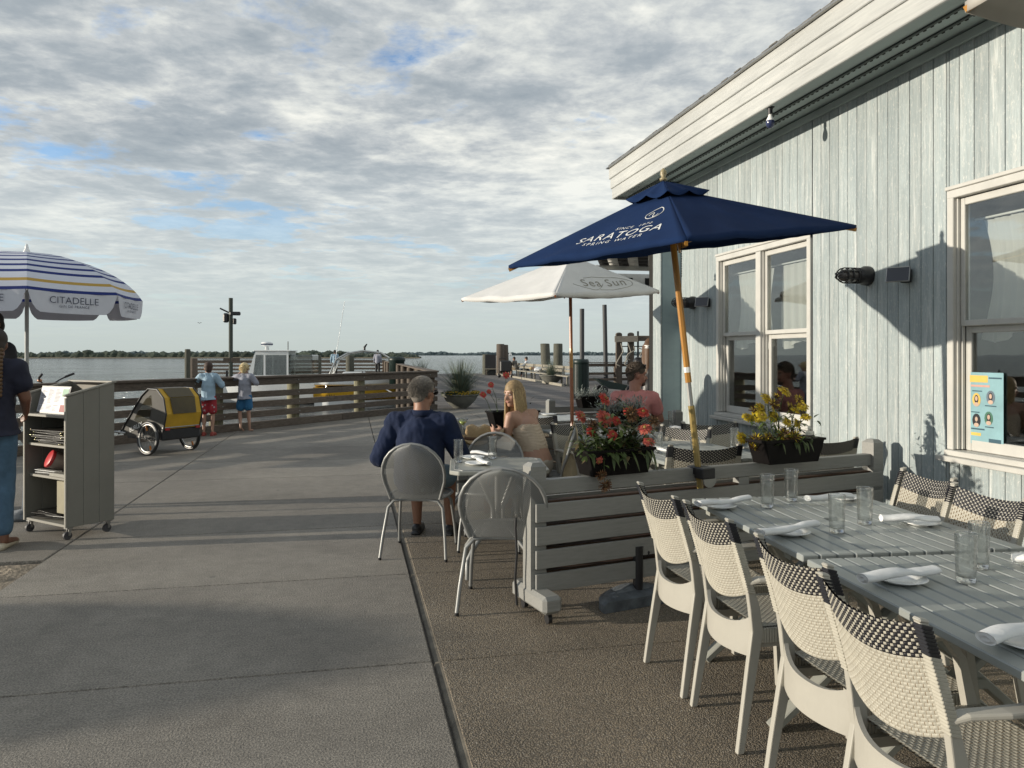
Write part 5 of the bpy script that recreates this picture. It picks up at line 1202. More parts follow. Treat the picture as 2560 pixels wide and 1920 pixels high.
b = MB(); b.lathe([(.013, -.05), (.018, -.07), (.031, -.095), (.034, -.105)], n=18); b.build('bulb_collar', M_white, t); b = MB(); b.lathe([(.034, -.105), (.036, -.125), (.030, -.150), (.014, -.165), (0, -.167)], n=18); b.build('bulb_globe', mat('navy_bulb', (.03, .04, .10), .2), t)
# ------------------------------------------------------------------ flower boxes
M_box = mat('black_planter_plastic', (.007, .006, .006), .5, var=.25, scale=8, spec=.1); M_soil = mat('soil', (.03, .02, .012), .95)
M_leaf = mat('zinnia_leaf', (.055, .085, .022), .55, var=.45, scale=25); M_leafd = mat('dry_leaf', (.10, .075, .03), .7, var=.4, scale=20); M_dusty = mat('dusty_miller_leaf', (.26, .29, .27), .8, var=.25, scale=40)
def planter_box(label, p, ang, L_=.52, h=.16, dpt=.19):
    t = thing('flower_box', label, 'flower box', p, ang, 'black plastic flower boxes'); b = MB(); a, c = L_ / 2, dpt / 2; k = .80
    vs_ = [(sx * a * k, sy * c * k, 0) for sx, sy in ((-1, -1), (1, -1), (1, 1), (-1, 1))] + [(sx * a * .96, sy * c * .93, h * .9) for sx, sy in ((-1, -1), (1, -1), (1, 1), (-1, 1))] + [(sx * a, sy * c, h * .9) for sx, sy in ((-1, -1), (1, -1), (1, 1), (-1, 1))] + [(sx * a, sy * c, h) for sx, sy in ((-1, -1), (1, -1), (1, 1), (-1, 1))] + [(sx * a * .92, sy * c * .86, h) for sx, sy in ((-1, -1), (1, -1), (1, 1), (-1, 1))] + [(sx * a * .88, sy * c * .8, h * .75) for sx, sy in ((-1, -1), (1, -1), (1, 1), (-1, 1))]
    b.add(vs_, [(3, 2, 1, 0)] + [(l * 4 + i, l * 4 + (i + 1) % 4, (l + 1) * 4 + (i + 1) % 4, (l + 1) * 4 + i) for l in range(5) for i in range(4)])
    b.build('box', M_box, t); b = MB(); b.box((0, 0, h * .74), (L_ * .86, dpt * .78, .02)); b.build('soil', M_soil, t); return t
def leaf(b, p, d, L_, W_, up=Vector((0, 0, 1)), droop=.3, mi=0):
    d = d.normalized(); s = d.cross(up); s = s.normalized() if s.length > .01 else Vector((1, 0, 0)); n = s.cross(d); pts = []
    for t, w_ in ((0, .12), (.3, 1), (.65, .8), (1, .05)):
        c = p + d * L_ * t - Vector((0, 0, 1)) * droop * L_ * t * t; pts += [c - s * W_ * w_ / 2 + n * W_ * .14 * w_, c + s * W_ * w_ / 2 + n * W_ * .14 * w_]
    b.add(pts, [(i * 2, i * 2 + 1, i * 2 + 3, i * 2 + 2) for i in range(3)], mi, False)
def flower_mesh(cols, seed, layers=4, rad=.041, pet=16, dry=False):
    """a double zinnia: rings of strap petals round a small eye"""
    r_ = random.Random(seed); b = MB()
    for l in range(layers):
        el = .05 + l * .33; n = max(6, pet - l * 3); Lr = rad * (1 - l * .12)
        for k in range(n):
            a = 2 * math.pi * (k + .5 * l) / n + r_.uniform(-.1, .1); e = el + r_.uniform(-.12, .12); d = Vector((math.cos(a) * math.cos(e), math.sin(a) * math.cos(e), math.sin(e)))
            LL = Lr * r_.uniform(.85, 1.12); s = Vector((-math.sin(a), math.cos(a), 0)); w_ = rad * (.30 if not dry else .14); c0 = d * rad * .12; tip = d * LL - Vector((0, 0, 1)) * (rad * .12 if not dry else -rad * .1)
            mid_ = d * LL * .6 + Vector((0, 0, 1)) * rad * .08
            b.add([c0 - s * w_ * .3, c0 + s * w_ * .3, mid_ + s * w_ * .55, tip + s * w_ * .35, tip - s * w_ * .35, mid_ - s * w_ * .55], [(0, 1, 2, 5), (5, 2, 3, 4)], l % 2 if not dry else r_.choice([0, 1]))
    b.ell((0, 0, rad * .22), (rad * .33, rad * .33, rad * .3), n=8, m=5, mi=2); me = b.mesh('flower')
    for m in cols: me.materials.append(m)
    return me
Fm = lambda n, c: mat(n, c, .6, var=.1, scale=60)
FRED = [flower_mesh([Fm('red_petal', (.48, .055, .035)), Fm('red_petal_2', (.40, .035, .03)), Fm('flower_eye', (.25, .16, .03))], i) for i in range(3)]
FCOR = [flower_mesh([Fm('coral_petal', (.48, .12, .08)), Fm('coral_petal_2', (.36, .06, .05)), Fm('flower_eye', (.25, .16, .03))], i + 5) for i in range(2)]
FDRY = [flower_mesh([Fm('dry_petal', (.24, .13, .06)), Fm('dry_petal_2', (.11, .05, .025)), Fm('dry_eye', (.08, .05, .02))], i + 9, dry=True) for i in range(2)]
FYEL = [flower_mesh([Fm('yellow_petal', (.62, .48, .03)), Fm('yellow_petal_2', (.40, .28, .02)), Fm('yellow_eye', (.22, .15, .02))], i + 12) for i in range(3)]
FYDR = [flower_mesh([Fm('yellow_petal', (.62, .48, .03)), Fm('dry_petal_2', (.11, .05, .025)), Fm('dry_eye', (.08, .05, .02))], i + 15, dry=True) for i in range(2)]
def fill_box(t, px_list, z, spread, nleaf, seed, Lr=.52, hmax=.20, lm=None, leafL=.075):
    """px_list: (photo x, y, depth, kind list, size). Stem from the soil to each flower; leaves up the stems."""
    r_ = random.Random(seed); inv = (Matrix.Translation(t.location) @ Matrix.Rotation(t.rotation_euler.z, 4, 'Z')).inverted(); bs = MB(); bl_ = MB()
    for (px, py, dz, kinds, s) in px_list:
        q = inv @ D(px, py, z + dz); root = Vector((max(-Lr * .4, min(Lr * .4, q.x * .75 + r_.uniform(-.03, .03))), r_.uniform(-.04, .04), .11)); mid_ = (root + q) / 2 + Vector((r_.uniform(-.02, .02), r_.uniform(-.02, .02), .03 if q.z > .1 else .14))
        bs.tube([root, mid_, q], [.0032, .0026, .002], 5)
        f = obj('flower', r_.choice(kinds), None, t); f.location = q; f.scale = (s, s, s) if kinds not in (FYEL, FYDR) else (s * 1.15,) * 3; f.rotation_euler = (r_.uniform(.5, 1.35), r_.uniform(-.4, .4), r_.uniform(-.5, .5)) if q.z > .1 else (1.9, 0, 0)
        for k in range(9):
            u = r_.random(); c = (root.lerp(mid_, u * 2) if u < .5 else mid_.lerp(q, u * 2 - 1)); a = r_.uniform(0, 6.28)
            leaf(bl_, c, Vector((math.cos(a), math.sin(a), r_.uniform(-.1, .7))), leafL * r_.uniform(.6, 1.1), leafL * .24, mi=0 if r_.random() < .9 else 1)
    for k in range(nleaf):
        x = r_.gauss(0, .30) * Lr * spread; x = max(-Lr * .5, min(Lr * .5, x)); c = Vector((x, r_.gauss(0, .05), .11 + abs(r_.gauss(0, .5)) * hmax)); a = r_.uniform(0, 6.28)
        leaf(bl_, c, Vector((math.cos(a), math.sin(a), r_.uniform(-.4, .9))), leafL * r_.uniform(.6, 1.3), leafL * .26, droop=r_.uniform(0, .3), mi=0 if r_.random() < .85 else 1)
    for k in range(nleaf // 45):   # leaves hanging over the rim
        x = r_.uniform(-.5, .5) * Lr * spread; leaf(bl_, Vector((x, -.09, .14)), Vector((r_.uniform(-.4, .4), -.5, r_.uniform(-1, .1))), leafL * r_.uniform(.6, 1.1), leafL * .28, droop=.5)
    bs.build('stems', lm or M_leaf, t); o = bl_.build('leaves', [lm or M_leaf, M_leafd], t, fix=False); stuff(o)
a1 = B1[0].rotation_euler.z
pb = D(1535, 1187, 4.64); pb.z = .779; bx1 = planter_box('black flower box of red and coral zinnias on the nearest fence', pb, a1 + R(2), .50, .155)
fill_box(bx1, [(1510, 998, .1, FRED, 1.15), (1575, 1036, 0, FDRY, 1.5), (1570, 1029, .06, FRED, .8), (1607, 1031, 0, FRED, 1), (1451, 1041, 0, FCOR, 1.15), (1511, 1046, -.02, FCOR, 1.4), (1541, 1053, 0, FRED, .8), (1480, 1065, 0, FDRY, 1.2), (1477, 1080, -.04, FRED, .85), (1613, 1072, -.03, FCOR, 1.15), (1634, 1055, 0, FDRY, 1.15),
    (1531, 1087, -.06, FRED, .85), (1621, 1105, -.06, FCOR, 1.0), (1494, 1152, -.14, FCOR, 1.05), (1502, 1186, -.15, FDRY, 1.0), (1512, 1212, -.15, FDRY, 1.15), (1606, 1152, .05, FCOR, .4)], 4.64, .9, 620, 3, .50, .20, None, .088)
pb = D(1965, 1143, 5.13); pb.z = .779; bx2 = planter_box('black flower box of yellow zinnias on the nearest fence, below the left window', pb, a1, .54, .16)
yl = [(1960, 979, 0, FYEL, 1.1), (1915, 996, 0, FYEL, .95), (1940, 994, .03, FYDR, 1.0), (1900, 1020, 0, FYEL, .95), (1932, 1012, -.02, FYDR, 1.1), (1995, 1000, 0, FYDR, .9), (2005, 1017, 0, FYEL, 1.0), (1988, 1026, -.03, FYEL, .8), (1868, 1044, 0, FYEL, .9), (1892, 1043, 0, FYEL, .95), (1904, 1040, -.04, FYEL, 1), (1934, 1042, 0, FYEL, .95), (1972, 1022, .02, FYDR, 1.1), (1968, 1056, -.03, FYEL, .8), (1992, 1058, 0, FYEL, .75), (2014, 1043, 0, FYEL, .8),
    (1854, 1095, 0, FYEL, 1.0), (1890, 1100, -.06, FYDR, 1.1), (1918, 1098, -.05, FYDR, 1.1), (1886, 1120, -.08, FYDR, 1.1), (1914, 1115, -.09, FYEL, .8), (1958, 1088, -.06, FYDR, 1.2), (1984, 1092, -.06, FYDR, 1.15), (1886, 1028, .03, FYDR, .9)]
fill_box(bx2, yl, 5.13, .8, 300, 8, .52, .17, None, .07)
def dusty(label, px, py, z, ang, L_=.5, nl=420, h=.15):
    p = D(px, py, z); p.z = .779; t = planter_box(label, p, ang, L_, .16); r_ = random.Random(px); b = MB()
    for k in range(nl):
        c = Vector((r_.uniform(-.5, .5) * L_, r_.gauss(0, .05), .12 + r_.random() * .05)); a = r_.uniform(0, 6.28); e = r_.uniform(.1, 1.4); d = Vector((math.cos(a) * math.cos(e), math.sin(a) * math.cos(e), math.sin(e))); ll = r_.uniform(.06, .15) * (h / .15)
        leaf(b, c, d, ll, .010, droop=.4)
        for j in range(3):
            q = c + d * ll * (.35 + .2 * j); s_ = r_.choice((-1, 1)); leaf(b, q, (d * .6 + d.cross(Vector((0, 0, 1))) * s_).normalized(), ll * .4, .010, droop=.2)
    stuff(b.build('silver_leaves', M_dusty, t, fix=False)); return t
dusty('black box of silvery dusty miller on the second fence, before the man in pink', 1552, 1058, 7.72, B2[0].rotation_euler.z, .46, 460, .17)
dusty('black flower box of silvery dusty miller on the farthest fence, behind the white umbrella pole', 1480, 1014, 10.4, B3[0].rotation_euler.z, .46, 260, .16)
p = D(1282, 1066, 7.52); p.z = .779; bx = planter_box('black flower box with thin red geraniums on the second fence, behind the blonde woman', p, B2[0].rotation_euler.z, .52, .17)
fill_box(bx, [(1227, 962, 0, FRED, .8), (1222, 979, 0, FRED, .6), (1208, 987, 0, FRED, .85), (1265, 938, .05, FRED, .95), (1290, 962, .05, FDRY, .7)], 7.5, .9, 60, 17, .5, .12, None, .05)
p = C2W(-.55, 7.28, 0)
# ------------------------------------------------------------------ big bowl planters
M_bowl = mat('cast_concrete_bowl', (.155, .155, .135), .8, var=.15, scale=6, bump=.3); M_grass = mat('blue_green_grass', (.10, .135, .10), .7, var=.35, scale=9); M_gdry = mat('dry_grass_tips', (.22, .20, .12), .8)
def bowl(label, p, r, gh, n, low=True, seed=0, spread=1.0, cat_='planter'):
    t = thing('bowl_planter', label, cat_, p, 0, 'round concrete bowl planters'); b = MB(); h = r * .78
    b.lathe([(0, 0), (r * .40, 0), (r * .42, h * .05), (r * .55, h * .18), (r * .80, h * .5), (r * .95, h * .82), (r, h * .9), (r * 1.04, h * .92), (r * 1.04, h), (r * .94, h), (r * .90, h * .85), (0, h * .85)], n=36); b.build('bowl', M_bowl, t)
    r_ = random.Random(seed); b = MB()
    for k in range(n):
        a = r_.uniform(0, 6.28); e = r_.gauss(0, .33) * spread; x0 = Vector((math.cos(a) * r * .3 * r_.random(), math.sin(a) * r * .3 * r_.random(), h * .85)); L_ = gh * r_.uniform(.45, 1.0); d = Vector((math.cos(a) * math.sin(abs(e)), math.sin(a) * math.sin(abs(e)), math.cos(e))); pts = []; s = Vector((-math.sin(a), math.cos(a), 0)) * .0075
        for j in range(5):
            u = j / 4; c = x0 + d * L_ * u + Vector((math.cos(a), math.sin(a), -.3)) * L_ * .35 * u * u * abs(e) * 2; pts += [c - s * (1 - u * .8), c + s * (1 - u * .8)]
        b.add(pts, [(i * 2, i * 2 + 1, i * 2 + 3, i * 2 + 2) for i in range(4)], 0 if r_.random() < .85 else 1)
    stuff(b.build('grass_blades', [M_grass, M_gdry], t, fix=False))
    if low:
        b = MB()
        for k in range(700):
            a = r_.uniform(0, 6.28); rr_ = r * math.sqrt(r_.uniform(.25, 1.15)); c = Vector((math.cos(a) * rr_, math.sin(a) * rr_, h * (.9 + .28 * r_.random()) - max(0, rr_ - r) * .6)); d = Vector((r_.uniform(-1, 1), r_.uniform(-1, 1), r_.uniform(-.3, 1))); leaf(b, c, d, .075, .035)
        stuff(b.build('trailing_leaves', M_leaf, t, fix=False)); b = MB()
        for k in range(170):
            a = r_.uniform(-2.6, 0.3); rr_ = r * math.sqrt(r_.uniform(.5, 1.2)); c = Vector((math.cos(a) * rr_, math.sin(a) * rr_, h * (1.0 + .22 * r_.random()) - max(0, rr_ - r) * .6)); b.ell(c, (.017, .017, .010), n=6, m=4)
        stuff(b.build('small_yellow_flowers', Fm('small_yellow', (.55, .36, .03)), t, fix=False))
    return t
bowl('concrete bowl of tall blue grass and small yellow flowers at the pier fence corner', G(1151, 1020), .51, 1.15, 900, True, 3, 1.5)
bowl('concrete bowl of drooping grass near the bench, below the lying person', G(1378, 960), .60, .95, 420, False, 5, 1.6)
p = D(1045, 919, 30); p.z = 0; p = G(1053, 962); bowl('grass filled bowl planter standing behind the pier rail', p, .5, 1.15, 260, False, 8)
# ------------------------------------------------------------------ pier fence (posts, rails, kick board)
def rail_fence(name, label, A, B_, posts, rail_z, h=1.06, side=1, rw=.045, cap=True, kick=True, pr=.13, vertical_posts=True, postm=None, group=None, rh=.125):
    A = Vector((A[0], A[1], 0)); B_ = Vector((B_[0], B_[1], 0)); d = B_ - A; L_ = d.length; ang = math.atan2(d.y, d.x); t = thing(name, label, 'fence', A, ang, group)
    for x in posts:
        b = MB(); b.tube([(x, side * .17, -1.6), (x, side * .17, h - .05)], pr, 16); b.build('post', postm or M_pile, t)
    npc = max(1, round(L_ / 4.6))
    for z in rail_z:
        for k in range(npc):
            xa, xb = k * L_ / npc + .003, (k + 1) * L_ / npc - .003; b = MB(); b.box(((xa + xb) / 2, 0, z), (xb - xa, rw, rh + (.03 if z == rail_z[-1] else 0)), bev=.004); b.build('rail', M_wood, t)
    if cap:
        for k in range(npc):
            xa, xb = k * L_ / npc + .003, (k + 1) * L_ / npc - .003; b = MB(); b.box(((xa + xb) / 2, side * .09, h - .015), (xb - xa, .30, .04), bev=.005); b.build('cap_board', M_wood, t)
    if kick:
        for k in range(npc):
            xa, xb = k * L_ / npc + .003, (k + 1) * L_ / npc - .003; b = MB(); b.box(((xa + xb) / 2, .02, .075), (xb - xa, .10, .15), bev=.006); b.build('kick_board', M_wood, t)
    b = MB()
    for x in posts:
        for z in rail_z: b.lathe([(0, 0), (.014, 0), (.014, .008), (0, .010)], c=(x + rnd.uniform(-.05, .05), -side * (rw / 2 - .001), z), n=8, M=Matrix.Rotation(R(90 * side), 3, 'X'))
    stuff(b.build('bolts', M_metal, t)); return t
RZ = [.30, .50, .70, .96]
rail_fence('pier_fence', 'brown rail fence on round posts along the quay, left part behind the bike trailer', FA, FB, [L for L in (0.9, 3.0, (FB - FA).length - 2.25, (FB - FA).length - .15)], RZ, side=1)
LB = (FC - FB).length
def along(px): # distance along FB->FC where photo column px crosses
    best = min(range(400), key=lambda k: abs(proj(FB.lerp(FC, k / 400))[0] - px)); return best / 400 * LB
def proj(p):
    x = p.x * math.cos(TH) - p.y * math.sin(TH); z = p.x * math.sin(TH) + p.y * math.cos(TH); return CXP + x / z * F, HY + (CH - p.z) / z * F
rail_fence('pier_fence', 'brown rail fence along the quay, the long part between the boys and the boats', FB, FC, [along(x) for x in (556, 748, 912, 1072)], RZ, side=1)
pj = Vector((PJ.x, PJ.y, 0)); Lp = (pj - FC).length
t = rail_fence('pier_rail', 'weathered pale railing running out along the pier beside the yellow boat', FC + Vector((0, 0, 0)), pj, [0.15, 4, 8, 12, 16, 20, 24, 28, 32, 36], [.30, .52, .74, .96], side=1, rh=.11, kick=False, postm=M_wood)
# far dock fences and people handled later
def far_fence(x0, x1, z, label, posts):
    A = D(x0, HY, z); B_ = D(x1, HY, z); rail_fence('dock_fence', label, A, B_, [], [.25, .5, .75, 1.0], h=1.12, cap=True, kick=False, rh=.13)
    t = thing('dock', None, None, A, 0); bpy.data.objects.remove(t); b = MB(); d = (B_ - A).normalized(); n_ = Vector((-d.y, d.x, 0)); q = [A - n_ * .2, B_ - n_ * .2, B_ + n_ * 3, A + n_ * 3]; b.prism([v.to_2d()[:] for v in q], -.35, -.03)
    o = b.build('dock_deck', M_deck); struct(o)
far_fence(741, 962, 55, 'dark rail fence on the far end of the pier behind the yellow boat', []); far_fence(488, 742, 52, 'rail fence on the outer dock behind the white cabin boat', [])
def pile(px, ytop, z, r, label, lean=0, bottom=-2.2, m=None, group='wooden pilings in the water'):
    p = D(px, ytop, z); t = tag(None or MB_pile(p, r, lean, bottom, m), label, 'piling', group); return t
def MB_pile(p, r, lean, bottom, m):
    b = MB(); b.lathe([(r * 1.06, bottom), (r * 1.0, (bottom + p.z) / 2), (r * .95, p.z - .03), (r * .85, p.z), (0, p.z + .01)], n=16); 
    for v in range(len(b.v)): x, y, z = b.v[v]; b.v[v] = (x + lean * (z - 0), y, z)
    return b.build('piling', m or M_pile, None, (p.x, p.y, 0))
M_dpile = m_grain('dark_pile_wood', (.05, .052, .04), (.085, .085, .065), (.13, .125, .10), (10, 10, 1), 3, .85, .4)
pile(469, 873, 40, .15, 'tall green topped piling left of the boy in light blue', m=M_dpile); pile(484, 896, 42, .22, 'short dark piling right behind the tall one, left of the boy in light blue', m=M_wood)
pile(795, 888, 52, .24, 'piling sticking up behind the outer dock rail, left of the roll hoop', m=M_dpile); pile(875, 889, 54, .30, 'piling sticking up behind the outer dock rail, inside the roll hoop', m=M_dpile)
pile(1216, 886, 58, .32, 'lone stout piling at the pier end, right of the tall grass planter', m=M_dpile); pile(1251, 860, 57, .32, 'tall dark piling by the bench, left of a pair', m=M_wood); pile(1262, 862, 57.5, .34, 'leaning dark piling by the bench, right of a pair', lean=-.03, m=M_wood)
pile(1366, 859, 56, .36, 'leaning piling behind the bench, left of the umbrella pole', lean=-.05, m=M_dpile); pile(1395, 859, 57, .36, 'upright piling behind the bench, just left of the umbrella pole', m=M_dpile)
# tall pole with camera arm
M_dpole = m_grain('dark_green_pole_wood', (.03, .038, .032), (.05, .06, .05), (.075, .085, .07), (10, 10, 1), 3, .8, .4)
p = D(577, 745, 44); t = thing('camera_pole', 'tall dark wooden pole with a camera bracket and sign on it', 'pole', (p.x, p.y, 0)); b = MB(); b.tube([(0, 0, -2), (0, 0, p.z)], .115, 14); b.build('pole', M_dpole, t)
b = MB(); cr = Vector((math.cos(-TH), math.sin(-TH), 0)); u_ = Vector((0, 0, 1)); b.tube([cr * .35 + u_ * (p.z - .9), cr * -.1 + u_ * (p.z - .85), cr * -.62 + u_ * (p.z - .60)], .05, 6); b.box(cr * .25 + u_ * (p.z - .9), (.6, .2, .22), bev=.05); b.box(cr * -.28 + u_ * (p.z - 1.15), (.32, .25, .55), bev=.08); b.box(cr * .22 + u_ * (p.z - 1.35), (.2, .2, .35), bev=.05); b.build('camera_bracket', M_black, t)
b = MB(); b.box(cr * -.22 + u_ * (p.z - 5.3), (.12, .12, 2.2)); b.build('conduit', M_black, t); b = MB(); b.box(cr * .05 + u_ * (p.z * .0 + 1.2), (.9, .2, .25)); b.build('crosspiece', M_wood, t)
for (px, yt, yb, z, lab, ln) in ((1455, 772, 903, 38, 'thin dark pole rising behind the green litter bin', 0), (1516, 762, 950, 40, 'thin dark pole leaning slightly, right of the litter bin', -.025)):
    p = D(px, yt, z); b = MB(); b.tube([(-ln * p.z * .0, 0, -1), (ln * p.z, 0, p.z)], .115, 10); o = b.build('mooring_pole', mat('dark_pole', (.05, .052, .055), .6), None, (p.x, p.y, 0)); tag(o, lab, 'pole', 'thin dark mooring poles')
# right side dock: fence, lift frame, bin, wheelbarrow
p = G(1452, 996); rb = .27; hb_ = 1.35; t = thing('litter_bin', 'dark green ribbed litter bin with a domed rim on the boardwalk', 'litter bin', p); M_green = mat('dark_green_metal', (.006, .018, .015), .45, var=.15)
zbn = (p - Vector((0, 0, 0))); b = MB()
for k in range(32): a = 2 * math.pi * k / 32; b.box((rb * math.cos(a), rb * math.sin(a), hb_ * .45), (.02, .036, hb_ * .84), (0, 0, a))
stuff(b.build('slats', M_green, t)); b = MB(); b.lathe([(rb * .93, .02), (rb * .93, hb_ * .86), (rb * 1.03, hb_ * .88), (rb * 1.05, hb_ * .95), (rb * .95, hb_), (rb * .6, hb_), (rb * .58, hb_ * .9)], n=28); b.build('liner_and_rim', M_green, t)
p = G(992, 962); t = thing('litter_bin', 'dark green litter bin whose top shows above the pier rail', 'litter bin', p); b = MB(); b.lathe([(0, 0), (.38, 0), (.38, 1.15), (.42, 1.2), (.42, 1.34), (.3, 1.4), (0, 1.4)], n=24); b.build('bin_body', M_green, t); t['label'] = 'dark green litter bin whose rim shows above the pier rail'
A = G(1425, 962); B_ = G(1720, 958); rail_fence('dock_fence', 'grey rail fence right of the green litter bin, behind the man in pink', A, B_, [.3, 2.6, 5.0, 7.4], [.25, .55, .98], h=1.12, cap=True, kick=False, pr=.10, postm=M_wood)
A = G(1425, 962)
t = thing('boat_lift', 'timber boat lift frame with ropes, left of the corner pier', 'boat lift', G(1590, 955)); zc = 38.5; o0 = t.location
for (px, lab) in ((1547, 1), (1577, 2)):
    q = D(px, 836, zc) - o0; b = MB(); b.tube([(q.x, q.y, -2), (q.x, q.y, q.z)], .17, 14); b.ell((q.x, q.y, q.z), (.17, .17, .10)); b.build('pile', M_wood, t)
q = D(1595, 828, zc) - o0; b = MB(); b.tube([(q.x, q.y, -1), (q.x, q.y, q.z)], .05, 6); b.build('pipe', M_black, t)
q0, q1 = D(1537, 848, zc - .4) - o0, D(1594, 847, zc - .4) - o0; b = MB(); b.beam(q0, q1, .2, .30); b.build('beam', m_grain('bleached_timber', (.16, .14, .115), (.24, .215, .18), (.31, .285, .24), (1.5, 10, 10), 3, .85, .5), t)
q0, q1 = D(1594, 846, zc - .2) - o0, D(1700, 846, zc - .2) - o0; b = MB(); b.beam(q0, q1, .2, .27); b.build('beam', M_wood, t)
b = MB(); q0, q1 = D(1548, 866, zc) - o0, D(1650, 866, zc) - o0; b.beam(q0, q1, .05, .05); b.build('cross_bar', M_black, t)
for (xa, ya, xb, yb) in ((1570, 858, 1566, 900), (1552, 858, 1545, 900), (1585, 866, 1570, 885), (1596, 870, 1604, 880)):
    b = MB(); q0, q1 = D(xa, ya, zc - .5) - o0, D(xb, yb, zc - .5) - o0; m_ = (q0 + q1) / 2 + Vector((.2, 0, 0)); b.tube([q0, m_, q1, q1 + Vector((-.1, 0, -.2)), q1 + Vector((.1, 0, -.3))], .03, 6); b.build('rope', mat('rope', (.28, .26, .22), .9), t)
p = G(1540, 985); t = thing('garden_cart', 'dark green dump cart tipped beside the litter bin', 'cart', p, CAM_ROT + .1); b = MB(); vs_ = [(-.85, -.3, .62), (.55, -.3, .30), (.75, -.3, .10), (-.35, -.3, .22), (-.85, .3, .62), (.55, .3, .30), (.75, .3, .10), (-.35, .3, .22)]
b.add(vs_, [(0, 1, 2, 3), (7, 6, 5, 4), (0, 4, 5, 1), (1, 5, 6, 2), (2, 6, 7, 3), (3, 7, 4, 0)]); b.build('tub', M_green, t)
for (x, y) in ((-.55, -.34), (.45, -.34), (.45, .34), (-.55, .34)): b = MB(); b.lathe([(.08, -.035), (.16, -.035), (.17, 0), (.16, .035), (.08, .035)], c=(x, y, .17), n=18, M=Matrix.Rotation(R(90), 3, 'X'), close=True); b.lathe([(0, -.02), (.08, -.02), (.08, .02), (0, .02)], c=(x, y, .17), n=12, M=Matrix.Rotation(R(90), 3, 'X')); b.build('wheel', M_black, t)
# bench along the pier edge
bA, bB = G(1238, 934), G(1425, 966); d_ = (bB - bA); Lb = d_.length; t = thing('pier_bench', 'long weathered plank bench with backrest along the pier edge, people sitting on it', 'bench', bA, math.atan2(d_.y, d_.x)); M_bw = m_grain('bleached_bench_wood', (.17, .155, .125), (.26, .24, .195), (.34, .32, .26), (1.2, 10, 10), 3, .85, .5)
for y in (-.05, .10, .25): b = MB(); b.box((Lb / 2, y, .46), (Lb, .13, .045)); b.build('seat_plank', M_bw, t)
for z in (.68, .86): b = MB(); b.box((Lb / 2, .40 + (z - .6) * .2, z), (Lb, .045, .14)); b.build('back_plank', M_bw, t)
for k in range(10): x = .3 + k * (Lb - .6) / 9; b = MB(); b.box((x, -.05, .22), (.09, .09, .44)); b.box((x, .30, .30), (.09, .09, .60)); b.box((x, .42, .7), (.08, .06, .45)); b.build('leg', M_bw, t)
b = MB(); b.box((Lb / 2, -.35, .06), (Lb, .12, .12)); b.build('edge_timber', M_bw, t)
p = G(1238, 936) ; t = thing('slat_seat', 'separate slatted pier seat at the left end of the long bench', 'bench', G(1233, 938), CAM_ROT); b = MB(); 
for y in (-.1, .05, .2): b = MB(); b.box((1.2, y, .46), (3.6, .12, .045)); b.build('seat_plank', M_bw, t)
for x in (-.5, .7, 1.9, 2.8): b = MB(); b.box((x, .05, .22), (.1, .3, .44)); b.build('leg', M_wood, t)
b = MB(); b.box((-.2, .3, .75), (.8, .15, 1.5)); b.build('end_board', M_black, t)
t = thing('rolling_walker', 'black wheeled bag with a frame standing before the bench', 'walker', G(1264, 944), CAM_ROT); b = MB(); b.box((0, 0, .75), (.75, .35, .75), bev=.08); b.build('bag', M_black, t); b = MB(); b.tube([(-.45, 0, 1.2), (-.42, 0, .1)], .03, 6); b.tube([(.4, 0, 1.0), (.42, 0, .1)], .03, 6); b.tube([(-.45, 0, 1.2), (-.3, 0, 1.3), (0, 0, 1.25)], .03, 6); b.build('frame', M_black, t)
for x in (-.42, .42): b = MB(); b.lathe([(.0, -.03), (.12, -.03), (.12, .03), (0, .03)], c=(x, 0, .12), n=14, M=Matrix.Rotation(R(90), 3, 'X')); b.build('wheel', M_black, t)
# ------------------------------------------------------------------ boats
def hull(bm, L_, B_, z0, z1, n=24, bow=2.2, flare=.85, mi=0, transom=1.0, sheer=.25):
    rings = []; m = 8
    for i in range(n + 1):
        x = -L_ / 2 + L_ * i / n; u = i / n; wd = B_ / 2 * (1 - max(0, (u - .45) / .55) ** bow) * (1 if u > .1 else transom); wd = max(wd, .01); st = z1 + sheer * max(0, u - .3) ** 2 * 2; row = []
        for j in range(m + 1):
            a = j / m; hw = wd * (flare + (1 - flare) * a) * (math.sin(min(1, a * 2.2 + .02) * math.pi / 2)); xx = x + (.0 if i < n else 0) + (a - 1) * .35 * u ** 4 * 2; row.append((xx, hw, z0 + (st - z0) * a))
        rings.append(row)
    for side in (1, -1):
        vs_ = [(p[0], p[1] * side, p[2]) for row in rings for p in row]
        bm.add(vs_, [(i * (m + 1) + j, i * (m + 1) + j + 1, (i + 1) * (m + 1) + j + 1, (i + 1) * (m + 1) + j) for i in range(n) for j in range(m)], mi, True)
    t_ = [(p[0], p[1], p[2]) for p in rings[0]] + [(p[0], -p[1], p[2]) for p in rings[0]][::-1]; bm.add(t_, [tuple(range(len(t_)))], mi)
    dk_ = [rings[i][m] for i in range(n + 1)]; bm.add([(p[0], p[1], p[2]) for p in dk_] + [(p[0], -p[1], p[2]) for p in dk_], [(i, i + 1, n + 2 + i, n + 1 + i) for i in range(n)], mi)
M_gel = mat('white_gelcoat', (.78, .80, .80), .18, var=.03); M_gely = mat('yellow_gelcoat', (.62, .36, .03), .2, var=.05); M_bg = m_glass('boat_glass', (.55, .58, .58), .25)
bp = D(672, HY, 43); bp.z = WATER_Z; t = thing('cabin_boat', 'white cabin boat with radar dome moored behind the fence', 'boat', bp, math.pi - TH + R(4))
b = MB(); hull(b, 7.6, 2.5, -.35, 1.15, sheer=.35); b.build('hull', M_gel, t); b = MB(); hull(b, 7.4, 2.52, -.36, .10, sheer=0); b.build('boot_stripe', M_black, t)
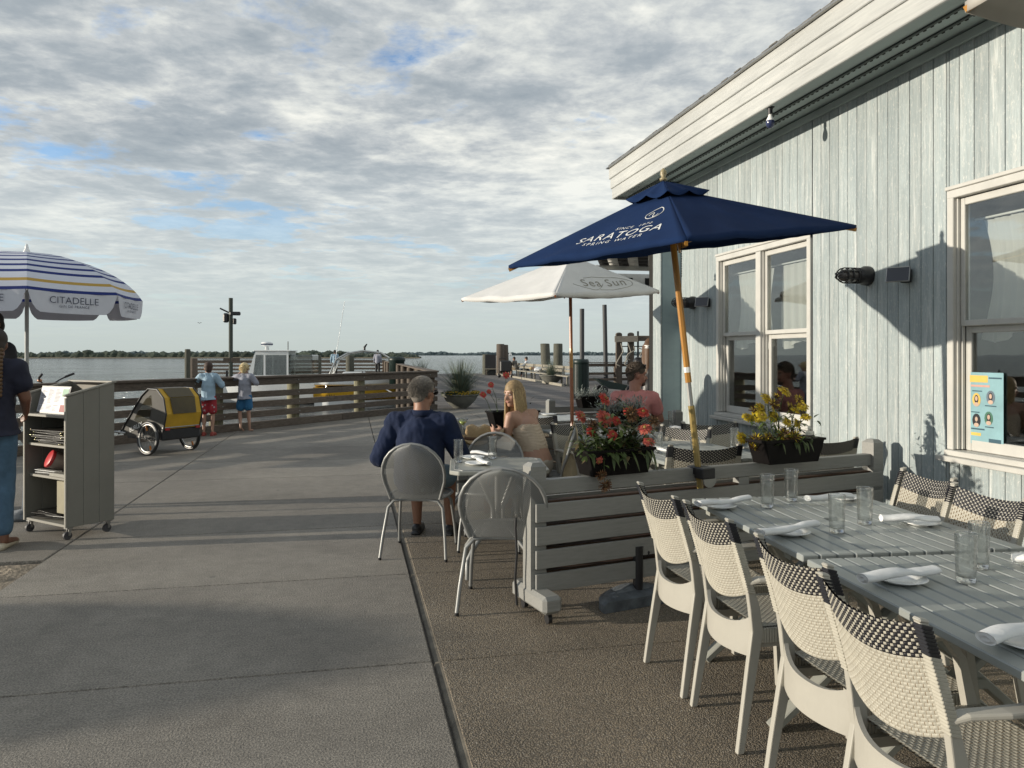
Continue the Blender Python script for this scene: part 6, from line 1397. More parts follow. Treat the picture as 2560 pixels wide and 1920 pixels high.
cab = [(-1.3, 1.15), (1.0, 1.15), (.45, 2.95), (-1.3, 2.95)]
def side_poly(bm, pts, y, th, mi=0):
    n = len(pts); bm.add([(x, y, z) for x, z in pts] + [(x, y + th, z) for x, z in pts], [tuple(range(n)), tuple(range(n, 2 * n))[::-1]] + [(i, (i + 1) % n, n + (i + 1) % n, n + i) for i in range(n)], mi)
for y in (-.95, .93):
    b = MB(); side_poly(b, [(-1.3, 1.15), (1.05, 1.15), (.90, 1.62), (-1.3, 1.62)], y, .03); side_poly(b, [(-1.3, 2.75), (.55, 2.75), (.48, 2.95), (-1.3, 2.95)], y, .03)
    for xa, xb in ((-1.3, -1.2), (-.05, .05), (.62, .90)): side_poly(b, [(xa, 1.62), (xb, 1.62), (xb - (.33 if xa > .5 else 0), 2.75), (xa - (.15 if xa > .5 else 0), 2.75)], y, .03)
    b.build('cabin_side', M_gel, t); b = MB(); side_poly(b, [(-1.2, 1.62), (.62, 1.62), (.47, 2.75), (-1.2, 2.75)], y + .01, .008); b.build('cabin_window', M_bg, t)
b = MB(); b.box((-.4, 0, 2.98), (2.0, 2.1, .07), bev=.03); b.build('cabin_roof', M_gel, t); b = MB(); b.add([(1.05, -.93, 1.2), (1.05, .93, 1.2), (.48, .93, 2.9), (.48, -.93, 2.9)], [(0, 1, 2, 3)]); b.build('windscreen', M_bg, t)
b = MB(); b.box((-2.0, 0, 2.0), (1.2, 1.9, 1.5), bev=.05); b.build('clear_curtain', m_glass('clear_vinyl', (.6, .62, .6), .15), t); b = MB(); b.lathe([(0, 0), (.12, 0), (.10, .22), (.28, .26), (.33, .34), (.31, .44), (.2, .48), (0, .49)], c=(.1, 0, 3.0), n=20); b.build('radar_dome', M_gel, t)
b = MB(); b.lathe([(.315, .31), (.332, .34), (.332, .37), (.315, .39)], c=(.1, 0, 3.0), n=20); b.build('dome_stripe', M_navy, t)
b = MB(); b.tube([(-1.2, .6, 3.0), (-1.2, .6, 3.5)], .025, 6); b.build('mast', M_black, t); b = MB()
for k in range(6): b.tube([(1.2 + k * .42, -.9 + k * .12, 1.3), (1.2 + k * .42, -.88 + k * .12, 1.42)], .02, 5)
b.tube([(1.2 + k * .42, -.88 + k * .12, 1.42) for k in range(6)], .018, 5); b.build('hand_rail', M_metal, t)
bp = D(905, HY, 40); bp.z = WATER_Z; t = thing('yellow_speedboat', 'yellow and white open speedboat with a metal roll hoop moored by the pier', 'boat', bp, -TH + R(8)); Lh = 4.7
b = MB(); hull(b, Lh, 2.2, -.3, .40, bow=1.9, transom=.8, sheer=.05); b.build('lower_hull', M_gel, t); b = MB(); hull(b, Lh + .10, 2.3, .36, 1.08, bow=1.9, transom=.86, sheer=.05); b.build('upper_hull', M_gely, t); b = MB(); hull(b, Lh + .02, 2.26, 1.08, 1.42, bow=1.9, transom=.84, sheer=.08, flare=.98); b.build('deck', M_gel, t)
b = MB(); b.box((-.4, 0, 1.60), (1.3, 1.6, .5), bev=.14); b.build('seats', M_gel, t)
for s in (-1, 1): b = MB(); b.add([(.5, s * .15, 1.42), (.5, s * .95, 1.42), (.05, s * .90, 1.85), (.05, s * .2, 1.85)], [(0, 1, 2, 3)]); b.build('windscreen', M_bg, t); b = MB(); b.tube([(.5, s * .15, 1.42), (.05, s * .2, 1.85), (.05, s * .90, 1.85), (.5, s * .95, 1.42)], .03, 6); b.build('screen_frame', M_metal, t)
M_chrome = mat('polished_tube', (.5, .5, .48), .15, .95)
b = MB(); pts = [(-1.75, -.9, 1.0), (-1.60, -.9, 1.7), (-1.25, -.9, 2.5), (-.7, -.9, 2.82), (.1, -.9, 2.95), (1.0, -.9, 2.85), (1.55, -.9, 2.5), (1.68, -.9, 1.7), (1.72, -.9, 1.0)]; b.tube(pts, .055, 8); b.tube([(x * .98, .8, z) for x, y, z in pts], .055, 8); b.tube([pts[4], (.1, .8, 2.95)], .05, 8); b.tube([pts[2], (-1.22, .8, 2.5)], .05, 8); b.tube([pts[6], (1.5, .8, 2.5)], .05, 8); b.build('roll_hoop', M_chrome, t)
b = MB(); b.box((.1, -.05, 2.80), (1.9, 1.5, .02)); b.build('hoop_canopy', m_glass('hoop_film', (.7, .75, .75), .2), t)
b = MB(); b.tube([(.15, -.4, 2.95), (.15, -.4, 3.15), (.28, -.4, 3.32)], [.06, .07, .03], 6); b.build('horn', M_black, t); b = MB(); b.tube([(-1.65, .7, 1.1), (-.95, .7, 5.6)], .016, 5); b.build('antenna', M_gel, t)
text_obj('IRIS', .30, 'lettering', M_ablk, t, frameM((-1.55, -1.06, .72), (1, 0, 0), (0, 0, 1)), .2)
b = MB(); b.tube([(1.2, -1.0, 1.0), (1.7, -1.2, .75), (2.2, -1.2, .8), (2.9, -1.0, 1.3)], .03, 6); b.build('mooring_line', M_gel, t)
# sailboats on the far water
for (px, lab) in ((1275, 'tiny white sail on the far water left of the bench couple'), (1577, 'tiny white boat on the far water behind the lift')):
    p = D(px, HY, 1900); t = thing('sailboat', lab, 'boat', (p.x, p.y, WATER_Z), CAM_ROT); b = MB(); hull(b, 11, 3, 0, 1.2); b.build('hull', M_gel, t, )
    b = MB(); b.add([(-4, 0, 1.6), (.3, 0, 1.6), (.3, 0, 14 if px < 1400 else 5), (1, .05, 1.6), (5, .05, 1.6), (1, .05, 11 if px < 1400 else 4)], [(0, 1, 2), (3, 4, 5)]); b.build('sail', M_gel, t)
# ------------------------------------------------------------------ bike trailer and bicycle
M_ty = mat('trailer_yellow', (.50, .30, .02), .6, var=.1); M_tg = mat('trailer_grey', (.055, .052, .045), .7); M_olive = m_glass('trailer_mesh_window', (.25, .20, .10), .06, .4)
def wheel(t, c, r, ax, name='wheel', spokes=20, refl=True):
    M = Vector(ax).normalized().to_track_quat('Z', 'Y').to_matrix(); c = Vector(c); w_ = bpy.data.objects.new(name, None); COL.objects.link(w_); w_.parent = t; w_.location = c
    b = MB(); k = 10; b.lathe([(r - .024 + .024 * math.cos(2 * math.pi * i / k), .022 * math.sin(2 * math.pi * i / k)) for i in range(k)], n=40, M=M, close=True); b.build('tyre', M_black, w_)
    b = MB(); b.lathe([(r - .062, -.011), (r - .040, -.013), (r - .040, .013), (r - .062, .011)], n=40, M=M, close=True); b.build('rim', M_metal, w_)
    b = MB()
    for i in range(spokes):
        a = 2 * math.pi * i / spokes; a2 = a + (.5 if i % 2 else -.5); b.tube([M @ Vector((.022 * math.cos(a2), .022 * math.sin(a2), .03 if i % 2 else -.03)), M @ Vector(((r - .05) * math.cos(a), (r - .05) * math.sin(a), 0))], .0014, 4)
    b.build('spokes', M_metal, w_); b = MB(); b.lathe([(0, -.04), (.02, -.04), (.014, 0), (.02, .04), (0, .04)], n=12, M=M); b.build('hub', M_black, w_)
    if refl:
        for a in (1.2, 4.3): b = MB(); b.box(M @ Vector((r * .62 * math.cos(a), r * .62 * math.sin(a), .006)), (.02, .02, .075), M @ Matrix.Rotation(a, 3, 'Z') @ Matrix.Rotation(R(90), 3, 'Y')); b.build('reflector', mat('orange_reflector', (.60, .20, .03), .3), w_)
    return w_
wl, wr = G(370, 1139), G(473, 1126); axd = (wr - wl); Wt = axd.length; mid = (wl + wr) / 2; t = thing('bike_trailer', 'yellow and grey two wheeled child bicycle trailer in front of the pier fence', 'bicycle trailer', mid, math.atan2(axd.y, axd.x))
for s in (-1, 1): wheel(t, (s * Wt / 2, 0, .255), .255, (1, .0, .06 * s))
Wb = .30  # half width of the body; local +y is forward
prof = [(-.30, .40), (-.36, .62), (-.30, .86), (-.15, .985), (.06, .99), (.22, .88), (.42, .66), (.62, .44), (.70, .34)]
b = MB(); n = len(prof); 
for i in range(n - 1):
    (y0, z0), (y1, z1) = prof[i], prof[i + 1]; m_ = 0 if i < 5 else 1; b.add([(-Wb, y0, z0), (Wb, y0, z0), (Wb, y1, z1), (-Wb, y1, z1)], [(0, 1, 2, 3)], m_)
o = b.build('cover', [M_ty, M_tg], t, fix=False); md = o.modifiers.new('s', 'SOLIDIFY'); md.thickness = .012
b = MB(); yo = -.012
for i in range(1, 4):
    (y0, z0), (y1, z1) = prof[i], prof[i + 1]; wa, wb_ = (Wb - .10, Wb - .085) if i == 1 else ((Wb - .085, Wb - .075) if i == 2 else (Wb - .075, Wb - .07)); nn_ = Vector((0, -(z1 - z0), (y1 - y0))).normalized() * .012; nn_ = nn_ if nn_.y < 0 or nn_.z > 0 else -nn_
    b.add([Vector((-wa, y0, z0)) + nn_, Vector((wa, y0, z0)) + nn_, Vector((wb_, y1, z1)) + nn_, Vector((-wb_, y1, z1)) + nn_], [(0, 1, 2, 3)])
b.build('rear_window', mat('olive_mesh', (.065, .048, .015), .5, var=.3, scale=4), t, fix=False)
for s in (-1, 1):
    pl = [(y, z) for y, z in prof] + [(.66, .26), (-.24, .26)]; b = MB(); b.add([(s * (Wb + .003), y, z) for y, z in pl], [tuple(range(len(pl)))]); b.build('side_panel', M_tg, t)
    b = MB(); wn = [(.0, .90), (.12, .84), (.30, .66), (.42, .50), (.20, .46), (.02, .56), (-.02, .75)]; b.add([(s * (Wb + .008), y, z) for y, z in wn], [tuple(range(len(wn)))]); b.build('side_window', m_glass('trailer_side_window_%d' % s, (.6, .58, .5), .12) if s < 0 else MATS.setdefault('tsw', m_glass('trailer_side_window', (.6, .58, .5), .12)), t)
    b = MB(); b.tube([(s * (Wb + .01), y, z) for y, z in [(-.26, .30)] + prof + [(.78, .28)]], .013, 8); b.build('frame_tube', M_black, t)
b = MB(); b.box((0, -.27, .32), (.64, .05, .16), bev=.01); b.box((0, .15, .25), (.60, .85, .04)); b.build('tub', M_black, t); b = MB(); b.tube([(-.33, -.30, .42), (.33, -.30, .42)], .012, 8); b.build('rear_bar', M_metal, t)
for s in (-1, 1): b = MB(); b.box((s * .26, -.325, .40), (.07, .015, .035)); b.build('rear_reflector', mat('red_reflector', (.35, .02, .02), .3), t); b = MB(); b.tube([(s * .28, 0, .255), (s * Wt / 2, 0, .255)], .012, 8); b.build('axle', M_metal, t)
b = MB(); b.tube([(-.30, .62, .30), (-.42, .95, .33), (-.42, 1.35, .35)], .016, 8); b.build('tow_bar', M_metal, t)
text_obj('BURLEY', .095, 'lettering', M_print, t, frameM((-Wb - .014, .36, .40), (0, -1, .38), (0, .38, 1)), .2)
fwd = Vector((-axd.y, axd.x, 0)).normalized(); rw = mid + fwd * 1.25 - axd.normalized() * .42; bd = math.atan2(fwd.y, fwd.x) + .35
t = thing('bicycle', 'black bicycle hitched to the child trailer, mostly behind the host stand', 'bicycle', (rw.x, rw.y, 0), bd); fw_ = Vector((1, 0, 0))
wheel(t, (0, 0, .33), .33, (0, 1, 0), refl=False, spokes=24); wheel(t, (1.04, 0, .33), .33, (0, 1, 0), refl=False, spokes=24)
b = MB(); bb_, st_, hd_, hb2 = (.43, 0, .29), (.30, 0, .78), (.86, 0, .84), (.90, 0, .66)
for pq in (((0, .06, .33), bb_), ((0, -.06, .33), bb_), ((0, .06, .33), st_), ((0, -.06, .33), st_), (bb_, st_), (bb_, hb2), (st_, hd_), (hd_, hb2), (hb2, (1.04, .06, .33)), (hb2, (1.04, -.06, .33))): b.tube(pq, .015, 8)
b.build('frame', M_black, t); b = MB(); b.tube([st_, (.27, 0, .92)], .013, 8); b.box((.25, 0, .94), (.27, .14, .05), bev=.02); b.build('saddle', M_black, t)
b = MB(); b.tube([hd_, (.84, 0, .98)], .015, 8); b.tube([(.84, -.05, .98), (.84, .05, .98), (.80, .12, 1.05), (.76, .24, 1.12), (.68, .31, 1.17)], .012, 8); b.tube([(.84, -.05, .98), (.80, -.12, 1.05), (.76, -.24, 1.12), (.68, -.31, 1.17)], .012, 8); b.build('handlebar', M_black, t)
for s in (-1, 1): b = MB(); b.tube([(.73, s * .27, 1.145), (.62, s * .34, 1.20)], .019, 8); b.build('grip', M_black, t)
b = MB(); b.ell((.78, .2, 1.10), (.035, .035, .03)); b.build('bell', mat('copper_bell', (.35, .18, .11), .3, .6), t); b = MB(); b.lathe([(0, -.006), (.09, -.006), (.09, .006), (0, .006)], c=(.43, -.07, .29), n=24, M=Matrix.Rotation(R(90), 3, 'X')); b.build('chainring', M_metal, t)
# gulls in the sky
for (px, py, z) in ((499, 808, 160), ):
    p = D(px, py, z); b = MB(); b.add([(-.5, 0, .12), (-.2, .1, .18), (0, .2, 0), (0, -.3, 0), (.2, .1, .18), (.5, 0, .12)], [(0, 1, 2, 3), (3, 2, 4, 5)]); b.ell((0, 0, 0), (.07, .25, .07), n=8, m=5); o = b.build('gull', M_black, None, p); tag(o, 'distant gull in the sky left of the camera pole', 'bird')
# ------------------------------------------------------------------ people
def skin(n, c): return mat(n, c, .5, var=.06, scale=12)
SK1 = skin('tanned_skin', (.27, .135, .085)); SK2 = skin('fair_skin', (.38, .22, .155)); SK3 = skin('pink_skin', (.36, .17, .12)); SK4 = skin('dark_tan_skin', (.17, .08, .05))
M_lip = mat('lips', (.30, .12, .09), .5); M_eye = mat('eye_white', (.6, .58, .55), .3); M_pup = mat('pupil', (.02, .015, .01), .2)
def basis(f, up=Vector((0, 0, 1))):
    f = Vector(f).normalized(); r_ = f.cross(up).normalized(); u = r_.cross(f); return f, r_, u
def hand(b, w_, d, side_axis, s=1.0, curl=.5):
    """palm, four bent fingers and a side thumb, continuing the forearm"""
    d = Vector(d).normalized(); sx = (Vector(side_axis) - d * d.dot(Vector(side_axis))).normalized(); nrm = d.cross(sx); w_ = Vector(w_)
    b.ell(w_ + d * .045 * s, (.040 * s, .016 * s, .050 * s), M=Matrix((sx, nrm, d)).transposed(), n=10, m=7)
    for k, ln in enumerate((.066, .076, .071, .055)):
        p0 = w_ + d * .075 * s + sx * (.027 - .018 * k) * s; d1 = (d * math.cos(curl * .6) - nrm * math.sin(curl * .6)).normalized(); d2 = (d * math.cos(curl * 1.6) - nrm * math.sin(curl * 1.6)).normalized(); p1 = p0 + d1 * ln * .5 * s; b.cap(p0, p1, .0088 * s, .0082 * s, 7); b.cap(p1, p1 + d2 * ln * .5 * s, .0082 * s, .007 * s, 7)
    p0 = w_ + d * .018 * s + sx * .03 * s; p1 = p0 + (d * .75 + sx * .75).normalized() * .035 * s; b.cap(p0, p1, .0115 * s, .0095 * s, 7); b.cap(p1, p1 + (d * .9 + sx * .2 - nrm * .3).normalized() * .028 * s, .0095 * s, .008 * s, 7)
def head_parts(b, c, f, s=1.0, up=Vector((0, 0, 1)), male=True):
    f, r_, u = basis(f, up); c = Vector(c); M = Matrix((r_, f, u)).transposed(); Pt = lambda x, y, z: c + (r_ * x + f * y + u * z) * s
    b.ell(Pt(0, -.012, .028), (.074 * s, .094 * s, .090 * s), M, 18, 12); b.ell(Pt(0, .018, -.035), (.058 * s, .068 * s, .078 * s), M, 16, 10)
    b.ell(Pt(0, .060, -.092), (.026 * s, .024 * s, .020 * s), M, 10, 7); b.cap(Pt(-.045, .012, -.07), Pt(0, .062, -.093), .022 * s, .018 * s); b.cap(Pt(.045, .012, -.07), Pt(0, .062, -.093), .022 * s, .018 * s)
    b.cap(Pt(0, .082, .012), Pt(0, .104, -.028), .009 * s, .0135 * s); b.ell(Pt(-.012, .092, -.032), (.009 * s,) * 3, n=8, m=5); b.ell(Pt(.012, .092, -.032), (.009 * s,) * 3, n=8, m=5)
    b.cap(Pt(-.036, .072, .026), Pt(.036, .072, .026), .013 * s); b.ell(Pt(-.036, .056, -.022), (.022 * s, .018 * s, .02 * s), M); b.ell(Pt(.036, .056, -.022), (.022 * s, .018 * s, .02 * s), M)
    b.cap(Pt(-.018, .080, -.058), Pt(.018, .080, -.058), .0095 * s)
    for q in (-1, 1): b.ell(Pt(q * .077, -.010, -.008), (.010 * s, .020 * s, .032 * s), M, 10, 7); b.cap(Pt(q * .079, -.022, .010), Pt(q * .080, -.006, .022), .008 * s)
    return Pt, M, r_, f, u
def face_bits(par, Pt, M, s, lips=True, brow=None):
    b = MB()
    for q in (-1, 1): b.ell(Pt(q * .031, .076, .006), (.0125 * s, .007 * s, .0065 * s), M, 10, 6)
    b.build('eyes', M_eye, par); b = MB()
    for q in (-1, 1): b.ell(Pt(q * .031, .0815, .006), (.0055 * s, .004 * s, .0055 * s), M, 8, 5)
    b.build('pupils', M_pup, par)
    if lips: b = MB(); b.cap(Pt(-.019, .0865, -.056), Pt(.019, .0865, -.056), .0045 * s, .0045 * s, 6); b.cap(Pt(-.014, .087, -.063), Pt(.014, .087, -.063), .005 * s, .005 * s, 6); b.build('lips', M_lip, par)
    if brow: b = MB(); [b.cap(Pt(q * .016, .088, .026), Pt(q * .045, .076, .030), .0045 * s, .003 * s, 6) for q in (-1, 1)]; b.build('eyebrows', brow, par)
def tufts(Pt, s, n, ln, w_, seed, m, par, name='hair', dirf=None, region=None):
    r_ = random.Random(seed); b = MB()
    for k in range(n):
        a = r_.uniform(0, 2 * math.pi); e = math.asin(r_.uniform(-.55, 1)); x, y, z = math.cos(e) * math.cos(a), math.cos(e) * math.sin(a), math.sin(e)
        if region and not region(x, y, z): continue
        p = Vector((x * .077, y * .098 - .014, z * .094 + .030)); d = dirf(x, y, z, r_) if dirf else Vector((x, y, z)); q0 = Pt(*p); q1 = Pt(*(p + d * ln * .5 + Vector((x, y, z)) * .004)); q2 = Pt(*(p + d * ln * r_.uniform(.8, 1.2))); b.tube([q0, q1, q2], [w_ * s, w_ * s * .8, w_ * s * .15], 4, caps=False)
    return stuff(b.build(name, m, par, fix=False))
def hair_reg(x, y, z): return not (y > .25 and z < .42) and not (z < -.15 and y > -.1)
def cap_hair(Pt, M, s, m, par, grow=1.06, long=None, voxel=.010):
    b = MB(); b.ell(Pt(0, -.014, .044), (.080 * s * grow, .094 * s * grow, .086 * s * grow), M, 18, 12); b.ell(Pt(0, -.055, -.01), (.066 * s * grow, .052 * s * grow, .075 * s * grow), M, 14, 9)
    for seg in (long or []): b.cap(Pt(*seg[0]), Pt(*seg[1]), seg[2] * s, seg[3] * s, 10)
    return remesh(b, 'hair', voxel, 3, m, par)
def limbs(b, J, R_, s=1.0):
    """J: joints; R_: radii"""
    c = b.cap; J = {k: Vector(v) for k, v in J.items()}
    c(J['pelvis'], J['waist'], R_['hip'], R_['waist'], 16); c(J['waist'], J['chest'], R_['waist'], R_['chest'], 16)
    c(J['chest'], (J['shL'] + J['shR']) / 2 - Vector((0, 0, .03 * s)), R_['chest'], R_['chest'] * .5, 16)
    for q in 'LR':
        c((J['chest'] * .55 + J['sh' + q] * .45), J['sh' + q], R_['chest'] * .55, R_['sh'], 12); c((J['shL'] + J['shR']) / 2 + (J['neck'] - (J['shL'] + J['shR']) / 2) * .45, J['sh' + q], R_['nk'] * .75, R_['sh'] * .92, 10); c(J['sh' + q], J['el' + q], R_['sh'], R_['el'], 12); c(J['el' + q], J['wr' + q], R_['el'], R_['wr'], 12)
        if 'kn' + q in J:
            c(J['hp' + q], J['kn' + q], R_['th'], R_['kn'], 14); m_ = J['kn' + q].lerp(J['an' + q], .3); c(J['kn' + q], m_, R_['kn'], R_['ca'], 12); c(m_, J['an' + q], R_['ca'], R_['an'], 12)
            if 'to' + q in J: c(J['an' + q] - Vector((0, 0, .03)), J['to' + q], R_['an'] * .95, .024 * s, 10)
    c((J['shL'] + J['shR']) / 2, J['neck'], R_['nk'] * 1.25, R_['nk'], 12)
ADULT = dict(hip=.155, waist=.135, chest=.145, sh=.062, el=.046, wr=.029, th=.085, kn=.058, ca=.058, an=.036, nk=.058)
def sc(Rd, k): return {a: v * k for a, v in Rd.items()}
def person(label, loc, rot, J, Rd, head, hf, skinm, vox=.012, s=1.0, handcurl=.6, sides=None, up=Vector((0, 0, 1)), hs=1.0, hands=True, kind='person'):
    t = thing('person', label, kind, loc, rot); b = MB(); limbs(b, J, Rd, s)
    Jv = {k: Vector(v) for k, v in J.items()}; hc = Vector(head); f_, r0, u0 = basis(hf, up); b.cap(Jv['neck'], hc - u0 * .05 * hs - f_ * .02 * hs, Rd['nk'], Rd['nk'] * .95, 12)
    Pt, M, r_, f, u = head_parts(b, hc, hf, hs, up)
    if hands:
        for q in 'LR': d = (Jv['wr' + q] - Jv['el' + q]).normalized() if 'hd' + q not in Jv else (Jv['hd' + q] - Jv['wr' + q]).normalized(); hand(b, Jv['wr' + q], d, (sides or {}).get(q, Vector((0, 0, 1))), s, handcurl)
    remesh(b, 'body', vox, 3, skinm, t); return t, Pt, M, Jv
def shirt(t, J, Rd, m, grow=.012, sleeve=.6, vox=.014, waist_to='pelvis', name='shirt', wr=.0, neck=True, folds=.006, hem=0.0, cutz=None):
    b = MB(); g = grow; c = b.cap; w0 = J['pelvis'].lerp(J['waist'], .1) if waist_to == 'pelvis' else J['waist']
    if hem: c(J['pelvis'] - Vector((0, 0, hem)), J['pelvis'], Rd['hip'] + g * 1.3 + .02, Rd['hip'] + g, 16)
    c(w0, J['waist'], Rd['hip'] + g, Rd['waist'] + g * 1.4, 16); c(J['waist'], J['chest'], Rd['waist'] + g * 1.4, Rd['chest'] + g, 16); c(J['chest'], (J['shL'] + J['shR']) / 2 - Vector((0, 0, .03)), Rd['chest'] + g, Rd['chest'] * .5 + g, 16)
    for q in 'LR':
        c((J['chest'] * .55 + J['sh' + q] * .45), J['sh' + q], Rd['chest'] * .55 + g, Rd['sh'] + g, 12); c((J['shL'] + J['shR']) / 2 + (J['neck'] - (J['shL'] + J['shR']) / 2) * .45, J['sh' + q], Rd['nk'] * .75 + g, Rd['sh'] * .92 + g, 10)
        if sleeve <= 1: c(J['sh' + q], J['sh' + q].lerp(J['el' + q], sleeve), Rd['sh'] + g, Rd['el'] * (1 + (1 - sleeve) * .3) + g * 1.3, 12)
        else: c(J['sh' + q], J['el' + q], Rd['sh'] + g, Rd['el'] + g * 1.2, 12); c(J['el' + q], J['el' + q].lerp(J['wr' + q], sleeve - 1), Rd['el'] + g * 1.2, Rd['wr'] + g * 1.3, 12)
    if neck: c((J['shL'] + J['shR']) / 2, (J['shL'] + J['shR']) / 2 * .6 + J['neck'] * .4, Rd['nk'] * 1.25 + g, Rd['nk'] + g * .8, 12)
    def dsp(co, n):
        if not folds: return Vector()
        a = mn.noise(Vector((co.x * 9 + co.z * 7, co.y * 9, co.z * 6 - co.x * 4)) * .9); c_ = mn.noise(Vector((co.x * 20, co.y * 18 + 5, co.z * 13 + co.x * 9)))
        return n * folds * (1.5 * (.35 - abs(a)) + .9 * (.3 - abs(c_)))
    o = remesh(b, name, vox, 3, m, t, dsp)
    if cutz is not None:
        bm = bmesh.new(); bm.from_mesh(o.data); bmesh.ops.bisect_plane(bm, geom=bm.verts[:] + bm.edges[:] + bm.faces[:], plane_co=(0, 0, cutz), plane_no=(.06, .0, -1), clear_outer=True); bm.to_mesh(o.data); bm.free(); md = o.modifiers.new('s', 'SOLIDIFY'); md.thickness = .004
    return o
def trousers(t, J, Rd, m, grow=.014, to=.4, vox=.014, name='shorts'):
    b = MB(); g = grow; c = b.cap; c(J['pelvis'] - Vector((0, 0, .0)), J['pelvis'].lerp(J['waist'], .35), Rd['hip'] + g * .3, Rd['waist'] + g * .2, 16)
    for q in 'LR':
        if to <= 1: c(J['hp' + q], J['hp' + q].lerp(J['kn' + q], to), Rd['th'] + g, Rd['th'] * .88 + g * 1.7, 14)
        else: c(J['hp' + q], J['kn' + q], Rd['th'] + g, Rd['kn'] + g, 14); c(J['kn' + q], J['kn' + q].lerp(J['an' + q], to - 1), Rd['kn'] + g, Rd['ca'] * .8 + g, 12)
    return remesh(b, name, vox, 3, m, t, lambda co, n: n * .004 * mn.noise(co * 14))
def shoes(t, J, m, s=1.0, vox=.010, sole=None):
    for q in 'LR':
        b = MB(); d = (J['to' + q] - J['an' + q]); d.z = 0; d = d.normalized(); h = Vector((J['an' + q].x, J['an' + q].y, .045 * s)) - d * .03 * s; b.cap(h, h + d * .10 * s, .042 * s, .040 * s, 12); b.cap(h + d * .08 * s, h + d * .20 * s - Vector((0, 0, .010 * s)), .040 * s, .030 * s, 12); b.box(h + d * .08 * s - Vector((0, 0, .036 * s)), (.075 * s, .26 * s, .02 * s), Matrix((Vector((0, 0, 1)).cross(d) * -1, d, Vector((0, 0, 1)))).transposed()); remesh(b, 'shoe', vox, 2, m, t)
# local frame of seated people: +Y forward, seat height .45
def sit(lean=0.0, sw=.20, kneey=.40, hipw=.10, tall=1.0):
    y = lean; return dict(pelvis=(0, 0, .55), waist=(0, y * .35, .70 * tall), chest=(0, y * .75, .90 * tall), shL=(-sw, y, 1.005 * tall), shR=(sw, y, 1.005 * tall), neck=(0, y * 1.1, 1.08 * tall),
        hpL=(-hipw, .02, .53), hpR=(hipw, .02, .53), knL=(-.14, kneey, .50), knR=(.14, kneey, .50), anL=(-.14, kneey + .03, .09), anR=(.14, kneey + .03, .09), toL=(-.15, kneey + .17, .03), toR=(.15, kneey + .17, .03))
# --- the man in the navy shirt
J = sit(.06, .20, .44, .11, 1.0); J.update(chest=(0, .045, .85), shL=(-.205, .06, .965), shR=(.195, .06, .965), elL=(-.315, .0, .69), elR=(.30, .12, .72), wrL=(-.20, .20, .60), wrR=(.16, .36, .775), neck=(.005, .07, 1.07)); Rd = dict(ADULT, hip=.175, waist=.170, chest=.165, sh=.070, el=.054, nk=.066)
pm, am = C2W(-.725, 5.92, 0), CAM_ROT + R(-8)
t, Pt, M, Jv = person('grey haired man with sunglasses in a navy shirt, seated with his back turned', pm, am, J, Rd, (.01, .10, 1.20), (.50, .86, -.04), SK1, .012, hs=1.04, sides={'L': (1, 0, 0), 'R': (0, 0, 1)})
M_nshirt = mat('navy_shirt_cotton', (.004, .012, .042), .95, var=.15, scale=5, bump=.2, bscale=200); M_ghair = mat('grey_hair', (.19, .17, .145), .7, var=.35, scale=60)
shirt(t, Jv, Rd, M_nshirt, .016, 1.55, .010, folds=.013); b = MB(); b.lathe([(.074, 1.02), (.096, 1.02), (.083, 1.068), (.072, 1.068)], c=(.008, .074, 0), n=20, close=True); b.build('collar', M_nshirt, t)
trousers(t, Jv, Rd, mat('blue_grey_shorts', (.10, .15, .19), .8), .014, .75); shoes(t, Jv, M_black)
cap_hair(Pt, M, 1.04, M_ghair, t, 1.03); tufts(Pt, 1.04, 4200, .024, .0017, 3, M_ghair, t, 'hair_tufts', lambda x, y, z, r_: Vector((x * .5 + r_.uniform(-.45, .45), y * .5 - .3 + r_.uniform(-.45, .45), z * .35 - .55 + r_.uniform(-.3, .4))), hair_reg)
face_bits(t, Pt, M, 1.04); b = MB(); b.cap(Pt(.081, -.02, .012), Pt(.068, .085, .012), .003, .003, 6); b.cap(Pt(-.081, -.02, .012), Pt(-.068, .085, .012), .003, .003, 6)
for q in (-1, 1): b.ell(Pt(q * .034, .098, .004), (.031, .007, .021), M, 12, 7)
b.build('sunglasses', M_black, t)
# --- the blonde woman
J = sit(.10, .165, .42, .095, .97); J.update(waist=(-.005, .03, .70), chest=(-.02, .10, .86), shL=(-.175, .150, .955), shR=(.145, .15, .965), neck=(-.015, .165, 1.03), elL=(-.205, .185, .725), elR=(.225, .22, .755), wrL=(-.06, .44, .79), wrR=(.09, .46, .78)); Rd = dict(ADULT, hip=.150, waist=.116, chest=.120, sh=.050, el=.037, wr=.025, nk=.045, th=.082)
pw = C2W(.215, 6.68, 0); aw_ = CAM_ROT + R(50)
t, Pt, M, Jv = person('blonde woman in a beige tube top leaning on the table, looking back', pw, aw_, J, Rd, (-.05, .22, 1.15), (-.98, .14, -.12), SK2, .010, hs=.97, sides={'L': (0, 0, 1), 'R': (0, 0, 1)})
b = MB(); g = .009; b.cap(Jv['pelvis'].lerp(Jv['waist'], .75), Jv['waist'], Rd['waist'] + g, Rd['waist'] + g, 18); b.cap(Jv['waist'], Jv['chest'] - Vector((0, .0, .02)), Rd['waist'] + g, Rd['chest'] + g, 18)
tt = remesh(b, 'tube_top', .010, 2, mat('beige_ruched_top', (.50, .41, .31), .8, bump=.2), t, lambda co, n: n * .003 * math.sin(co.z * 260 + mn.noise(co * 12) * 6))
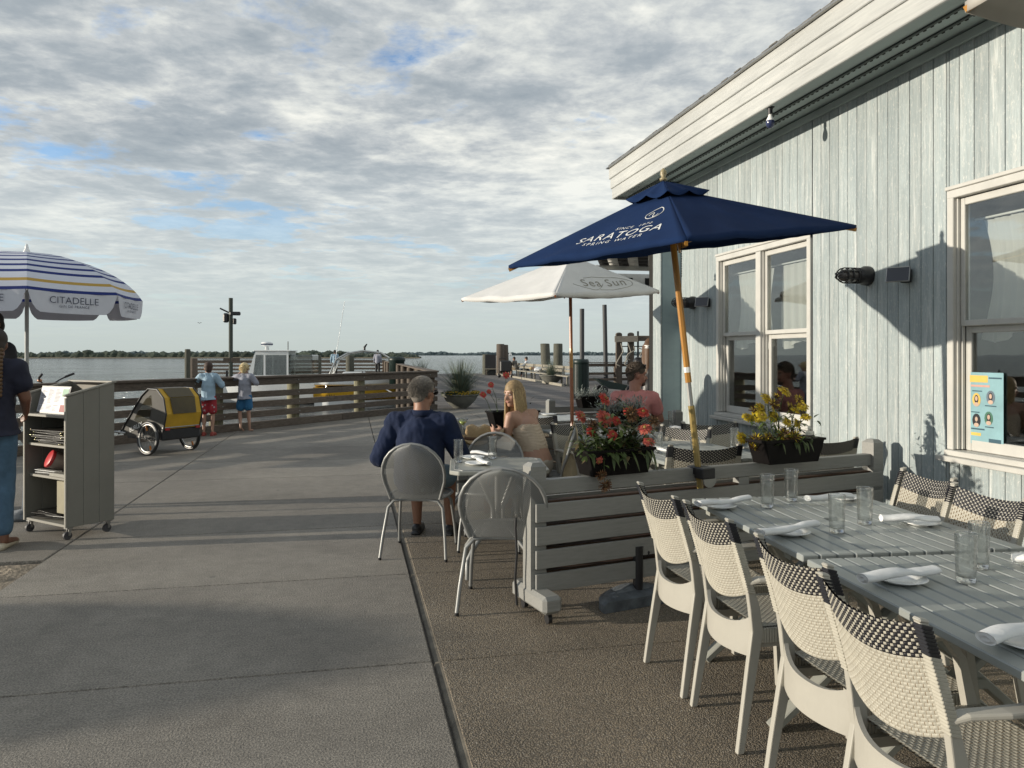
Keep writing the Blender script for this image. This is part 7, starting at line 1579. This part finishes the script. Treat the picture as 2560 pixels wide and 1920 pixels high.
me = tt.data; bm = bmesh.new(); bm.from_mesh(me); bmesh.ops.delete(bm, geom=[v for v in bm.verts if v.co.z > .895 - (v.co.y - .1) * .05 or v.co.z < .645], context='VERTS'); bm.to_mesh(me); bm.free(); md = tt.modifiers.new('s', 'SOLIDIFY'); md.thickness = .004
trousers(t, Jv, Rd, mat('pale_skirt', (.40, .36, .30), .8), .012, .9, name='skirt'); shoes(t, Jv, M_canvas)
M_blond = mat('blonde_hair', (.43, .32, .165), .55, var=.35, scale=50, stretch=(6, 6, 1)); M_bldk = mat('blonde_root_hair', (.26, .18, .09), .6, var=.3, scale=50)
cap_hair(Pt, M, .97, M_bldk, t, 1.02, [((.05, -.05, -.02), (.075, -.03, -.17), .045, .035), ((-.05, -.05, -.02), (-.075, -.02, -.17), .045, .035), ((0, -.08, 0), (0, -.085, -.20), .055, .04)], .009)
b = MB(); r_ = random.Random(4)
for k in range(1000):
    a = r_.uniform(.75, 2 * math.pi - .75) + math.pi / 2; sx_ = -1 if math.cos(a) < 0 else 1; rad = .084; top = (math.cos(a) * .03, math.sin(a) * .03 - .01, .122 + r_.uniform(-.004, .004)); m1 = (math.cos(a) * rad, math.sin(a) * .096 - .014, .03 + r_.uniform(-.02, .02)); L_ = r_.uniform(.28, .50)
    m2 = (math.cos(a) * (rad + .012 + r_.uniform(-.008, .014)), math.sin(a) * .10 - .012, -.12); cl = .030 * mn.noise(Vector((a * 2.6, 3, 0))); wv = .012 * math.sin(k * .7); m3 = (math.cos(a) * (rad + .008 + cl) + r_.uniform(-.012, .012) + wv, math.sin(a) * .09 + cl + r_.uniform(-.01, .02), -.12 - L_ * .45); m4 = (m3[0] * .92 + r_.uniform(-.02, .02) - wv * 1.6, m3[1] + .015 + cl * .6, -.12 - L_ * .8)
    b.tube([Pt(*top), Pt(*m1), Pt(*m2), Pt(*m3), Pt(*m4)], [.0018, .002, .002, .0017, .0006], 4, mi=0 if r_.random() < .7 else 1, caps=False)
stuff(b.build('long_hair', [M_blond, M_bldk], t, fix=False)); face_bits(t, Pt, M, .97, True, M_bldk)
# --- the man in pink
J = sit(.03, .20, .42, .10, 1.02); J.update(elL=(-.27, .10, .78), elR=(.27, .10, .78), wrL=(-.16, .32, .78), wrR=(.16, .32, .78)); Rd = dict(ADULT, hip=.165, waist=.150, chest=.155, nk=.066)
tt_ = CAM_ROT + R(-14)
t, Pt, M, Jv = person('man in a pink shirt, sunglasses on his head, in profile by the corner pier', C2W(1.36, 8.42, 0), tt_, J, Rd, (.02, .075, 1.275), (.93, .30, -.10), SK3, .012, hs=1.10)
shirt(t, Jv, Rd, mat('pink_tshirt', (.58, .24, .23), .85), .013, .55, .013, folds=.01); trousers(t, Jv, Rd, M_tg, .014, .8); shoes(t, Jv, M_black)
M_bhair = mat('brown_grey_hair', (.085, .065, .05), .8, var=.4, scale=60); cap_hair(Pt, M, 1.10, M_bhair, t, 1.0); tufts(Pt, 1.10, 1300, .014, .0028, 5, M_bhair, t, 'hair_tufts', None, hair_reg); face_bits(t, Pt, M, 1.10, True, M_bhair)
b = MB(); b.ell(Pt(0, .060, -.085), (.042, .040, .030), M, 12, 8); b.cap(Pt(-.022, .088, -.045), Pt(.022, .088, -.045), .010, .010); remesh(b, 'goatee', .008, 2, mat('dark_beard', (.05, .035, .025), .8), t)
b = MB(); b.cap(Pt(.080, -.02, .06), Pt(.070, .05, .085), .004, .004, 6); b.cap(Pt(-.080, -.02, .06), Pt(-.070, .05, .085), .004, .004, 6)
for q in (-1, 1): b.ell(Pt(q * .034, .062, .100), (.030, .012, .018), M, 12, 7)
b.build('sunglasses', M_black, t)
# --- standing figures
def stand(h=1.7, sw=.18, hipw=.085):
    k = h / 1.75; return dict(pelvis=(0, 0, .95 * k), waist=(0, 0, 1.10 * k), chest=(0, 0, 1.29 * k), shL=(-sw * k, 0, 1.425 * k), shR=(sw * k, 0, 1.425 * k), neck=(0, .01, 1.49 * k), hpL=(-hipw * k, 0, .90 * k), hpR=(hipw * k, 0, .90 * k), knL=(-.095 * k, .01, .49 * k), knR=(.095 * k, .01, .49 * k), anL=(-.10 * k, -.02, .08 * k), anR=(.10 * k, -.02, .08 * k),
        toL=(-.115 * k, .14 * k, .028 * k), toR=(.115 * k, .14 * k, .028 * k), elL=(-.25 * k, -.02, 1.14 * k), elR=(.25 * k, -.02, 1.14 * k), wrL=(-.25 * k, .08, .90 * k), wrR=(.25 * k, .08, .90 * k))
# woman with long brown hair behind the corner pier
J = stand(1.72); J.update(elR=(.24, .12, 1.15), wrR=(.12, .30, 1.22)); Rd = sc(ADULT, .90)
t, Pt, M, Jv = person('woman with long brown hair in a black top, standing half hidden behind the corner pier', C2W(1.93, 10.6, 0), CAM_ROT + R(-20), J, Rd, (0, .03, 1.60), (.15, .98, -.1), SK2, .016, hs=1.0)
M_brh = mat('brown_hair', (.10, .055, .03), .6, var=.4, scale=40, stretch=(6, 6, 1)); shirt(t, Jv, Rd, M_black, .014, 1.6, .018, hem=.05); trousers(t, Jv, Rd, mat('dark_trousers', (.03, .028, .03), .8), .014, 1.9, .018, 'trousers'); shoes(t, Jv, M_black)
cap_hair(Pt, M, 1.0, M_brh, t, 1.10, [((0, -.07, 0), (0, -.09, -.36), .085, .05), ((.06, -.05, 0), (.08, -.06, -.30), .05, .03), ((-.06, -.05, 0), (-.08, -.06, -.34), .05, .03)], .012)
b = MB(); b.lathe([(.0, 0), (.05, .01), (.03, .03), (.06, .05), (0, .05)], c=Pt(0, -.12, -.03), n=10); b.build('hair_scrunchie', M_white, t)
# boys at the fence
M_lbs = mat('light_blue_sweatshirt', (.30, .42, .52), .85, var=.06, bump=.2); M_gs = mat('grey_lilac_tshirt', (.27, .28, .33), .85, var=.08, bump=.2)
def m_print_shorts(name, base, spot, sc_):
    n = NB(name); n.set(.8); v = n.voro(sc_); n.col(n.mix(n.ramp(v, [(.22, 1.0), (.28, 0.0)]), base, spot)); return n.m
M_rs = m_print_shorts('red_print_shorts', (.30, .02, .03), (.40, .32, .33), 14); M_bs = m_print_shorts('blue_print_shorts', (.02, .12, .26), (.05, .22, .36), 18)
kb = 1.40 / 1.75; J = stand(1.36, .165); J.update(elL=(-.29, .13, .96), wrL=(-.10, .31, 1.10), elR=(.235, .03, .92), wrR=(.20, .22, .98)); Rd = sc(ADULT, .66); Rd['waist'] = .098; Rd['hip'] = .105; Rd['chest'] = .098
t, Pt, M, Jv = person('brown haired boy in a light blue sweatshirt and red shorts at the pier fence', G(521, 1083) * .97, CAM_ROT + R(8), J, Rd, (-.01, .04, 1.25), (-.25, .97, .0), SK2, .014, .8, hs=.92)
shirt(t, Jv, Rd, M_lbs, .016, 1.85, .012, hem=.08, folds=.010, cutz=.665); trousers(t, Jv, Rd, M_rs, .020, .72, .014); shoes(t, Jv, mat('red_shoe', (.25, .03, .02), .5), .85); cap_hair(Pt, M, .92, mat('dark_brown_hair', (.05, .028, .02), .7), t, 1.10)
J = stand(1.33, .16); J.update(elL=(-.27, .10, 1.03), wrL=(-.08, .13, 1.20), elR=(.24, .02, .92), wrR=(.16, .20, .98), knL=(-.10, .0, .36), anL=(-.02, -.14, .12), toL=(.0, -.06, .03), anR=(.10, -.01, .07), toR=(.12, .10, .03))
t, Pt, M, Jv = person('blond boy in a grey lilac shirt and blue shorts, one heel raised', G(612, 1074) * .97, CAM_ROT + R(-4), J, Rd, (-.01, .02, 1.225), (.1, .99, .0), SK2, .014, .8, hs=.92)
shirt(t, Jv, Rd, M_gs, .016, .85, .012, hem=.10, folds=.012, cutz=.64); trousers(t, Jv, Rd, M_bs, .022, .62, .014); M_plat = mat('platinum_hair', (.62, .50, .28), .6, var=.25, scale=50); cap_hair(Pt, M, .92, M_plat, t, 1.10); tufts(Pt, .92, 500, .03, .004, 6, M_plat, t, 'hair_tufts', lambda x, y, z, r_: Vector((x, y, z - .6)), lambda x, y, z: hair_reg(x, y, z))
# hostess at the left edge, and the tall man behind her
J = stand(1.70, .185); J.update(elR=(.235, .03, 1.16), wrR=(.20, .20, 1.04), elL=(-.26, .10, 1.16), wrL=(-.15, .30, 1.10), knR=(.10, .03, .50), anR=(.10, .0, .09), toR=(.14, .17, .03)); Rd = sc(ADULT, .97); Rd['hip'] = .165; Rd['th'] = .095
t, Pt, M, Jv = person('woman in navy top and jeans with a braid, cut by the left edge', C2W(-4.02, 5.84, 0), CAM_ROT + R(20), J, Rd, (.03, .04, 1.575), (-.2, .97, -.1), SK4, .013, sides={'R': (0, 0, 1)}, hs=1.0)
shirt(t, Jv, Rd, mat('navy_blouse', (.008, .010, .026), .8), .026, .48, .013, hem=.04, folds=.010, cutz=.875); trousers(t, Jv, Rd, mat('blue_jeans', (.06, .12, .19), .85, var=.2, scale=12), .014, 1.85, .014, 'jeans')
M_dkh = mat('near_black_hair', (.022, .014, .010), .6, var=.3); cap_hair(Pt, M, 1.0, M_dkh, t, 1.08); b = MB()
for k in range(26): q = Pt(.035 + .009 * (-1) ** k, -.115 - .012 * min(k / 2, 3), -.05 - k * .0145); b.ell(q, (.019 - k * .0003, .015, .017), n=8, m=6)
b.build('braid', mat('braid_hair', (.09, .05, .02), .5, var=.5, scale=60), t)
b = MB()
for q in 'LR': d = (Jv['to' + q] - Jv['an' + q]); d.z = 0; d = d.normalized(); h = Vector((Jv['an' + q].x, Jv['an' + q].y, .022)) - d * .05; b.cap(h, h + d * .24, .032, .020, 10)
remesh(b, 'ballet_flats', .008, 2, mat('cream_leather', (.45, .40, .30), .5), t)
J = stand(1.90, .20); Rd = sc(ADULT, 1.05); t, Pt, M, Jv = person('tall man in dark shorts and white sneakers behind the woman in jeans', C2W(-5.0, 7.35, 0), CAM_ROT + R(150), J, Rd, (0, .03, 1.79), (-.1, .97, -.15), SK1, .016, hs=1.03)
shirt(t, Jv, Rd, mat('dark_tee', (.03, .03, .035), .8), .014, .6, .018); trousers(t, Jv, Rd, mat('olive_shorts', (.06, .058, .045), .8), .014, .85, .018); shoes(t, Jv, mat('white_sneaker', (.55, .53, .48), .5), 1.05); cap_hair(Pt, M, 1.03, M_dkh, t, 1.04)
# far people, small in the photograph
def far_person(label, loc, rot, J, Rd, head, hf, sm, pm_, hm, sk=SK1, sleeve=1.8, to=1.8, vox=.03):
    t, Pt, M, Jv = person(label, loc, rot, J, Rd, head, hf, sk, vox, hs=1.05, hands=True); shirt(t, Jv, Rd, sm, .02, sleeve, vox, folds=0); trousers(t, Jv, Rd, pm_, .02, to, vox, 'trousers'); cap_hair(Pt, M, 1.05, hm, t, 1.1, None, .025); return t
M_ws = mat('white_shirt', (.62, .64, .66), .8); M_dk = mat('dark_clothes', (.03, .03, .032), .8)
q = D(837, HY, 53.4); q.z = -.03; far_person('distant person in a pale blue shirt on the outer dock', q, CAM_ROT + R(10), dict(stand(1.85)), ADULT, (0, .03, 1.74), (0, 1, 0), M_lbs, M_tg, M_dkh)
q = D(944, HY, 53.4); q.z = -.03; far_person('distant person in grey shirt and dark trousers on the outer dock', q, CAM_ROT + R(-10), dict(stand(1.85)), ADULT, (0, .03, 1.74), (0, 1, 0), M_gs, M_dk, M_dkh)
J = sit(.12, .2, .45); J.update(elL=(-.24, .25, .80), elR=(.24, .25, .80), wrL=(-.12, .45, .75), wrR=(.12, .45, .75))
bl_r = math.atan2((bB - bA).y, (bB - bA).x)
far_person('man in grey checked shirt and tan shorts sitting on the pier bench', G(1288, 942) + Vector((.1, .2, .02)), CAM_ROT + R(60), dict(J), sc(ADULT, 1.1), (0, .16, 1.22), (0, 1, -.1), mat('grey_check_shirt', (.10, .095, .085), .8, var=.4, scale=10), mat('tan_shorts', (.22, .17, .11), .8), M_dkh, SK1, 1.2, .9)
far_person('woman in a white shirt and black trousers sitting on the pier bench', G(1316, 944) + Vector((.2, .25, .02)), CAM_ROT + R(80), dict(J), sc(ADULT, 1.05), (0, .16, 1.22), (0, 1, -.1), M_ws, M_dk, M_dkh, SK2, 1.8, 1.7)
t_ = far_person('person in pale clothes lying back on the pier bench with one knee raised', G(1362, 951) + Vector((0, .25, .0)), CAM_ROT + R(-86), dict(pelvis=(0, 0, .60), waist=(0, -.15, .60), chest=(0, -.36, .63), shL=(-.18, -.5, .64), shR=(.18, -.5, .64), neck=(0, -.58, .68), hpL=(-.1, .05, .58), hpR=(.1, .05, .58), knL=(-.1, .42, .62), knR=(.1, .36, .86), anL=(-.1, .82, .60), anR=(.1, .62, .60), elL=(-.3, -.3, .58), elR=(.3, -.3, .62), wrL=(-.2, -.1, .66), wrR=(.15, -.1, .72), toL=(-.1, .88, .78), toR=(.1, .76, .66)), sc(ADULT, 1.0), (0, -.70, .72), (0, .3, 1), M_ws, M_ws, M_blond, SK2, 1.5, .9)
